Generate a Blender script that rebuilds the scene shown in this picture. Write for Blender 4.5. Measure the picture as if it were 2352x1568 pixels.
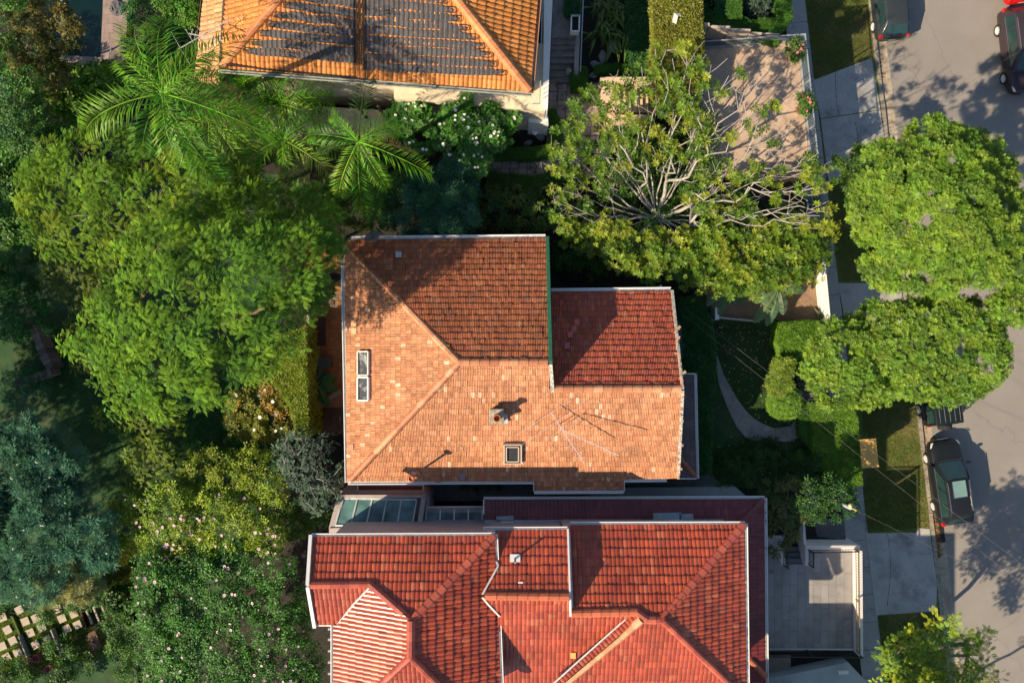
import bpy, bmesh, math, random
import numpy as np
from mathutils import Vector, Matrix
R = math.radians
for o in list(bpy.data.objects): bpy.data.objects.remove(o)
scene = bpy.context.scene
COL = scene.collection
# ------------------------------------------------------------------ camera: a drone 44 m up, looking straight down
H = 44.0; F = 1828.0
cd = bpy.data.cameras.new("camera"); cam = bpy.data.objects.new("camera", cd); COL.objects.link(cam)
cam.location = (0, 0, H); cam.rotation_euler = (0, 0, 0)
cd.sensor_width = 36; cd.lens = 36 * F / 2352; cd.clip_end = 2000
scene.camera = cam
# ------------------------------------------------------------------ light
SUN_AZ = R(33.0)      # direction the shadows run (from +x towards +y)
SUN_EL = R(36.0)
w = bpy.data.worlds.new("World"); scene.world = w; w.use_nodes = True
nt = w.node_tree; bg = nt.nodes['Background']
sky = nt.nodes.new('ShaderNodeTexSky'); sky.sky_type = 'NISHITA'; sky.sun_disc = False
sky.sun_elevation = SUN_EL
sdir = Vector((-math.cos(SUN_AZ)*math.cos(SUN_EL), -math.sin(SUN_AZ)*math.cos(SUN_EL), math.sin(SUN_EL)))
sky.sun_rotation = math.atan2(sdir.x, sdir.y)
sky.air_density = 1.0; sky.dust_density = 0.6; sky.ozone_density = 1.0
nt.links.new(sky.outputs[0], bg.inputs[0]); bg.inputs[1].default_value = 0.092
sl = bpy.data.lights.new("sun", 'SUN'); sl.energy = 5.0; sl.angle = R(0.53); sl.color = (1.0, 0.81, 0.58)
so = bpy.data.objects.new("sun", sl); COL.objects.link(so)
so.rotation_euler = (-sdir).to_track_quat('-Z', 'Y').to_euler(); so.location = (-30, -30, 60)
vs = scene.view_settings
vs.view_transform = 'Standard'; vs.look = 'None'; vs.exposure = 0.72; vs.gamma = 1; vs.use_curve_mapping = False
scene.cycles.max_bounces = 5; scene.cycles.diffuse_bounces = 2; scene.cycles.glossy_bounces = 2
scene.cycles.transmission_bounces = 4; scene.cycles.transparent_max_bounces = 6
scene.cycles.use_adaptive_sampling = True; scene.cycles.adaptive_threshold = 0.02
scene.cycles.use_denoising = True
# ------------------------------------------------------------------ coordinates
# P turns a point of the 2352 x 1568 survey picture at height z into metres
def P(u, v, z=0.0): return Vector(((u-1176)*(H-z)/F, (784-v)*(H-z)/F, z))
def px(r, z): return r*(H-z)/F
LOT = 2.2; YARD = 0.7
E1 = Vector((0.9931, 0.1172, 0)); E2 = Vector((-0.1172, 0.9931, 0))
G0 = -0.9; KS = (H-G0)/H      # the street lies lower than the lots
def S(s, t, z=0.0):
    p = E1*s*KS + E2*t*KS; return Vector((p.x, p.y, z+G0))
# ------------------------------------------------------------------ materials
MATS = {}
def nodes(m): return m.node_tree.nodes, m.node_tree.links
def mat(name, col, rough=0.8, spec=0.3, var=0.25, scale=3.0, bump=0.0, bscale=20.0, metal=0.0, col2=None, scale2=None, stain=None, stain_scale=0.6, coat=0.0, detail=6):
    if name in MATS: return MATS[name]
    m = bpy.data.materials.new(name); m.use_nodes = True; N, L = nodes(m)
    b = N['Principled BSDF']; b.inputs['Roughness'].default_value = rough
    b.inputs['Specular IOR Level'].default_value = spec; b.inputs['Metallic'].default_value = metal
    b.inputs['Coat Weight'].default_value = coat; b.inputs['Coat Roughness'].default_value = 0.06
    tc = N.new('ShaderNodeTexCoord')
    n1 = N.new('ShaderNodeTexNoise'); n1.inputs['Scale'].default_value = scale; n1.inputs['Detail'].default_value = detail
    L.new(tc.outputs['Object'], n1.inputs['Vector'])
    cr = N.new('ShaderNodeValToRGB'); c2 = col2 or tuple(c*(1-var) for c in col)
    cr.color_ramp.elements[0].position = 0.35; cr.color_ramp.elements[1].position = 0.65
    cr.color_ramp.elements[0].color = (*c2, 1); cr.color_ramp.elements[1].color = (*col, 1)
    L.new(n1.outputs[0], cr.inputs[0]); out = cr.outputs[0]
    if scale2:
        n2 = N.new('ShaderNodeTexNoise'); n2.inputs['Scale'].default_value = scale2; n2.inputs['Detail'].default_value = 3
        L.new(tc.outputs['Object'], n2.inputs['Vector'])
        mr = N.new('ShaderNodeMapRange'); mr.inputs[1].default_value = .3; mr.inputs[2].default_value = .7; mr.inputs[3].default_value = 1-var; mr.inputs[4].default_value = 1+var
        L.new(n2.outputs[0], mr.inputs[0])
        mx = N.new('ShaderNodeMix'); mx.data_type = 'RGBA'; mx.blend_type = 'MULTIPLY'; mx.inputs[0].default_value = 1
        L.new(out, mx.inputs[6]); L.new(mr.outputs[0], mx.inputs[7]); out = mx.outputs[2]
    if stain:
        n3 = N.new('ShaderNodeTexNoise'); n3.inputs['Scale'].default_value = stain_scale; n3.inputs['Detail'].default_value = 8; n3.inputs['Roughness'].default_value = .7
        L.new(tc.outputs['Object'], n3.inputs['Vector'])
        m3 = N.new('ShaderNodeMapRange'); m3.inputs[1].default_value = .5; m3.inputs[2].default_value = .72
        L.new(n3.outputs[0], m3.inputs[0])
        mx = N.new('ShaderNodeMix'); mx.data_type = 'RGBA'; mx.inputs[7].default_value = (*stain, 1)
        L.new(m3.outputs[0], mx.inputs[0]); L.new(out, mx.inputs[6]); out = mx.outputs[2]
    L.new(out, b.inputs['Base Color'])
    if bump:
        nb = N.new('ShaderNodeTexNoise'); nb.inputs['Scale'].default_value = bscale; nb.inputs['Detail'].default_value = 4
        L.new(tc.outputs['Object'], nb.inputs['Vector'])
        bp = N.new('ShaderNodeBump'); bp.inputs['Strength'].default_value = bump; bp.inputs['Distance'].default_value = 0.03
        L.new(nb.outputs[0], bp.inputs['Height']); L.new(bp.outputs[0], b.inputs['Normal'])
    MATS[name] = m; return m
def attr_mat(name, rough=0.6, spec=0.3, trans=0.0, stain=None, stain_lo=.55, stain_hi=.7, stain_scale=3.0, coat=0.0, mul=1.0, fine=0.0, fine_scale=40., broad=0.0):
    """base colour comes from the per-piece colour attribute 'Col'"""
    if name in MATS: return MATS[name]
    m = bpy.data.materials.new(name); m.use_nodes = True; N, L = nodes(m)
    b = N['Principled BSDF']; b.inputs['Roughness'].default_value = rough; b.inputs['Specular IOR Level'].default_value = spec
    b.inputs['Coat Weight'].default_value = coat
    at = N.new('ShaderNodeAttribute'); at.attribute_name = 'Col'; out = at.outputs['Color']
    tc = N.new('ShaderNodeTexCoord')
    if fine:
        n2 = N.new('ShaderNodeTexNoise'); n2.inputs['Scale'].default_value = fine_scale; n2.inputs['Detail'].default_value = 3
        L.new(tc.outputs['Object'], n2.inputs['Vector'])
        mr = N.new('ShaderNodeMapRange'); mr.inputs[1].default_value = .3; mr.inputs[2].default_value = .7; mr.inputs[3].default_value = 1-fine; mr.inputs[4].default_value = 1+fine
        L.new(n2.outputs[0], mr.inputs[0])
        mx = N.new('ShaderNodeMix'); mx.data_type = 'RGBA'; mx.blend_type = 'MULTIPLY'; mx.inputs[0].default_value = 1
        L.new(out, mx.inputs[6]); L.new(mr.outputs[0], mx.inputs[7]); out = mx.outputs[2]
    if broad:
        n4 = N.new('ShaderNodeTexNoise'); n4.inputs['Scale'].default_value = .55; n4.inputs['Detail'].default_value = 7; n4.inputs['Roughness'].default_value = .65
        L.new(tc.outputs['Object'], n4.inputs['Vector'])
        mr = N.new('ShaderNodeMapRange'); mr.inputs[1].default_value = .32; mr.inputs[2].default_value = .66; mr.inputs[3].default_value = 1-broad; mr.inputs[4].default_value = 1+broad*.5
        L.new(n4.outputs[0], mr.inputs[0])
        mx = N.new('ShaderNodeMix'); mx.data_type = 'RGBA'; mx.blend_type = 'MULTIPLY'; mx.inputs[0].default_value = 1
        L.new(out, mx.inputs[6]); L.new(mr.outputs[0], mx.inputs[7]); out = mx.outputs[2]
    if stain:
        n3 = N.new('ShaderNodeTexNoise'); n3.inputs['Scale'].default_value = stain_scale; n3.inputs['Detail'].default_value = 9; n3.inputs['Roughness'].default_value = .75
        L.new(tc.outputs['Object'], n3.inputs['Vector'])
        m3 = N.new('ShaderNodeMapRange'); m3.inputs[1].default_value = stain_lo; m3.inputs[2].default_value = stain_hi; m3.inputs[4].default_value = .8
        L.new(n3.outputs[0], m3.inputs[0])
        mx = N.new('ShaderNodeMix'); mx.data_type = 'RGBA'; mx.inputs[7].default_value = (*stain, 1)
        L.new(m3.outputs[0], mx.inputs[0]); L.new(out, mx.inputs[6]); out = mx.outputs[2]
    L.new(out, b.inputs['Base Color'])
    if trans > 0:
        t = N.new('ShaderNodeBsdfTranslucent'); ms = N.new('ShaderNodeMixShader'); ms.inputs[0].default_value = trans
        hs = N.new('ShaderNodeMix'); hs.data_type = 'RGBA'; hs.blend_type = 'MULTIPLY'; hs.inputs[0].default_value = 1; hs.inputs[7].default_value = (1.5, 1.45, .45, 1)
        L.new(out, hs.inputs[6]); L.new(hs.outputs[2], t.inputs[0])
        L.new(b.outputs[0], ms.inputs[1]); L.new(t.outputs[0], ms.inputs[2]); L.new(ms.outputs[0], N['Material Output'].inputs[0])
    MATS[name] = m; return m
def glassy(name, col, rough=0.06, spec=0.8):
    if name in MATS: return MATS[name]
    m = mat(name, col, rough=rough, spec=spec, var=.3, scale=1.2); return m

CONC = mat('concrete', (.30,.28,.26), var=.3, scale=1.3, scale2=14, bump=.2, stain=(.16,.15,.14), stain_scale=1.1)
PATHC = mat('footpath_concrete', (.38,.37,.345), var=.2, scale=.9, scale2=18, stain=(.2,.19,.17), stain_scale=.9)
WHITE = mat('white_paint', (.78,.77,.74), rough=.5, var=.06, scale=2)
CREAM = mat('cream_render', (.68,.58,.42), var=.12, scale=1.5, scale2=9)
LAV = mat('lavender_grey_render', (.50,.45,.44), var=.1, scale=1.1, scale2=7)
GREYR = mat('pale_grey_render', (.52,.51,.50), var=.1, scale=1.0)
DARKM = mat('dark_metal', (.03,.03,.032), rough=.4, var=.2, spec=.5)
BLUEM = mat('blue_grey_metal', (.30,.36,.39), rough=.4, var=.15, spec=.5)
WOODD = mat('dark_timber', (.05,.032,.022), var=.4, scale=8)
BARK = mat('brown_bark', (.16,.11,.075), var=.4, scale=9, bump=.4)
PBARK = mat('pale_grey_bark', (.40,.375,.33), var=.35, scale=7, bump=.4, bscale=14)
RBARK = mat('reddish_bark', (.36,.21,.13), var=.35, scale=8)
TWIG = mat('pale_twig', (.34,.30,.22), var=.2)
EARTH = mat('garden_soil', (.030,.026,.018), var=.4, scale=3, scale2=25, bump=.5)
# ------------------------------------------------------------------ objects
def meta(o, label=None, cat=None, group=None, kind=None):
    if label: o['label'] = label
    if cat: o['category'] = cat
    if group: o['group'] = group
    if kind: o['kind'] = kind
    return o
def empty(name, loc, label, cat, group=None, rz=0.0):
    o = bpy.data.objects.new(name, None); COL.objects.link(o); o.location = loc; o.rotation_euler = (0,0,rz)
    o.empty_display_size = .3
    return meta(o, label, cat, group)
def link(name, me, parent=None, world=True):
    o = bpy.data.objects.new(name, me); COL.objects.link(o)
    if parent is not None:
        o.parent = parent
        if world:      # geometry was written in world coordinates
            M = Matrix.Identity(4); q = parent
            while q is not None:
                M = Matrix.LocRotScale(q.location, q.rotation_euler, q.scale) @ M; q = q.parent
            o.matrix_parent_inverse = Matrix.Identity(4); L_ = M.inverted(); o.location, rq, o.scale = L_.decompose(); o.rotation_euler = rq.to_euler()
    return o
class MB:
    def __init__(s): s.v = []; s.f = []; s.c = []
    def quad(s, a, b, c, d, col=None): n = len(s.v); s.v += [tuple(a),tuple(b),tuple(c),tuple(d)]; s.f.append((n,n+1,n+2,n+3)); s.c += [col]*4
    def poly(s, pts, col=None): n = len(s.v); s.v += [tuple(p) for p in pts]; s.f.append(tuple(range(n, n+len(pts)))); s.c += [col]*len(pts)
    def prism(s, pts, z0, z1, col=None, top_pts=None):
        """vertical prism over a polygon of xy points; z1 may be a list of heights"""
        n = len(pts); zt = z1 if isinstance(z1, (list, tuple)) else [z1]*n
        ar = sum(pts[i][0]*pts[(i+1)%n][1]-pts[(i+1)%n][0]*pts[i][1] for i in range(n))
        if ar < 0: pts = list(pts)[::-1]; zt = list(zt)[::-1]
        tp = top_pts or pts
        b = [(p[0],p[1],z0) for p in pts]; t = [(p[0],p[1],z) for p,z in zip(tp,zt)]
        s.poly(t, col); s.poly(b[::-1], col)
        for i in range(n): j = (i+1)%n; s.quad(b[i], b[j], t[j], t[i], col)
    def box(s, c, size, rz=0.0, col=None, M=None):
        x,y,z = [k/2 for k in size]
        cs, sn = math.cos(rz), math.sin(rz)
        P8 = []
        for dz in (-z,z):
            for dx,dy in ((-x,-y),(x,-y),(x,y),(-x,y)):
                p = Vector((dx*cs-dy*sn, dx*sn+dy*cs, dz)) + Vector(c)
                if M is not None: p = M @ p
                P8.append(tuple(p))
        for q in ((3,2,1,0),(4,5,6,7),(0,1,5,4),(1,2,6,5),(2,3,7,6),(3,0,4,7)): s.quad(*[P8[i] for i in q], col=col)
    def bar(s, a, b, w, h=None, up=Vector((0,0,1)), col=None):
        a = Vector(a); b = Vector(b); h = h or w; d = (b-a).normalized(); u = d.cross(up)
        if u.length < 1e-4: u = d.cross(Vector((1,0,0)))
        u.normalize(); n = u.cross(d).normalized(); u = u*w/2; n = n*h/2
        A = [a-u-n, a+u-n, a+u+n, a-u+n]; B = [p+(b-a) for p in A]
        s.quad(*A, col=col); s.quad(*B[::-1], col=col)
        for i in range(4): j = (i+1)%4; s.quad(A[j], A[i], B[i], B[j], col=col)
    def tube(s, pts, rad, n=6, col=None, cap=True):
        pts = [Vector(p) for p in pts]; rad = rad if isinstance(rad, (list,tuple)) else [rad]*len(pts)
        base = len(s.v); ref = None
        for i,p in enumerate(pts):
            d = (pts[min(i+1,len(pts)-1)] - pts[max(i-1,0)])
            d = d.normalized() if d.length > 1e-6 else Vector((0,0,1))
            if ref is None: ref = d.cross(Vector((0,0,1))); ref = ref if ref.length > .05 else d.cross(Vector((1,0,0)))
            ref = (ref - d*ref.dot(d)); ref = ref.normalized() if ref.length > 1e-6 else Vector((1,0,0)); w_ = d.cross(ref)
            for k in range(n):
                a = 2*math.pi*k/n; s.v.append(tuple(p + (ref*math.cos(a)+w_*math.sin(a))*rad[i])); s.c.append(col)
        for i in range(len(pts)-1):
            for k in range(n):
                k2 = (k+1)%n; s.f.append((base+i*n+k, base+i*n+k2, base+(i+1)*n+k2, base+(i+1)*n+k))
        if cap: s.f.append(tuple(base+k for k in range(n))[::-1]); s.f.append(tuple(base+(len(pts)-1)*n+k for k in range(n)))
    def lathe(s, prof, c=(0,0,0), n=16, axis='z', col=None, cap=True):
        """prof: list of (r, h)"""
        base = len(s.v); c = Vector(c)
        for r,h in prof:
            for k in range(n):
                a = 2*math.pi*k/n; x,y = r*math.cos(a), r*math.sin(a)
                p = Vector((x,y,h)) if axis == 'z' else (Vector((h,x,y)) if axis == 'x' else Vector((y,h,x)))
                s.v.append(tuple(p+c)); s.c.append(col)
        for i in range(len(prof)-1):
            for k in range(n):
                k2 = (k+1)%n; s.f.append((base+i*n+k, base+i*n+k2, base+(i+1)*n+k2, base+(i+1)*n+k))
        if cap: s.f.append(tuple(base+k for k in range(n))[::-1]); s.f.append(tuple(base+(len(prof)-1)*n+k for k in range(n)))
    def mesh(s, name, m, smooth=False):
        me = bpy.data.meshes.new(name); me.from_pydata(s.v, [], s.f)
        if any(c is not None for c in s.c):
            a = me.attributes.new('Col', 'FLOAT_COLOR', 'POINT')
            a.data.foreach_set('color', np.array([(c[0],c[1],c[2],1) if c else (1,1,1,1) for c in s.c], dtype=np.float32).ravel())
        if m: me.materials.append(m)
        if smooth: me.shade_smooth()
        me.update(); return me
    def build(s, name, m, parent=None, smooth=False, world=True, **k):
        o = link(name, s.mesh(name, m, smooth), parent, world); return meta(o, **k)
def struct(name, mb, m, **k): return mb.build(name, m, kind='structure', **k)
def rnd(a, b): return random.uniform(a, b)
random.seed(7); RNG = np.random.default_rng(11)
# ------------------------------------------------------------------ ground, road, paths
GRASS_BASE = mat('lawn_soil_green', (.05,.085,.018), var=.4, scale=1.2, scale2=30, bump=.6, bscale=60)
def terrain():
    mb = MB(); B = 600.; T = 125.
    # street level east of the lots, the lots one terrace up, back gardens lower down; beyond them a plain sheet
    a, c = S(15.88,-T), S(15.88,T); x1, x2, yn = -10.62, -8.75, -3.45
    lot = [(a.x,a.y),(c.x,c.y),(x1,c.y),(x1,yn),(x2,yn),(x2,a.y)]; mb.poly([(x,y,LOT) for x,y in lot])
    mb.poly([(a.x,a.y,G0),(T,a.y,G0),(T,c.y,G0),(c.x,c.y,G0)])
    mb.poly([(-T,a.y,YARD),(x2,a.y,YARD),(x2,yn,YARD),(x1,yn,YARD),(x1,c.y,YARD),(-T,c.y,YARD)])
    mb.quad((a.x,a.y,G0),(c.x,c.y,G0),(c.x,c.y,LOT),(a.x,a.y,LOT))
    for p,q in (((x1,c.y),(x1,yn)),((x1,yn),(x2,yn)),((x2,yn),(x2,a.y))): mb.quad((*p,YARD),(*q,YARD),(*q,LOT),(*p,LOT))
    y0,y1 = a.y,c.y
    for q in (((-B,-B),(B,-B),(B,y0),(-B,y0)),((-B,y1),(B,y1),(B,B),(-B,B)),((T,y0),(B,y0),(B,y1),(T,y1)),((-B,y0),(-T,y0),(-T,y1),(-B,y1))): mb.quad(*[(x,y,G0) for x,y in q])
    struct('ground', mb, EARTH)
terrain()
def slab(name, pts, z0, z1, m, **k):
    mb = MB(); mb.prism(pts, z0+G0, z1+G0); return struct(name, mb, m, **k)
def sheet(name, pts, z, m, **k):
    mb = MB(); mb.poly([(p[0],p[1],z) for p in pts]); return struct(name, mb, m, **k)
ASPH = mat('asphalt', (.255,.237,.212), col2=(.228,.212,.19), rough=.85, spec=.2, var=.10, scale=.5, scale2=60, bump=.25, bscale=90, stain=(.225,.205,.18), stain_scale=.35)
def add_cracks(m, scale, col, width=.004):
    N, L = nodes(m); bs = N['Principled BSDF']; src = bs.inputs['Base Color'].links[0].from_socket
    tc = N.new('ShaderNodeTexCoord'); nz = N.new('ShaderNodeTexNoise'); nz.inputs['Scale'].default_value = 1.2; nz.inputs['Detail'].default_value = 5
    L.new(tc.outputs['Object'], nz.inputs[0]); va = N.new('ShaderNodeVectorMath'); va.operation = 'MULTIPLY_ADD'; va.inputs[1].default_value = (.9,.9,.9)
    L.new(nz.outputs['Color'], va.inputs[0]); L.new(tc.outputs['Object'], va.inputs[2])
    vo = N.new('ShaderNodeTexVoronoi'); vo.feature = 'DISTANCE_TO_EDGE'; vo.inputs['Scale'].default_value = scale; L.new(va.outputs[0], vo.inputs['Vector'])
    mr = N.new('ShaderNodeMapRange'); mr.inputs[1].default_value = 0; mr.inputs[2].default_value = width; mr.inputs[3].default_value = .4; mr.inputs[4].default_value = 0; L.new(vo.outputs[0], mr.inputs[0])
    mx = N.new('ShaderNodeMix'); mx.data_type = 'RGBA'; mx.inputs[7].default_value = (*col,1); L.new(mr.outputs[0], mx.inputs[0]); L.new(src, mx.inputs[6]); L.new(mx.outputs[2], bs.inputs['Base Color'])
add_cracks(ASPH, .16, (.13,.12,.11), .006)
sheet('road', [S(21.8,-90),S(31,-90),S(31,90),S(21.8,90)], G0+.004, ASPH)
slab('far_verge', [S(31,-90),S(45,-90),S(45,90),S(31,90)], -.1, .13, GRASS_BASE)
GUT = mat('gutter_concrete', (.42,.36,.27), var=.25, scale=2, scale2=16, stain=(.22,.16,.10), stain_scale=1.4)
slab('gutter', [S(21.95,-90),S(22.5,-90),S(22.5,90),S(21.95,90)], -.1, .012, GUT)
KERB = mat('kerb_stone', (.34,.30,.24), var=.35, scale=2.2, scale2=12, stain=(.13,.11,.09), stain_scale=1.8)
mb = MB(); t = -60.
while t < 60:
    l = rnd(.8,1.3); o_ = rnd(-.015,.015); mb.prism([S(21.72+o_,t+.01),S(21.93+o_,t+.01),S(21.93+o_,t+l-.01),S(21.72+o_,t+l-.01)], G0-.1, G0+.13+rnd(-.01,.01)); t += l
struct('kerb', mb, KERB)
GRASSG = mat('verge_grass', (.125,.15,.03), col2=(.075,.115,.022), var=.3, scale=.8, scale2=24, bump=.8, bscale=70, stain=(.22,.18,.08), stain_scale=.5)
slab('verge', [S(18.27,-60),S(21.71,-60),S(21.71,60),S(18.27,60)], -.1, .118, GRASSG)
def P2(u,v,z=.13): return P(u,v,z+G0)
# footpath in panels with joints
mb = MB(); t = -60.
while t < 60:
    mb.prism([S(15.9,t+.012),S(18.25,t+.012),S(18.25,t+1.5),S(15.9,t+1.5)], G0-.1, G0+.125+rnd(-.003,.003)); t += 1.512
struct('footpath', mb, PATHC)
DRV = mat('driveway_concrete', (.40,.39,.365), var=.18, scale=.7, scale2=20, bump=.2, stain=(.17,.16,.145), stain_scale=.8)
def crack(pts):
    mb = MB(); q = []
    for i in range(len(pts)-1):
        for k in range(8): f = k/8; q.append(P2(pts[i][0]*(1-f)+pts[i+1][0]*f+rnd(-1.2,1.2), pts[i][1]*(1-f)+pts[i+1][1]*f, .142))
    for p,r_ in zip(q[:-1],q[1:]): d = (r_-p).normalized(); s_ = Vector((-d.y,d.x,0))*rnd(.006,.016); mb.quad(p-s_, p+s_, r_+s_, r_-s_)
    struct('concrete_crack', mb, mat('crack_dark', (.07,.065,.06)))
crack([(1918,150),(1922,237),(1930,272)]); crack([(1965,280),(1972,330),(1968,400)]); crack([(2040,1224),(2046,1300),(2038,1404)])
# dark tar patch and oil drips on the road
mb = MB(); mb.poly([(p.x,p.y,G0+.008) for p in (P2(2216,470),P2(2262,468),P2(2262,560),P2(2218,562))]); struct('road_patch', mb, mat('tar_patch',(.20,.185,.165),var=.12,scale=2,scale2=40))
add_cracks(DRV, .35, (.16,.155,.14), .004)
slab('driveway', [P2(1868,185), P2(2002,134), P2(2022,252), P2(1885,272)], -.1, .137, DRV)
slab('driveway', [P2(1885,274), P2(2022,254), P2(2036,352), P2(2030,412), P2(1903,412)], -.1, .137, DRV)
slab('driveway', [P2(1988,1224), P2(2105,1222), P2(2112,1212), P2(2135,1214), P2(2152,1340), P2(2150,1402), P2(2012,1412)], -.1, .137, DRV)
slab('driveway', [P2(1925,650), P2(2068,650), P2(2080,745), P2(1945,760)], -.1, .137, DRV)
cz = 3.3; cp4 = [P(1975,1009,cz), P(2012,1007,cz), P(2019,1072,cz), P(1980,1075,cz)]
cnp = empty('canopy', Vector((cp4[0].x, cp4[0].y, G0+.12)), 'flat tan rectangular canopy standing beside the hedge over the verge', 'canopy')
mb = MB(); mb.prism([(p.x,p.y) for p in cp4], cz-.06, cz); mb.build('canopy_top', mat('tan_fibre_board', (.62,.36,.10), var=.15, scale=3, scale2=20), cnp)
for p in cp4: q = p.lerp(sum(cp4,Vector())/4, .12); mb = MB(); mb.bar((q.x,q.y,G0+.1),(q.x,q.y,cz-.06),.06); mb.build('post', mat('grey_post',(.3,.3,.3)), cnp)
# ---- grass blades
def leaves_mesh(name, T, faces, pos, nrm, xdir, scale, col, m, tcol=None):
    """instances of a small template baked into one mesh; T (K,3)"""
    pos = np.asarray(pos, float); N_ = len(pos); T = np.asarray(T, float); K = len(T)
    nrm = nrm/np.maximum(np.linalg.norm(nrm,axis=1,keepdims=True),1e-9)
    X = xdir - nrm*np.sum(xdir*nrm,axis=1,keepdims=True); X /= np.maximum(np.linalg.norm(X,axis=1,keepdims=True),1e-9)
    Y = np.cross(nrm, X); sc = np.asarray(scale).reshape(N_,1,1)
    V = pos[:,None,:] + sc*(T[None,:,0:1]*X[:,None,:] + T[None,:,1:2]*Y[:,None,:] + T[None,:,2:3]*nrm[:,None,:])
    fa = np.asarray(faces, np.int64); nf, k = fa.shape
    Fx = (fa[None] + (np.arange(N_)*K)[:,None,None]).reshape(-1)
    me = bpy.data.meshes.new(name); me.vertices.add(N_*K); me.vertices.foreach_set('co', V.astype(np.float32).ravel())
    me.loops.add(len(Fx)); me.loops.foreach_set('vertex_index', Fx.astype(np.int32))
    me.polygons.add(N_*nf); me.polygons.foreach_set('loop_start', (np.arange(N_*nf)*k).astype(np.int32))
    try: me.polygons.foreach_set('loop_total', np.full(N_*nf, k, np.int32))
    except Exception: pass
    C = np.repeat(np.asarray(col)[:,None,:], K, axis=1)
    if tcol is not None: C = C*np.asarray(tcol)[None,:,None]
    C = np.concatenate([C, np.ones((N_,K,1))], axis=2)
    a = me.attributes.new('Col','FLOAT_COLOR','POINT'); a.data.foreach_set('color', C.astype(np.float32).ravel())
    me.materials.append(m); me.update(calc_edges=True); return me
def rvec(n): v = RNG.normal(size=(n,3)); return v/np.linalg.norm(v,axis=1,keepdims=True)
def inpoly(pts, n):
    P_ = np.array([(p[0],p[1]) for p in pts]); lo, hi = P_.min(0), P_.max(0); out = []
    tot = 0
    while tot < n:
        q = lo + RNG.random((n,2))*(hi-lo); ins = np.zeros(n,bool); j = len(P_)-1
        for i in range(len(P_)):
            xi,yi = P_[i]; xj,yj = P_[j]
            c = ((yi>q[:,1])!=(yj>q[:,1])) & (q[:,0] < (xj-xi)*(q[:,1]-yi)/(yj-yi+1e-12)+xi); ins ^= c; j = i
        out.append(q[ins]); tot += ins.sum()
    return np.concatenate(out)[:n]
GRM = attr_mat('grass_blades', rough=.7, spec=.2, trans=.25)
T_BLADE = [(0,-.16,0),(0,.16,0),(.25,.0,1.0)] ; F_BLADE = [(0,1,2)]
def grass(name, pts, z, n, size=.05, c=(.10,.14,.025), c2=(.16,.15,.04), label=None):
    q = inpoly(pts, n); pos = np.column_stack([q, np.full(n, z)])
    nr = np.array([0,0,1.]) + .5*RNG.normal(size=(n,3)); 
    f = .5+.5*np.sin(q[:,0]*2.1+np.sin(q[:,1]*1.7)*2)*np.cos(q[:,1]*1.3+1); mixf = np.clip(f*.7+.3*RNG.random(n),0,1)[:,None]
    col = (np.array(c)*(1-mixf)+np.array(c2)*mixf)*(0.7+.6*RNG.random((n,1)))
    me = leaves_mesh(name, T_BLADE, F_BLADE, pos, nr, rvec(n), size*(.6+.8*RNG.random(n)), col, GRM)
    o = link(name, me); meta(o, label, 'grass', kind='stuff')
VG = lambda pts,n,lab: grass('grass', pts, G0+.115, n, .07, label=lab)
VG([P2(1851,0),P2(1995,0),P2(2001,132),P2(1868,182)], 14000, 'mown grass verge at the top of the street beside the dark car')
VG([P2(1982,1075),P2(1980,930),P2(2095,915),P2(2125,1110),P2(2134,1212),P2(1988,1220)], 22000, 'mown grass verge beside the black wagon and jeep')
VG([P2(1905,415),P2(2030,414),P2(2062,640),P2(1930,645)], 9000, 'shaded grass verge under the big street tree')
VG([P2(2014,1414),P2(2148,1405),P2(2160,1568),P2(2030,1568)], 9000, 'shaded grass verge beneath the yellow green street tree')
# lawns
LAWN = mat('lawn', (.026,.085,.022), stain=(.07,.08,.035), stain_scale=.7, var=.35, scale=2, scale2=40, bump=.6, bscale=60)
fl = [P(u,v,LOT) for u,v in ((1640,745),(1790,748),(1785,800),(1800,900),(1830,960),(1780,1000),(1735,985),(1700,950),(1660,870),(1640,830))]
sheet('front_lawn', [P(u,v,LOT) for u,v in ((1600,640),(1800,742),(1870,745),(1870,1120),(1600,1120))], LOT+.012, LAWN)
grass('grass', fl, LOT+.012, 14000, .06, c=(.06,.10,.02), c2=(.09,.12,.03), label='shaded front lawn inside the curved garden path')
bl = [P(u,v,YARD) for u,v in ((60,900),(150,840),(250,900),(330,960),(420,1000),(380,1150),(300,1450),(200,1420),(180,1100))]
sheet('back_lawn', [P(u,v,YARD) for u,v in ((-300,400),(640,400),(660,1100),(400,1700),(-300,1700))], YARD+.012, LAWN)
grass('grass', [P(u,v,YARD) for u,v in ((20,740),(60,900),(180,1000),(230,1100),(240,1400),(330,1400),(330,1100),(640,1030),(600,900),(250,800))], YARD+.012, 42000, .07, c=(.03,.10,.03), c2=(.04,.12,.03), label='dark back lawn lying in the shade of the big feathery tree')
grass('grass', [P(u,v,YARD) for u,v in ((240,1240),(310,1240),(320,1400),(250,1380))], YARD+.014, 9000, .09, c=(.12,.17,.03), c2=(.18,.18,.04), label='strip of lawn between the banksia and the hibiscus, sunlight put into its colour')  # lighter blades than the rest of this lawn stand in for sunlight
grass('grass', [P(u,v,YARD+.12) for u,v in ((-20,1410),(180,1370),(260,1500),(120,1540),(-20,1568))], YARD+.1, 20000, .07, c=(.13,.19,.03), c2=(.20,.20,.04), label='grass between the square stepping stones')
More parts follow.
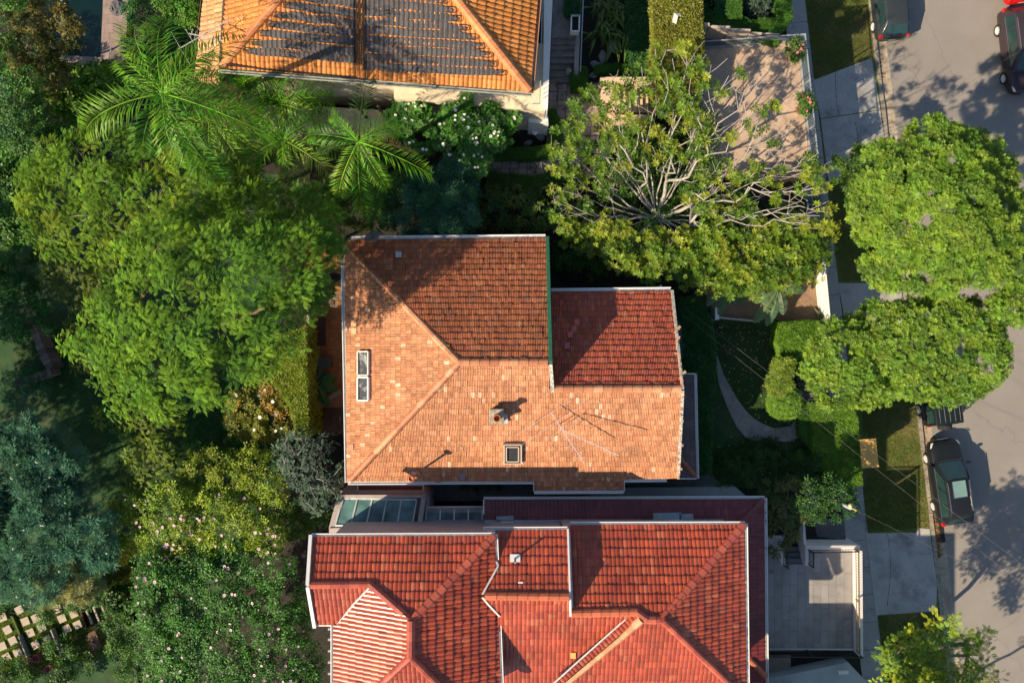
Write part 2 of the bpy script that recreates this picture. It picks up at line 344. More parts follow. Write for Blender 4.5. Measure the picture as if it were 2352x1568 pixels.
# curved garden path
mb = MB()
outer = [(1640,800),(1650,880),(1672,940),(1692,980),(1716,1008),(1740,1014),(1783,1014),(1830,1012),(1860,985)]
inner = [(1646,815),(1662,860),(1690,912),(1712,942),(1733,962),(1750,972),(1778,983),(1815,978),(1835,950)]
for i in range(len(outer)-1):
    g = .0
    a,b_,c,d = [P(*q, LOT) for q in (outer[i],outer[i+1],inner[i+1],inner[i])]
    m1 = a.lerp(b_,.985); m2 = d.lerp(c,.985); mb.prism([a,m1,m2,d], LOT-.1, LOT+.05+.002*i)
struct('garden_path', mb, mat('path_concrete', (.30,.29,.265), var=.25, scale=1.6, scale2=25, stain=(.17,.16,.14), stain_scale=1.5))
# manhole and drain
e = empty('manhole_cover', P(2349,1473,G0+.01), 'round iron manhole cover set in the shaded road', 'manhole cover')
mb = MB(); mb.lathe([(.33,.0),(.33,.016),(.29,.016),(.29,.012),(.0001,.012)], P(2349,1473,G0+.004), 24); mb.build('cover_ring', mat('worn_iron',(.22,.2,.18),var=.3,scale=12), e)
mb = MB()
for k in range(4): a = k*math.pi/4; c = P(2349,1473,G0+.024); d = Vector((math.cos(a),math.sin(a),0))*.28; mb.bar(c-d, c+d, .03, .012)
mb.build('cover_spoke', mat('worn_iron',(.22,.2,.18)), e)
e = empty('storm_drain', P(2152,1335,G0), 'dark grated storm drain in the gutter with leaf litter', 'drain')
mb = MB(); a = S(21.98,-14.5,0); 
for k in range(9): mb.bar(S(22.02+k*.055,-13.7,.02), S(22.02+k*.055,-12.7,.02), .025,.02)
mb.build('drain_grate', DARKM, e)
mb = MB(); mb.prism([S(21.97,-13.8),S(22.5,-13.8),S(22.5,-12.6),S(21.97,-12.6)], G0-.05, G0+.014); mb.build('drain_pit', mat('black_pit',(.01,.01,.01)), e)
# leaf litter in gutter
n = 900; q = np.array([S(21.98+abs(random.gauss(0,.13)), random.choice([rnd(-14.6,-12), rnd(-14.6,-12), rnd(-11,12), rnd(12,22), rnd(14,22)])) for _ in range(n)])
q[:,2] = G0+.03
me = leaves_mesh('leaf_litter', [(-.5,-.25,0),(0,-.35,.1),(.5,0,0),(0,.35,.1)], [(0,1,2,3)], q, np.array([0,0,1.])+.3*RNG.normal(size=(n,3)), rvec(n), .06+.05*RNG.random(n), np.array([.28,.15,.05])*(.5+RNG.random((n,1))), attr_mat('dry_leaf',rough=.8,spec=.1))
meta(link('leaf_litter', me), 'dry brown fallen leaves along the gutter', 'leaf litter', kind='stuff')

q = np.concatenate([inpoly(fl, 160), inpoly([P(u,v,LOT) for u,v in ((1600,640),(1870,745),(1870,1100),(1600,1100))], 160)]); q = np.column_stack([q, np.full(len(q), LOT+.08)]); n = len(q)
me = leaves_mesh('leaf_litter', [(-.5,-.25,0),(0,-.35,.1),(.5,0,0),(0,.35,.1)], [(0,1,2,3)], q, np.array([0,0,1.])+.3*RNG.normal(size=(n,3)), rvec(n), .07+.06*RNG.random(n), np.array([.34,.24,.09])*(.5+RNG.random((n,1))), attr_mat('dry_leaf',rough=.8,spec=.1))
meta(link('leaf_litter', me), 'few dry fallen leaves scattered over the front lawn', 'leaf litter', kind='stuff')
# ------------------------------------------------------------------ tiled roofs
class Plane:
    """roof plane through image point (u,v) at height z, falling towards compass direction d with a pitch in degrees"""
    def __init__(s, u, v, z, d, pitch):
        s.p = P(u,v,z); s.d = Vector((d[0],d[1],0)).normalized(); s.t = math.tan(R(pitch))
        s.up = Vector((-s.d.x,-s.d.y,s.t)).normalized(); s.h = s.d.cross(Vector((0,0,1))).normalized()   # along the eave
        s.n = s.h.cross(s.up); s.n = s.n if s.n.z > 0 else -s.n
    def z(s, x, y): return s.p.z - s.t*((x-s.p.x)*s.d.x + (y-s.p.y)*s.d.y)
    def at(s, u, v):
        z = s.p.z
        for _ in range(25): q = P(u,v,z); z = s.z(q.x,q.y)
        return P(u,v,z)
def tile_patch(pl, poly, tw, th, rolls, amp, lip, palette, weights, patchy=0.0, seed=0, stagger=True, edge=.6):
    """real roof tiles over a convex polygon of 3-D points lying in plane pl; returns a temp mesh"""
    rs = np.random.default_rng(seed+5)
    O = pl.p; h, up, n = pl.h, pl.up, pl.n
    uv = [((q-O).dot(h), (q-O).dot(up)) for q in poly]
    u0,u1 = min(a for a,_ in uv), max(a for a,_ in uv); v0,v1 = min(b for _,b in uv), max(b for _,b in uv)
    i0,i1 = math.floor(u0/tw)-1, math.ceil(u1/tw)+1; j0,j1 = math.floor(v0/th)-1, math.ceil(v1/th)+1
    K = 4*rolls+1; prof = []
    for k in range(K):
        x = k/(K-1); ph = (x*rolls)%1.0
        prof.append((x, amp*[0.0,.75,1.0,.75][int(round(ph*4))%4]))
    prof[-1] = (1.0, 0.0)
    V = []; Fc = []; C = []
    pal = np.array(palette); wts = np.array(weights)/sum(weights)
    pm = (pal*wts[:,None]).sum(0)
    for j in range(j0,j1):
        for i in range(i0,i1):
            off = (tw*.5 if (stagger and j%2) else 0)
            ci = (i+.5)*tw+off; cj = (j+.5)*th
            if ci < u0-tw or ci > u1+tw: continue
            qn = math.sin(ci*1.7+math.sin(cj*1.1)*1.5)*math.cos(cj*1.3+ci*.4); k_ = rs.choice(len(pal), p=wts)
            if patchy and k_ == patchy and qn < -.1: k_ = 0
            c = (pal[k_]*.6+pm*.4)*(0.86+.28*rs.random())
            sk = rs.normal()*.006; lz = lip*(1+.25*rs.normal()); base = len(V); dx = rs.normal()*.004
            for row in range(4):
                cm = (.5,edge,1,1)[row]; fy = (0,0,.16,1.04)[row]  # shade of the course gap painted in: riser and lower lip darkened
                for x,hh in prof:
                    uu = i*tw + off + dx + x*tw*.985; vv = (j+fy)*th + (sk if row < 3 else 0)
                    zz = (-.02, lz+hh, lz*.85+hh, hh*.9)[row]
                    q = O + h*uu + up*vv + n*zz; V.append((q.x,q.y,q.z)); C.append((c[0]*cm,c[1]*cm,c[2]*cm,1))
            for k in range(K-1):
                for r_ in range(3): Fc.append((base+r_*K+k, base+r_*K+k+1, base+(r_+1)*K+k+1, base+(r_+1)*K+k))
    me = bpy.data.meshes.new('tmp'); me.from_pydata(V, [], Fc)
    a = me.attributes.new('Col','FLOAT_COLOR','POINT'); a.data.foreach_set('color', np.array(C, np.float32).ravel())
    from mathutils.geometry import tessellate_polygon
    out = bmesh.new(); n_ = len(poly)
    convex = True; sg = 0
    for k in range(n_):
        cr = (poly[(k+1)%n_]-poly[k]).cross(poly[(k+2)%n_]-poly[(k+1)%n_]).z
        if abs(cr) > 1e-4:
            if sg*cr < 0: convex = False
            sg = cr
    pieces = [list(range(n_))] if convex else [list(t) for t in tessellate_polygon([[Vector((q.x,q.y,0)) for q in poly]])]
    for pc in pieces:
        pp = [poly[k] for k in pc]; bm = bmesh.new(); bm.from_mesh(me); cen = sum(pp, Vector())/len(pp)
        for k in range(len(pp)):
            a_, b_ = pp[k], pp[(k+1)%len(pp)]; e = (b_-a_); nn = e.cross(Vector((0,0,1)))
            if nn.length < 1e-6: continue
            nn.normalize()
            if nn.dot(cen-a_) > 0: nn = -nn
            bmesh.ops.bisect_plane(bm, geom=bm.verts[:]+bm.edges[:]+bm.faces[:], plane_co=a_, plane_no=nn, clear_outer=True)
        tm = bpy.data.meshes.new('t'); bm.to_mesh(tm); bm.free(); out.from_mesh(tm); bpy.data.meshes.remove(tm)
    out.to_mesh(me); out.free(); return me
def roof(name, parent, faces, m, **tile):
    """faces: list of (plane, image polygon)"""
    bm = bmesh.new(); k = 0
    for pl, ip in faces:
        poly = [q if isinstance(q, Vector) else pl.at(*q) for q in ip]
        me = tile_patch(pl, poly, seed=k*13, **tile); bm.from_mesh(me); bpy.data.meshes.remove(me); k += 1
    me = bpy.data.meshes.new(name); bm.to_mesh(me); bm.free(); me.materials.append(m)
    o = link(name, me, parent)
    sb = MB()      # sarking board right below the tiles so that no light leaks through
    for pl, ip in faces:
        poly = [q if isinstance(q, Vector) else pl.at(*q) for q in ip]
        top = [q - pl.n*.03 for q in poly]; sb.poly(top if (top[1]-top[0]).cross(top[2]-top[1]).z > 0 else top[::-1])
        sb.poly([q - pl.n*.12 for q in top][::-1])
        for i in range(len(top)): j = (i+1)%len(top); sb.quad(top[i], top[j], top[j]-pl.n*.12, top[i]-pl.n*.12)
    sb.build('roof_lining', mat('roof_lining',(.05,.03,.02)), o)
    return o
def ridge(mb, a, b, w, hgt, seg, pal, lift=.0, seed=0):
    """half round ridge or hip capping in overlapping lengths; a is the high end"""
    rs = random.Random(seed); a = Vector(a); b = Vector(b); L_ = (b-a).length; n = max(1, round(L_/seg)); d = (b-a)/n; dn = d.normalized()
    side = dn.cross(Vector((0,0,1))).normalized(); up = side.cross(dn).normalized()
    pr = [(-1,-.5),(-.82,.25),(-.35,.85),(.35,.85),(.82,.25),(1,-.5)]
    for i in range(n):
        p = a + d*i - dn*.03; q = a + d*(i+1)+dn*.02
        c0 = rs.choice(pal); f = rs.uniform(.85,1.15); c = tuple(x*f for x in c0); s1 = 1.0; s2 = 1.1
        A = [p + side*(x*w/2*s1) + up*(y*hgt*s1+lift) for x,y in pr]; B = [q + side*(x*w/2*s2) + up*(y*hgt*s2+lift+.012) for x,y in pr]
        for k in range(5): mb.quad(A[k], A[k+1], B[k+1], B[k], c)
        mb.poly(B, c); mb.poly(A[::-1], c)
def gutter(mb, a, b, w=.12, h=.11, out=None):
    """open box gutter; the outer lip is on the 'out' side"""
    a = Vector(a); b = Vector(b); d = (b-a).normalized(); side = Vector((out[0],out[1],0)).normalized()
    z = Vector((0,0,1)); t = .018
    mb.bar(a+side*w, b+side*w, t, h, col=None); mb.bar(a+side*.0, b+side*.0, t, h); mb.bar(a+side*w/2-z*(h/2-.01), b+side*w/2-z*(h/2-.01), w-t, t)
    mb.bar(a+side*(w+.004)+z*(h/2), b+side*(w+.004)+z*(h/2), .035, .02)
DEC = {}
def wall_block(parent, pts, z0, z1, m, name='wall'):
    mb = MB(); mb.prism(pts, z0, z1); return mb.build(name, m, parent)
def window(parent, c, wdt, hgt, ndir, glass=None, frame=None):
    """window set on a vertical wall, centre c, outward direction ndir"""
    n_ = Vector((ndir[0],ndir[1],0)).normalized(); s_ = Vector((-n_.y,n_.x,0)); z = Vector((0,0,1)); c = Vector(c)+n_*.02
    mb = MB(); t = .07
    for sg in (-1,1): mb.bar(c+s_*sg*wdt/2-z*hgt/2, c+s_*sg*wdt/2+z*hgt/2, t, .07, up=n_); mb.bar(c-s_*wdt/2+z*sg*hgt/2, c+s_*wdt/2+z*sg*hgt/2, t, .075, up=z)
    mb.bar(c-z*hgt/2, c+z*hgt/2, .05, .05, up=n_)
    f = mb.build('window', frame or WHITE, parent)
    g = MB(); g.quad(c-s_*wdt/2-z*hgt/2, c+s_*wdt/2-z*hgt/2, c+s_*wdt/2+z*hgt/2, c-s_*wdt/2+z*hgt/2); g.build('pane', glass or glassy('window_glass',(.02,.035,.035)), f)
    return f
RP = {}
def rid(*a):
    cap = MB(); ridge(cap, *a); return cap.build('ridge_capping', RP['m'], RP['p'])
OLDT = attr_mat('weathered_terracotta', rough=.7, spec=.2, broad=.2, stain=(.13,.09,.06), stain_lo=.52, stain_hi=.74, stain_scale=3.2, fine=.38, fine_scale=22.)
REDT = attr_mat('glazed_red_tile', rough=.29, spec=.5, broad=.34, stain=(.20,.075,.04), stain_lo=.56, stain_hi=.78, stain_scale=3.2, fine=.14, fine_scale=18.)
ORGT = attr_mat('orange_tile', rough=.62, spec=.22, broad=.2, stain=(.16,.09,.05), stain_lo=.56, stain_hi=.70, stain_scale=5, fine=.25, fine_scale=14.)
CAPO = attr_mat('terracotta_capping', rough=.6, spec=.35, stain=(.16,.09,.06), stain_lo=.55, stain_hi=.7, stain_scale=3, fine=.2, fine_scale=14.)
CAPR = attr_mat('red_capping', rough=.42, spec=.45, fine=.15, fine_scale=12.)
N_=(0,1); S_=(0,-1); W_=(-1,0); E_=(1,0)
# ================================================================== main house
mh = empty('house', P(1176,830,LOT), 'middle house with a weathered terracotta hip roof, a chimney and small skylights', 'house')
ze = 6.15; pt = 30.0
pN = Plane(1176,547,ze,N_,pt); pS = Plane(1176,1105,ze,S_,pt); pW = Plane(795,832,ze,W_,30.5)
ys_ridge2 = pS.at(1400,893); pN2 = Plane(1400,893,ys_ridge2.z,N_,pt)
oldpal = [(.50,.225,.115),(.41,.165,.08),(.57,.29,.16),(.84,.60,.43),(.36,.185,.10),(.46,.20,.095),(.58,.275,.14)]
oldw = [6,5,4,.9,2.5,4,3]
shadepal = [(.36,.115,.048),(.29,.09,.042),(.42,.145,.06),(.27,.12,.075),(.44,.19,.09),(.35,.085,.055)]  # north slopes turn from the sun; that shade is put into these colours
n2pal = [(.38,.085,.045),(.31,.07,.042),(.44,.115,.055),(.30,.085,.075),(.42,.15,.085),(.48,.11,.05)]  # lower north slope: same shade in the colour, redder tiles
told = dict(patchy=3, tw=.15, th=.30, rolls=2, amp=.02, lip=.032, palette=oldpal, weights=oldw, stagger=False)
tshade = dict(tw=.15, th=.31, rolls=2, amp=.02, lip=.045, palette=shadepal, weights=[5,5,3,2,1.5,.8], stagger=False)
apex = (1055,832)
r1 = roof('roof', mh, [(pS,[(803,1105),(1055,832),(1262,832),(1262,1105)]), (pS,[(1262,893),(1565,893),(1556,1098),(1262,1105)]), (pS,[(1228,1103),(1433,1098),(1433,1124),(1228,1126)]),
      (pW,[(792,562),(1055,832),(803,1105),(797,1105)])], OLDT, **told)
r2 = roof('roof', mh, [(pN,[(800,553),(808,551),(1253,547),(1260,832),(1055,832),(792,560)])], OLDT, **tshade)
r3 = roof('roof', mh, [(pN2,[(1266,671),(1541,668),(1565,893),(1268,893)])], OLDT, **dict(tshade, palette=n2pal))
r3['label'] = 'lower red north facing slope'
r2['label'] = 'red brown north facing slopes with shade put into darker tile colour'
cp = [(.46,.20,.10),(.52,.26,.14),(.40,.16,.08)]
RP.update(m=CAPO, p=r1); A = pS.at(*apex)+Vector((0,0,.02))
rid(A, pW.at(796,562), .30, .10, .42, cp, .03, 1); rid(A, pW.at(806,1100), .30, .10, .42, cp, .03, 2)
rid(A, pS.at(1257,832), .32, .10, .42, cp, .03, 3); rid(pS.at(1270,893), pS.at(1563,893), .32, .10, .42, cp, .03, 4)
# green barge along the taller roof's east verge and grey-white barge on the lower one
GREEN = mat('green_paint', (.035,.17,.095), rough=.5, var=.25, scale=6)
mb = MB(); up3 = Vector((0,0,.06))
a, b_ = pN.at(1257,546)+up3, pN.at(1264,832)+up3; mb.bar(a, b_, .16, .22); mb.build('barge_board', GREEN, r1)
for a,b_,wd in ((pS.at(1264,834),pS.at(1269,898),.15),(pN2.at(1543,668),pN2.at(1567,893),.12),(pS.at(1567,895),pS.at(1557,1097),.12)): mb = MB(); mb.bar(a+up3,b_+up3,wd,.16); mb.build('barge_board', mat('flaking_white_paint',(.55,.55,.48),var=.5,scale=9,scale2=30), r1)
# loose broken verge tiles along the east edge
mb = MB()
for k in range(26):
    v = 760 + k*13.0; pl = pN2 if v < 893 else pS; uu = 1543+(v-668)*.107 if v < 893 else 1567-(v-893)*.05
    q = pl.at(uu+rnd(-3,1), v)+Vector((0,0,.09)); a_ = rnd(0,3.1) if k%4 == 0 else R(90)+rnd(-.25,.25); l = rnd(.14,.3)
    d = Vector((math.cos(a_),math.sin(a_),0))*l; d.z = 0; mb.bar(q-d, q+d, rnd(.06,.12), .03, col=tuple(c*rnd(.7,1.1) for c in (.50,.30,.18)))
mb.build('verge_tiles', CAPO, r1)
gm = MB(); z_ = Vector((0,0,-.05))
g = lambda pl,p,q,o: gutter(gm, pl.at(*p)+z_, pl.at(*q)+z_, out=o)
g(pN,(806,549),(1253,545),N_); g(pW,(789,565),(799,1108),W_); g(pS,(799,1106),(1227,1104),S_)
g(pS,(1227,1127),(1433,1126),S_); g(pS,(1433,1100),(1532,1099),S_); g(pN2,(1266,669),(1541,666),N_)
gm.bar(pS.at(1226,1103)+z_, pS.at(1226,1128)+z_, .05,.1); gm.bar(pS.at(1434,1100)+z_, pS.at(1434,1126)+z_, .05,.1)
gm.build('gutter', WHITE, mh)
BRICK = mat('brick_wall', (.34,.15,.09), var=.3, scale=12)
def WP(u,v): q = P(u,v,ze); return q
wall_block(mh, [WP(812,575),WP(1245,570),WP(1245,700),WP(1240,1088),WP(815,1088)], LOT-.3, ze-.02, BRICK)
wall_block(mh, [WP(1240,690),WP(1525,690),WP(1540,1082),WP(1240,1088)], LOT-.3, ze-.02, BRICK)
mb = MB(); q0,q1,q2 = P(1252,560,ze), pN.at(1258,832), P(1248,1100,ze)   # gable wall
mb.prism([(q0.x-.2,q0.y),(q0.x,q0.y),(q1.x-.05,q1.y),(q1.x-.05,pS.at(1262,893).y),(q1.x-.25,pS.at(1262,893).y),(q1.x-.25,q1.y)], ze-.1, [ze-.05,ze-.05,q1.z-.15,pS.at(1262,893).z-.12,pS.at(1262,893).z-.12,q1.z-.15]); mb.build('gable_wall', BRICK, mh)
e1 = pN2.at(1545,690); e2 = pS.at(1555,893); e3 = pS.at(1545,1088)
mb = MB(); mb.prism([(e1.x-.6,e1.y),(e1.x-.35,e1.y),(e2.x-.3,e2.y),(e3.x-.35,e3.y),(e3.x-.6,e3.y),(e2.x-.6,e2.y)], ze-.1, [e1.z-.15,e1.z-.15,e2.z-.2,e3.z-.15,e3.z-.15,e2.z-.2]); mb.build('gable_wall', mat('white_weatherboard',(.6,.6,.56),var=.1), mh)
for yy in (2.6,-1.0,-4.5): window(mh, (WP(1525,700).x+.02 if yy>2 else WP(1533,900).x+.05, yy*.8, 4.4), 1.3, 1.4, (1,-.02))
for yy in (3.2,-0.5,-4.2): window(mh, (WP(813,700).x, yy, 4.2), 1.5, 1.9, (-1,0))
# verandah roof, slate grey, on the east side
pV = Plane(1595,980,4.9,E_,12)
slatepal = [(.09,.07,.07),(.12,.09,.09),(.10,.06,.06),(.15,.10,.09)]
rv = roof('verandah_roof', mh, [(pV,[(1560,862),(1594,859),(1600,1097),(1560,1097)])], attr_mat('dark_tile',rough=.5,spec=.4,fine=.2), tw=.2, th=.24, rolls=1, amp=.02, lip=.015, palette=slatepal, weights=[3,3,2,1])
gm = MB(); gutter(gm, pV.at(1594,858)+z_, pV.at(1599,1098)+z_, out=E_); gm.bar(pV.at(1565,858)+z_, pV.at(1597,858)+z_, .05,.09); gm.bar(pV.at(1556,1099)+z_, pV.at(1600,1099)+z_, .05,.09); gm.build('gutter', WHITE, rv)
RP['p'] = rv; rid(pV.at(1560,1052), pV.at(1595,1092), .26, .08, .4, [(.30,.11,.07)], .03, 9)
for vv in (870,1085): 
    mb = MB(); q = P(1588,vv,4.6); mb.bar((q.x,q.y,LOT),(q.x,q.y,4.7),.12); mb.build('verandah_post', WHITE, mh)
pB = P(1561,790,5.2); mb = MB(); mb.prism([P(1556,735,5.2),P(1566,748,5.2),P(1568,820,5.2),P(1562,832,5.2)], 3.0, 5.2); mb.build('window_bay', mat('dark_green_bay',(.02,.06,.045),rough=.3), mh)
# chimney
q = pS.at(1141,958); cz = q.z+.85; ch = MB(); c0 = P(1141,956,cz)
ch.box((c0.x,c0.y,(cz+q.z-.5)/2), (.56,.58,cz-q.z+.5)); ch.box((c0.x,c0.y,cz-.05),(.66,.68,.1)); ch.box((c0.x,c0.y,cz+.03),(.62,.64,.06))
cho = ch.build('chimney', mat('lichen_cement',(.42,.38,.30),col2=(.24,.20,.15),var=.3,scale=7,scale2=20), r1)
mb = MB(); mb.lathe([(.17,0),(.15,.06),(.14,.5),(.17,.52),(.17,.6),(.13,.6),(.12,.3),(.001,.3)], (c0.x+.02,c0.y-.03,cz+.06), 18); mb.build('chimney_pot', mat('orange_clay',(.50,.21,.08),var=.15,scale=6), cho, smooth=True)
mb = MB(); f0 = pS.at(1141,975); mb.box((c0.x+.06,c0.y,q.z+.12),(.84,.78,.05)); mb.build('flashing', mat('lead_flashing',(.55,.56,.56),rough=.35,var=.25,scale=5), cho)
# skylights
def skylight(pl, u0,v0,u1,v1, parent, fr, gl, lift=.12, inner=None):
    c = [pl.at(*k)+pl.n*lift for k in ((u0,v0),(u1,v0),(u1,v1),(u0,v1))]
    mb = MB(); wd=.07
    for i in range(4): mb.bar(c[i], c[(i+1)%4], wd, .16, up=pl.n)
    o = mb.build('skylight', fr, parent); g = MB(); cc = [q_-pl.n*.0 for q_ in c]; g.poly(cc[::-1]); g.build('glass', gl, o); return o
DG = glassy('dusty_dark_glass', (.05,.055,.06), rough=.15)
GLD = mat('dirty_roof_glass', (.06,.065,.065), rough=.2, spec=.6, col2=(.05,.05,.05), scale=2.5, stain=(.5,.5,.48), stain_scale=2.0)
skylight(pW,827,807,851,861,r1,mat('worn_white_frame',(.62,.58,.52),var=.2,scale=6),GLD); skylight(pW,827,866,851,919,r1,WHITE,GLD)
fr = mat('taupe_frame',(.46,.38,.30),rough=.4,var=.1)
s3 = skylight(pS,1158,1015,1197,1058,r1,fr,DG,.14)
mb = MB(); c = [pS.at(*k)+pS.n*.2 for k in ((1163,1020),(1191,1020),(1191,1053),(1163,1053))]
for i in range(4): mb.bar(c[i], c[(i+1)%4], .06, .06, up=pS.n)
mb.build('sash', fr, s3)
mb = MB(); c = [pS.at(*k)+pS.n*.05 for k in ((1154,1058),(1201,1058),(1201,1064),(1154,1064))]; mb.poly(c[::-1]); mb.poly([q-pS.n*.03 for q in c]); mb.build('flashing', mat('lead_flashing',(.5,.5,.5)), s3)
mb = MB(); c = [pN.at(*k)+pN.n*.09 for k in ((909,581),(923,581),(923,593),(909,593))]; mb.poly(c[::-1] if (c[1]-c[0]).cross(c[2]-c[1]).z<0 else c); mb.bar(c[0],c[1],.03,.03); mb.bar(c[2],c[3],.03,.03); mb.build('glass_tile', mat('pale_glass_tile',(.5,.5,.52),rough=.2,var=.2,scale=8), r2)
# odd replacement tiles
for (u,v,pl,c) in ((897,601,pN,(.42,.12,.05)),(1106,1093,pS,(.50,.17,.08)),(1062,1092,pS,(.30,.27,.3)),(1006,1098,pS,(.52,.16,.08)),(808,1026,pW,(.48,.2,.13)),(815,742,pW,(.6,.3,.16)),(815,760,pW,(.62,.36,.2)),(818,722,pW,(.6,.28,.14)),(1325,742,pN2,(.5,.1,.08)),(1318,757,pN2,(.46,.1,.08)),(1310,770,pN2,(.5,.1,.08)),(1303,795,pN2,(.42,.12,.12))):
    mb = MB(); c4 = [pl.at(u+a*6,v+b2*7)+pl.n*.075 for a,b2 in ((-1,-1),(1,-1),(1,1),(-1,1))]; mb.poly(c4[::-1], c); mb.poly([q-pl.n*.03 for q in c4], c); mb.build('replacement_tile', CAPO, r1)
# vent pipe with cowl near the south-west corner
vb = pS.at(962,1082); tp = P(945,1098,vb.z+1.9)
e = MB(); e.tube([vb-Vector((0,0,.1)), Vector((vb.x,vb.y,vb.z+.3)), tp-Vector((0,0,.08))], .05, 8)
vp = e.build('vent_pipe', mat('terracotta_paint',(.42,.13,.06),rough=.5,var=.1), r1)
mb = MB(); mb.lathe([(.05,-.1),(.15,-.02),(.16,.06),(.11,.1),(.10,.05),(.001,.03)], tp, 14); mb.build('pipe_cowl', mat('terracotta_paint',(.42,.13,.06)), vp)
mb = MB(); mb.bar(vb-Vector((.35,0,-.03)), vb+Vector((.05,0,.03)), .25,.04); mb.build('flashing', mat('lead_flashing',(.5,.5,.5)), vp)
# satellite dish at the north-west eave
sd = empty('satellite_dish', pN.at(868,552), 'dark grey satellite dish on the north eave of the middle house', 'satellite dish')
q = P(858,547,ze+.75); mb = MB(); nn=Vector((-.25,.75,.6)).normalized(); Rm = nn.to_track_quat('Z','Y').to_matrix().to_4x4()
mb.lathe([(.001,0),(.2,.02),(.36,.08),(.42,.12),(.42,.105),(.36,.06),(.2,.0),(.001,-.02)], (0,0,0), 18)
mb.v = [tuple((Matrix.Translation(q)@Rm)@Vector(p)) for p in mb.v]; mb.build('dish', mat('grey_dish',(.13,.15,.16),rough=.35,var=.1), sd, smooth=True)
mb = MB(); mb.tube([pN.at(872,553), q], .025, 6); mb.tube([q, q+nn*.42], .012, 5); mb.build('mount', DARKM, sd)
# ---- television antennas
ALU = mat('antenna_aluminium', (.62,.58,.55), rough=.35, metal=.3, var=.1)
def antenna(foot, label, booms, hgt):
    e = empty('tv_antenna', foot, label, 'antenna')
    mb = MB(); mb.tube([foot, foot+Vector((0,0,hgt))], .022, 6); mb.build('mast', ALU, e)
    for (h0, a0, l0, l1, n_, w0, w1, tilt) in booms:
        c = foot+Vector((0,0,h0)); d = Vector((math.cos(a0),math.sin(a0),tilt)); p = Vector((-math.sin(a0),math.cos(a0),0))
        mb = MB(); mb.bar(c-d*l0, c+d*l1, .03); bo = mb.build('boom', ALU, e)
        mb = MB()
        for k in range(n_):
            f_ = k/(n_-1); x = c+d*(-l0+(l0+l1)*f_); wd = w0*(1-f_)+w1*f_; mb.bar(x-p*wd, x+p*wd, .012)
        mb.build('elements', ALU, bo)
    return e
ft = pS.at(1285,973); hh = .95
antenna(ft, 'tall thin television antenna with long rods on the sunlit slope beyond the chimney', [], hh)
anto = [o for o in bpy.data.objects if o.name.startswith('tv_antenna')][-1]
qc = P(1288,981,ft.z+hh)
def carry(parent, c, ang, l0, l1, rods, wdt=.014):
    d = Vector((math.cos(ang),math.sin(ang),0)); p = Vector((-math.sin(ang),math.cos(ang),0))
    mb = MB(); mb.bar(c-d*l0, c+d*l1, .035); bo = mb.build('boom', ALU, parent)
    mb = MB()
    for s_,a_,b2 in rods: x = c+d*s_; mb.bar(x-p*a_, x+p*b2, wdt)
    mb.build('elements', ALU, bo)
bd = math.atan2(-(1170-695),(1475-1165))
carry(anto, qc, bd, .78, 1.9, [(-.78,1.9,2.2),(-.3,1.9,1.7),(.1,.9,1.0),(.4,.6,.5),(.7,.45,.45),(.9,.35,.35),(1.15,.3,.3),(1.4,.25,.3),(1.65,.15,.2)])
carry(anto, qc+Vector((.15,-.12,.25)), math.atan2(-(1060-830),(1800-1300)), .1, 2.6, [(k*.2,.09,.09) for k in range(13)], .012)
# ================================================================== south house (two storeys, glazed red tiles)
sh = empty('house', P(1250,1450,LOT), 'large bottom house with several glazed red tile roofs and white gutters', 'house')
redpal = [(.37,.062,.026),(.32,.052,.024),(.42,.082,.034),(.29,.062,.034),(.48,.14,.065)]
tr = dict(tw=.19, th=.39, rolls=1, amp=.026, lip=.04, palette=redpal, weights=[5,4,3,2,1], stagger=False)
zW = 9.7; pt2 = 25
qN = Plane(900,1229,zW,N_,pt2); qE = Plane(1137,1300,zW,E_,pt2); qW = Plane(767,1500,zW,W_,pt2)
apz = qN.at(945,1425)
qG = Plane(780,1342,qN.at(780,1342).z,S_,pt2)
qS2 = Plane(943,1510,apz.z,S_,24)
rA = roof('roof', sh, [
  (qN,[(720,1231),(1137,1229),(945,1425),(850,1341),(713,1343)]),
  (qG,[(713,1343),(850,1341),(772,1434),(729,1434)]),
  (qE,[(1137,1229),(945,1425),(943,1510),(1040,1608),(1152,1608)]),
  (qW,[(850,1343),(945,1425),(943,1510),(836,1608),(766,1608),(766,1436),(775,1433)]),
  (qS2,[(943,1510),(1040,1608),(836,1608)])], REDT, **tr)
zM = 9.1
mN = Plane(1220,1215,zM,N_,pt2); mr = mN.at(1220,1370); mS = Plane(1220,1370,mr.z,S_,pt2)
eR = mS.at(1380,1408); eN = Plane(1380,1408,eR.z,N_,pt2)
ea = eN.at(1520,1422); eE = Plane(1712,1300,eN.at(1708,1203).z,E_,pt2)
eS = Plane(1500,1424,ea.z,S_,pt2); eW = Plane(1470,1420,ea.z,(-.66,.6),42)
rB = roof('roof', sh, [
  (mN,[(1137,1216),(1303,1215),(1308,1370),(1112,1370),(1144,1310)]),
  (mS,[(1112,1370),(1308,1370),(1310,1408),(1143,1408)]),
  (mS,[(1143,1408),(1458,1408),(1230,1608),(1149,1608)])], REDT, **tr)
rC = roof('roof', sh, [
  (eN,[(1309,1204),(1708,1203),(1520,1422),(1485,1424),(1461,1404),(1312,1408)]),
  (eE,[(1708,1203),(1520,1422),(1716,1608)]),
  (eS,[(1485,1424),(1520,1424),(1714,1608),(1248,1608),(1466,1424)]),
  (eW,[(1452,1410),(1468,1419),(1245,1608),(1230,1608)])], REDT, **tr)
RP.update(m=CAPR, p=rA); rp = [(.34,.07,.05),(.38,.08,.05),(.42,.10,.06)]; U = Vector((0,0,.02))
rid(qN.at(945,1425)+U, qN.at(1134,1232)+U, .34,.12,.38, rp, .04, 11)
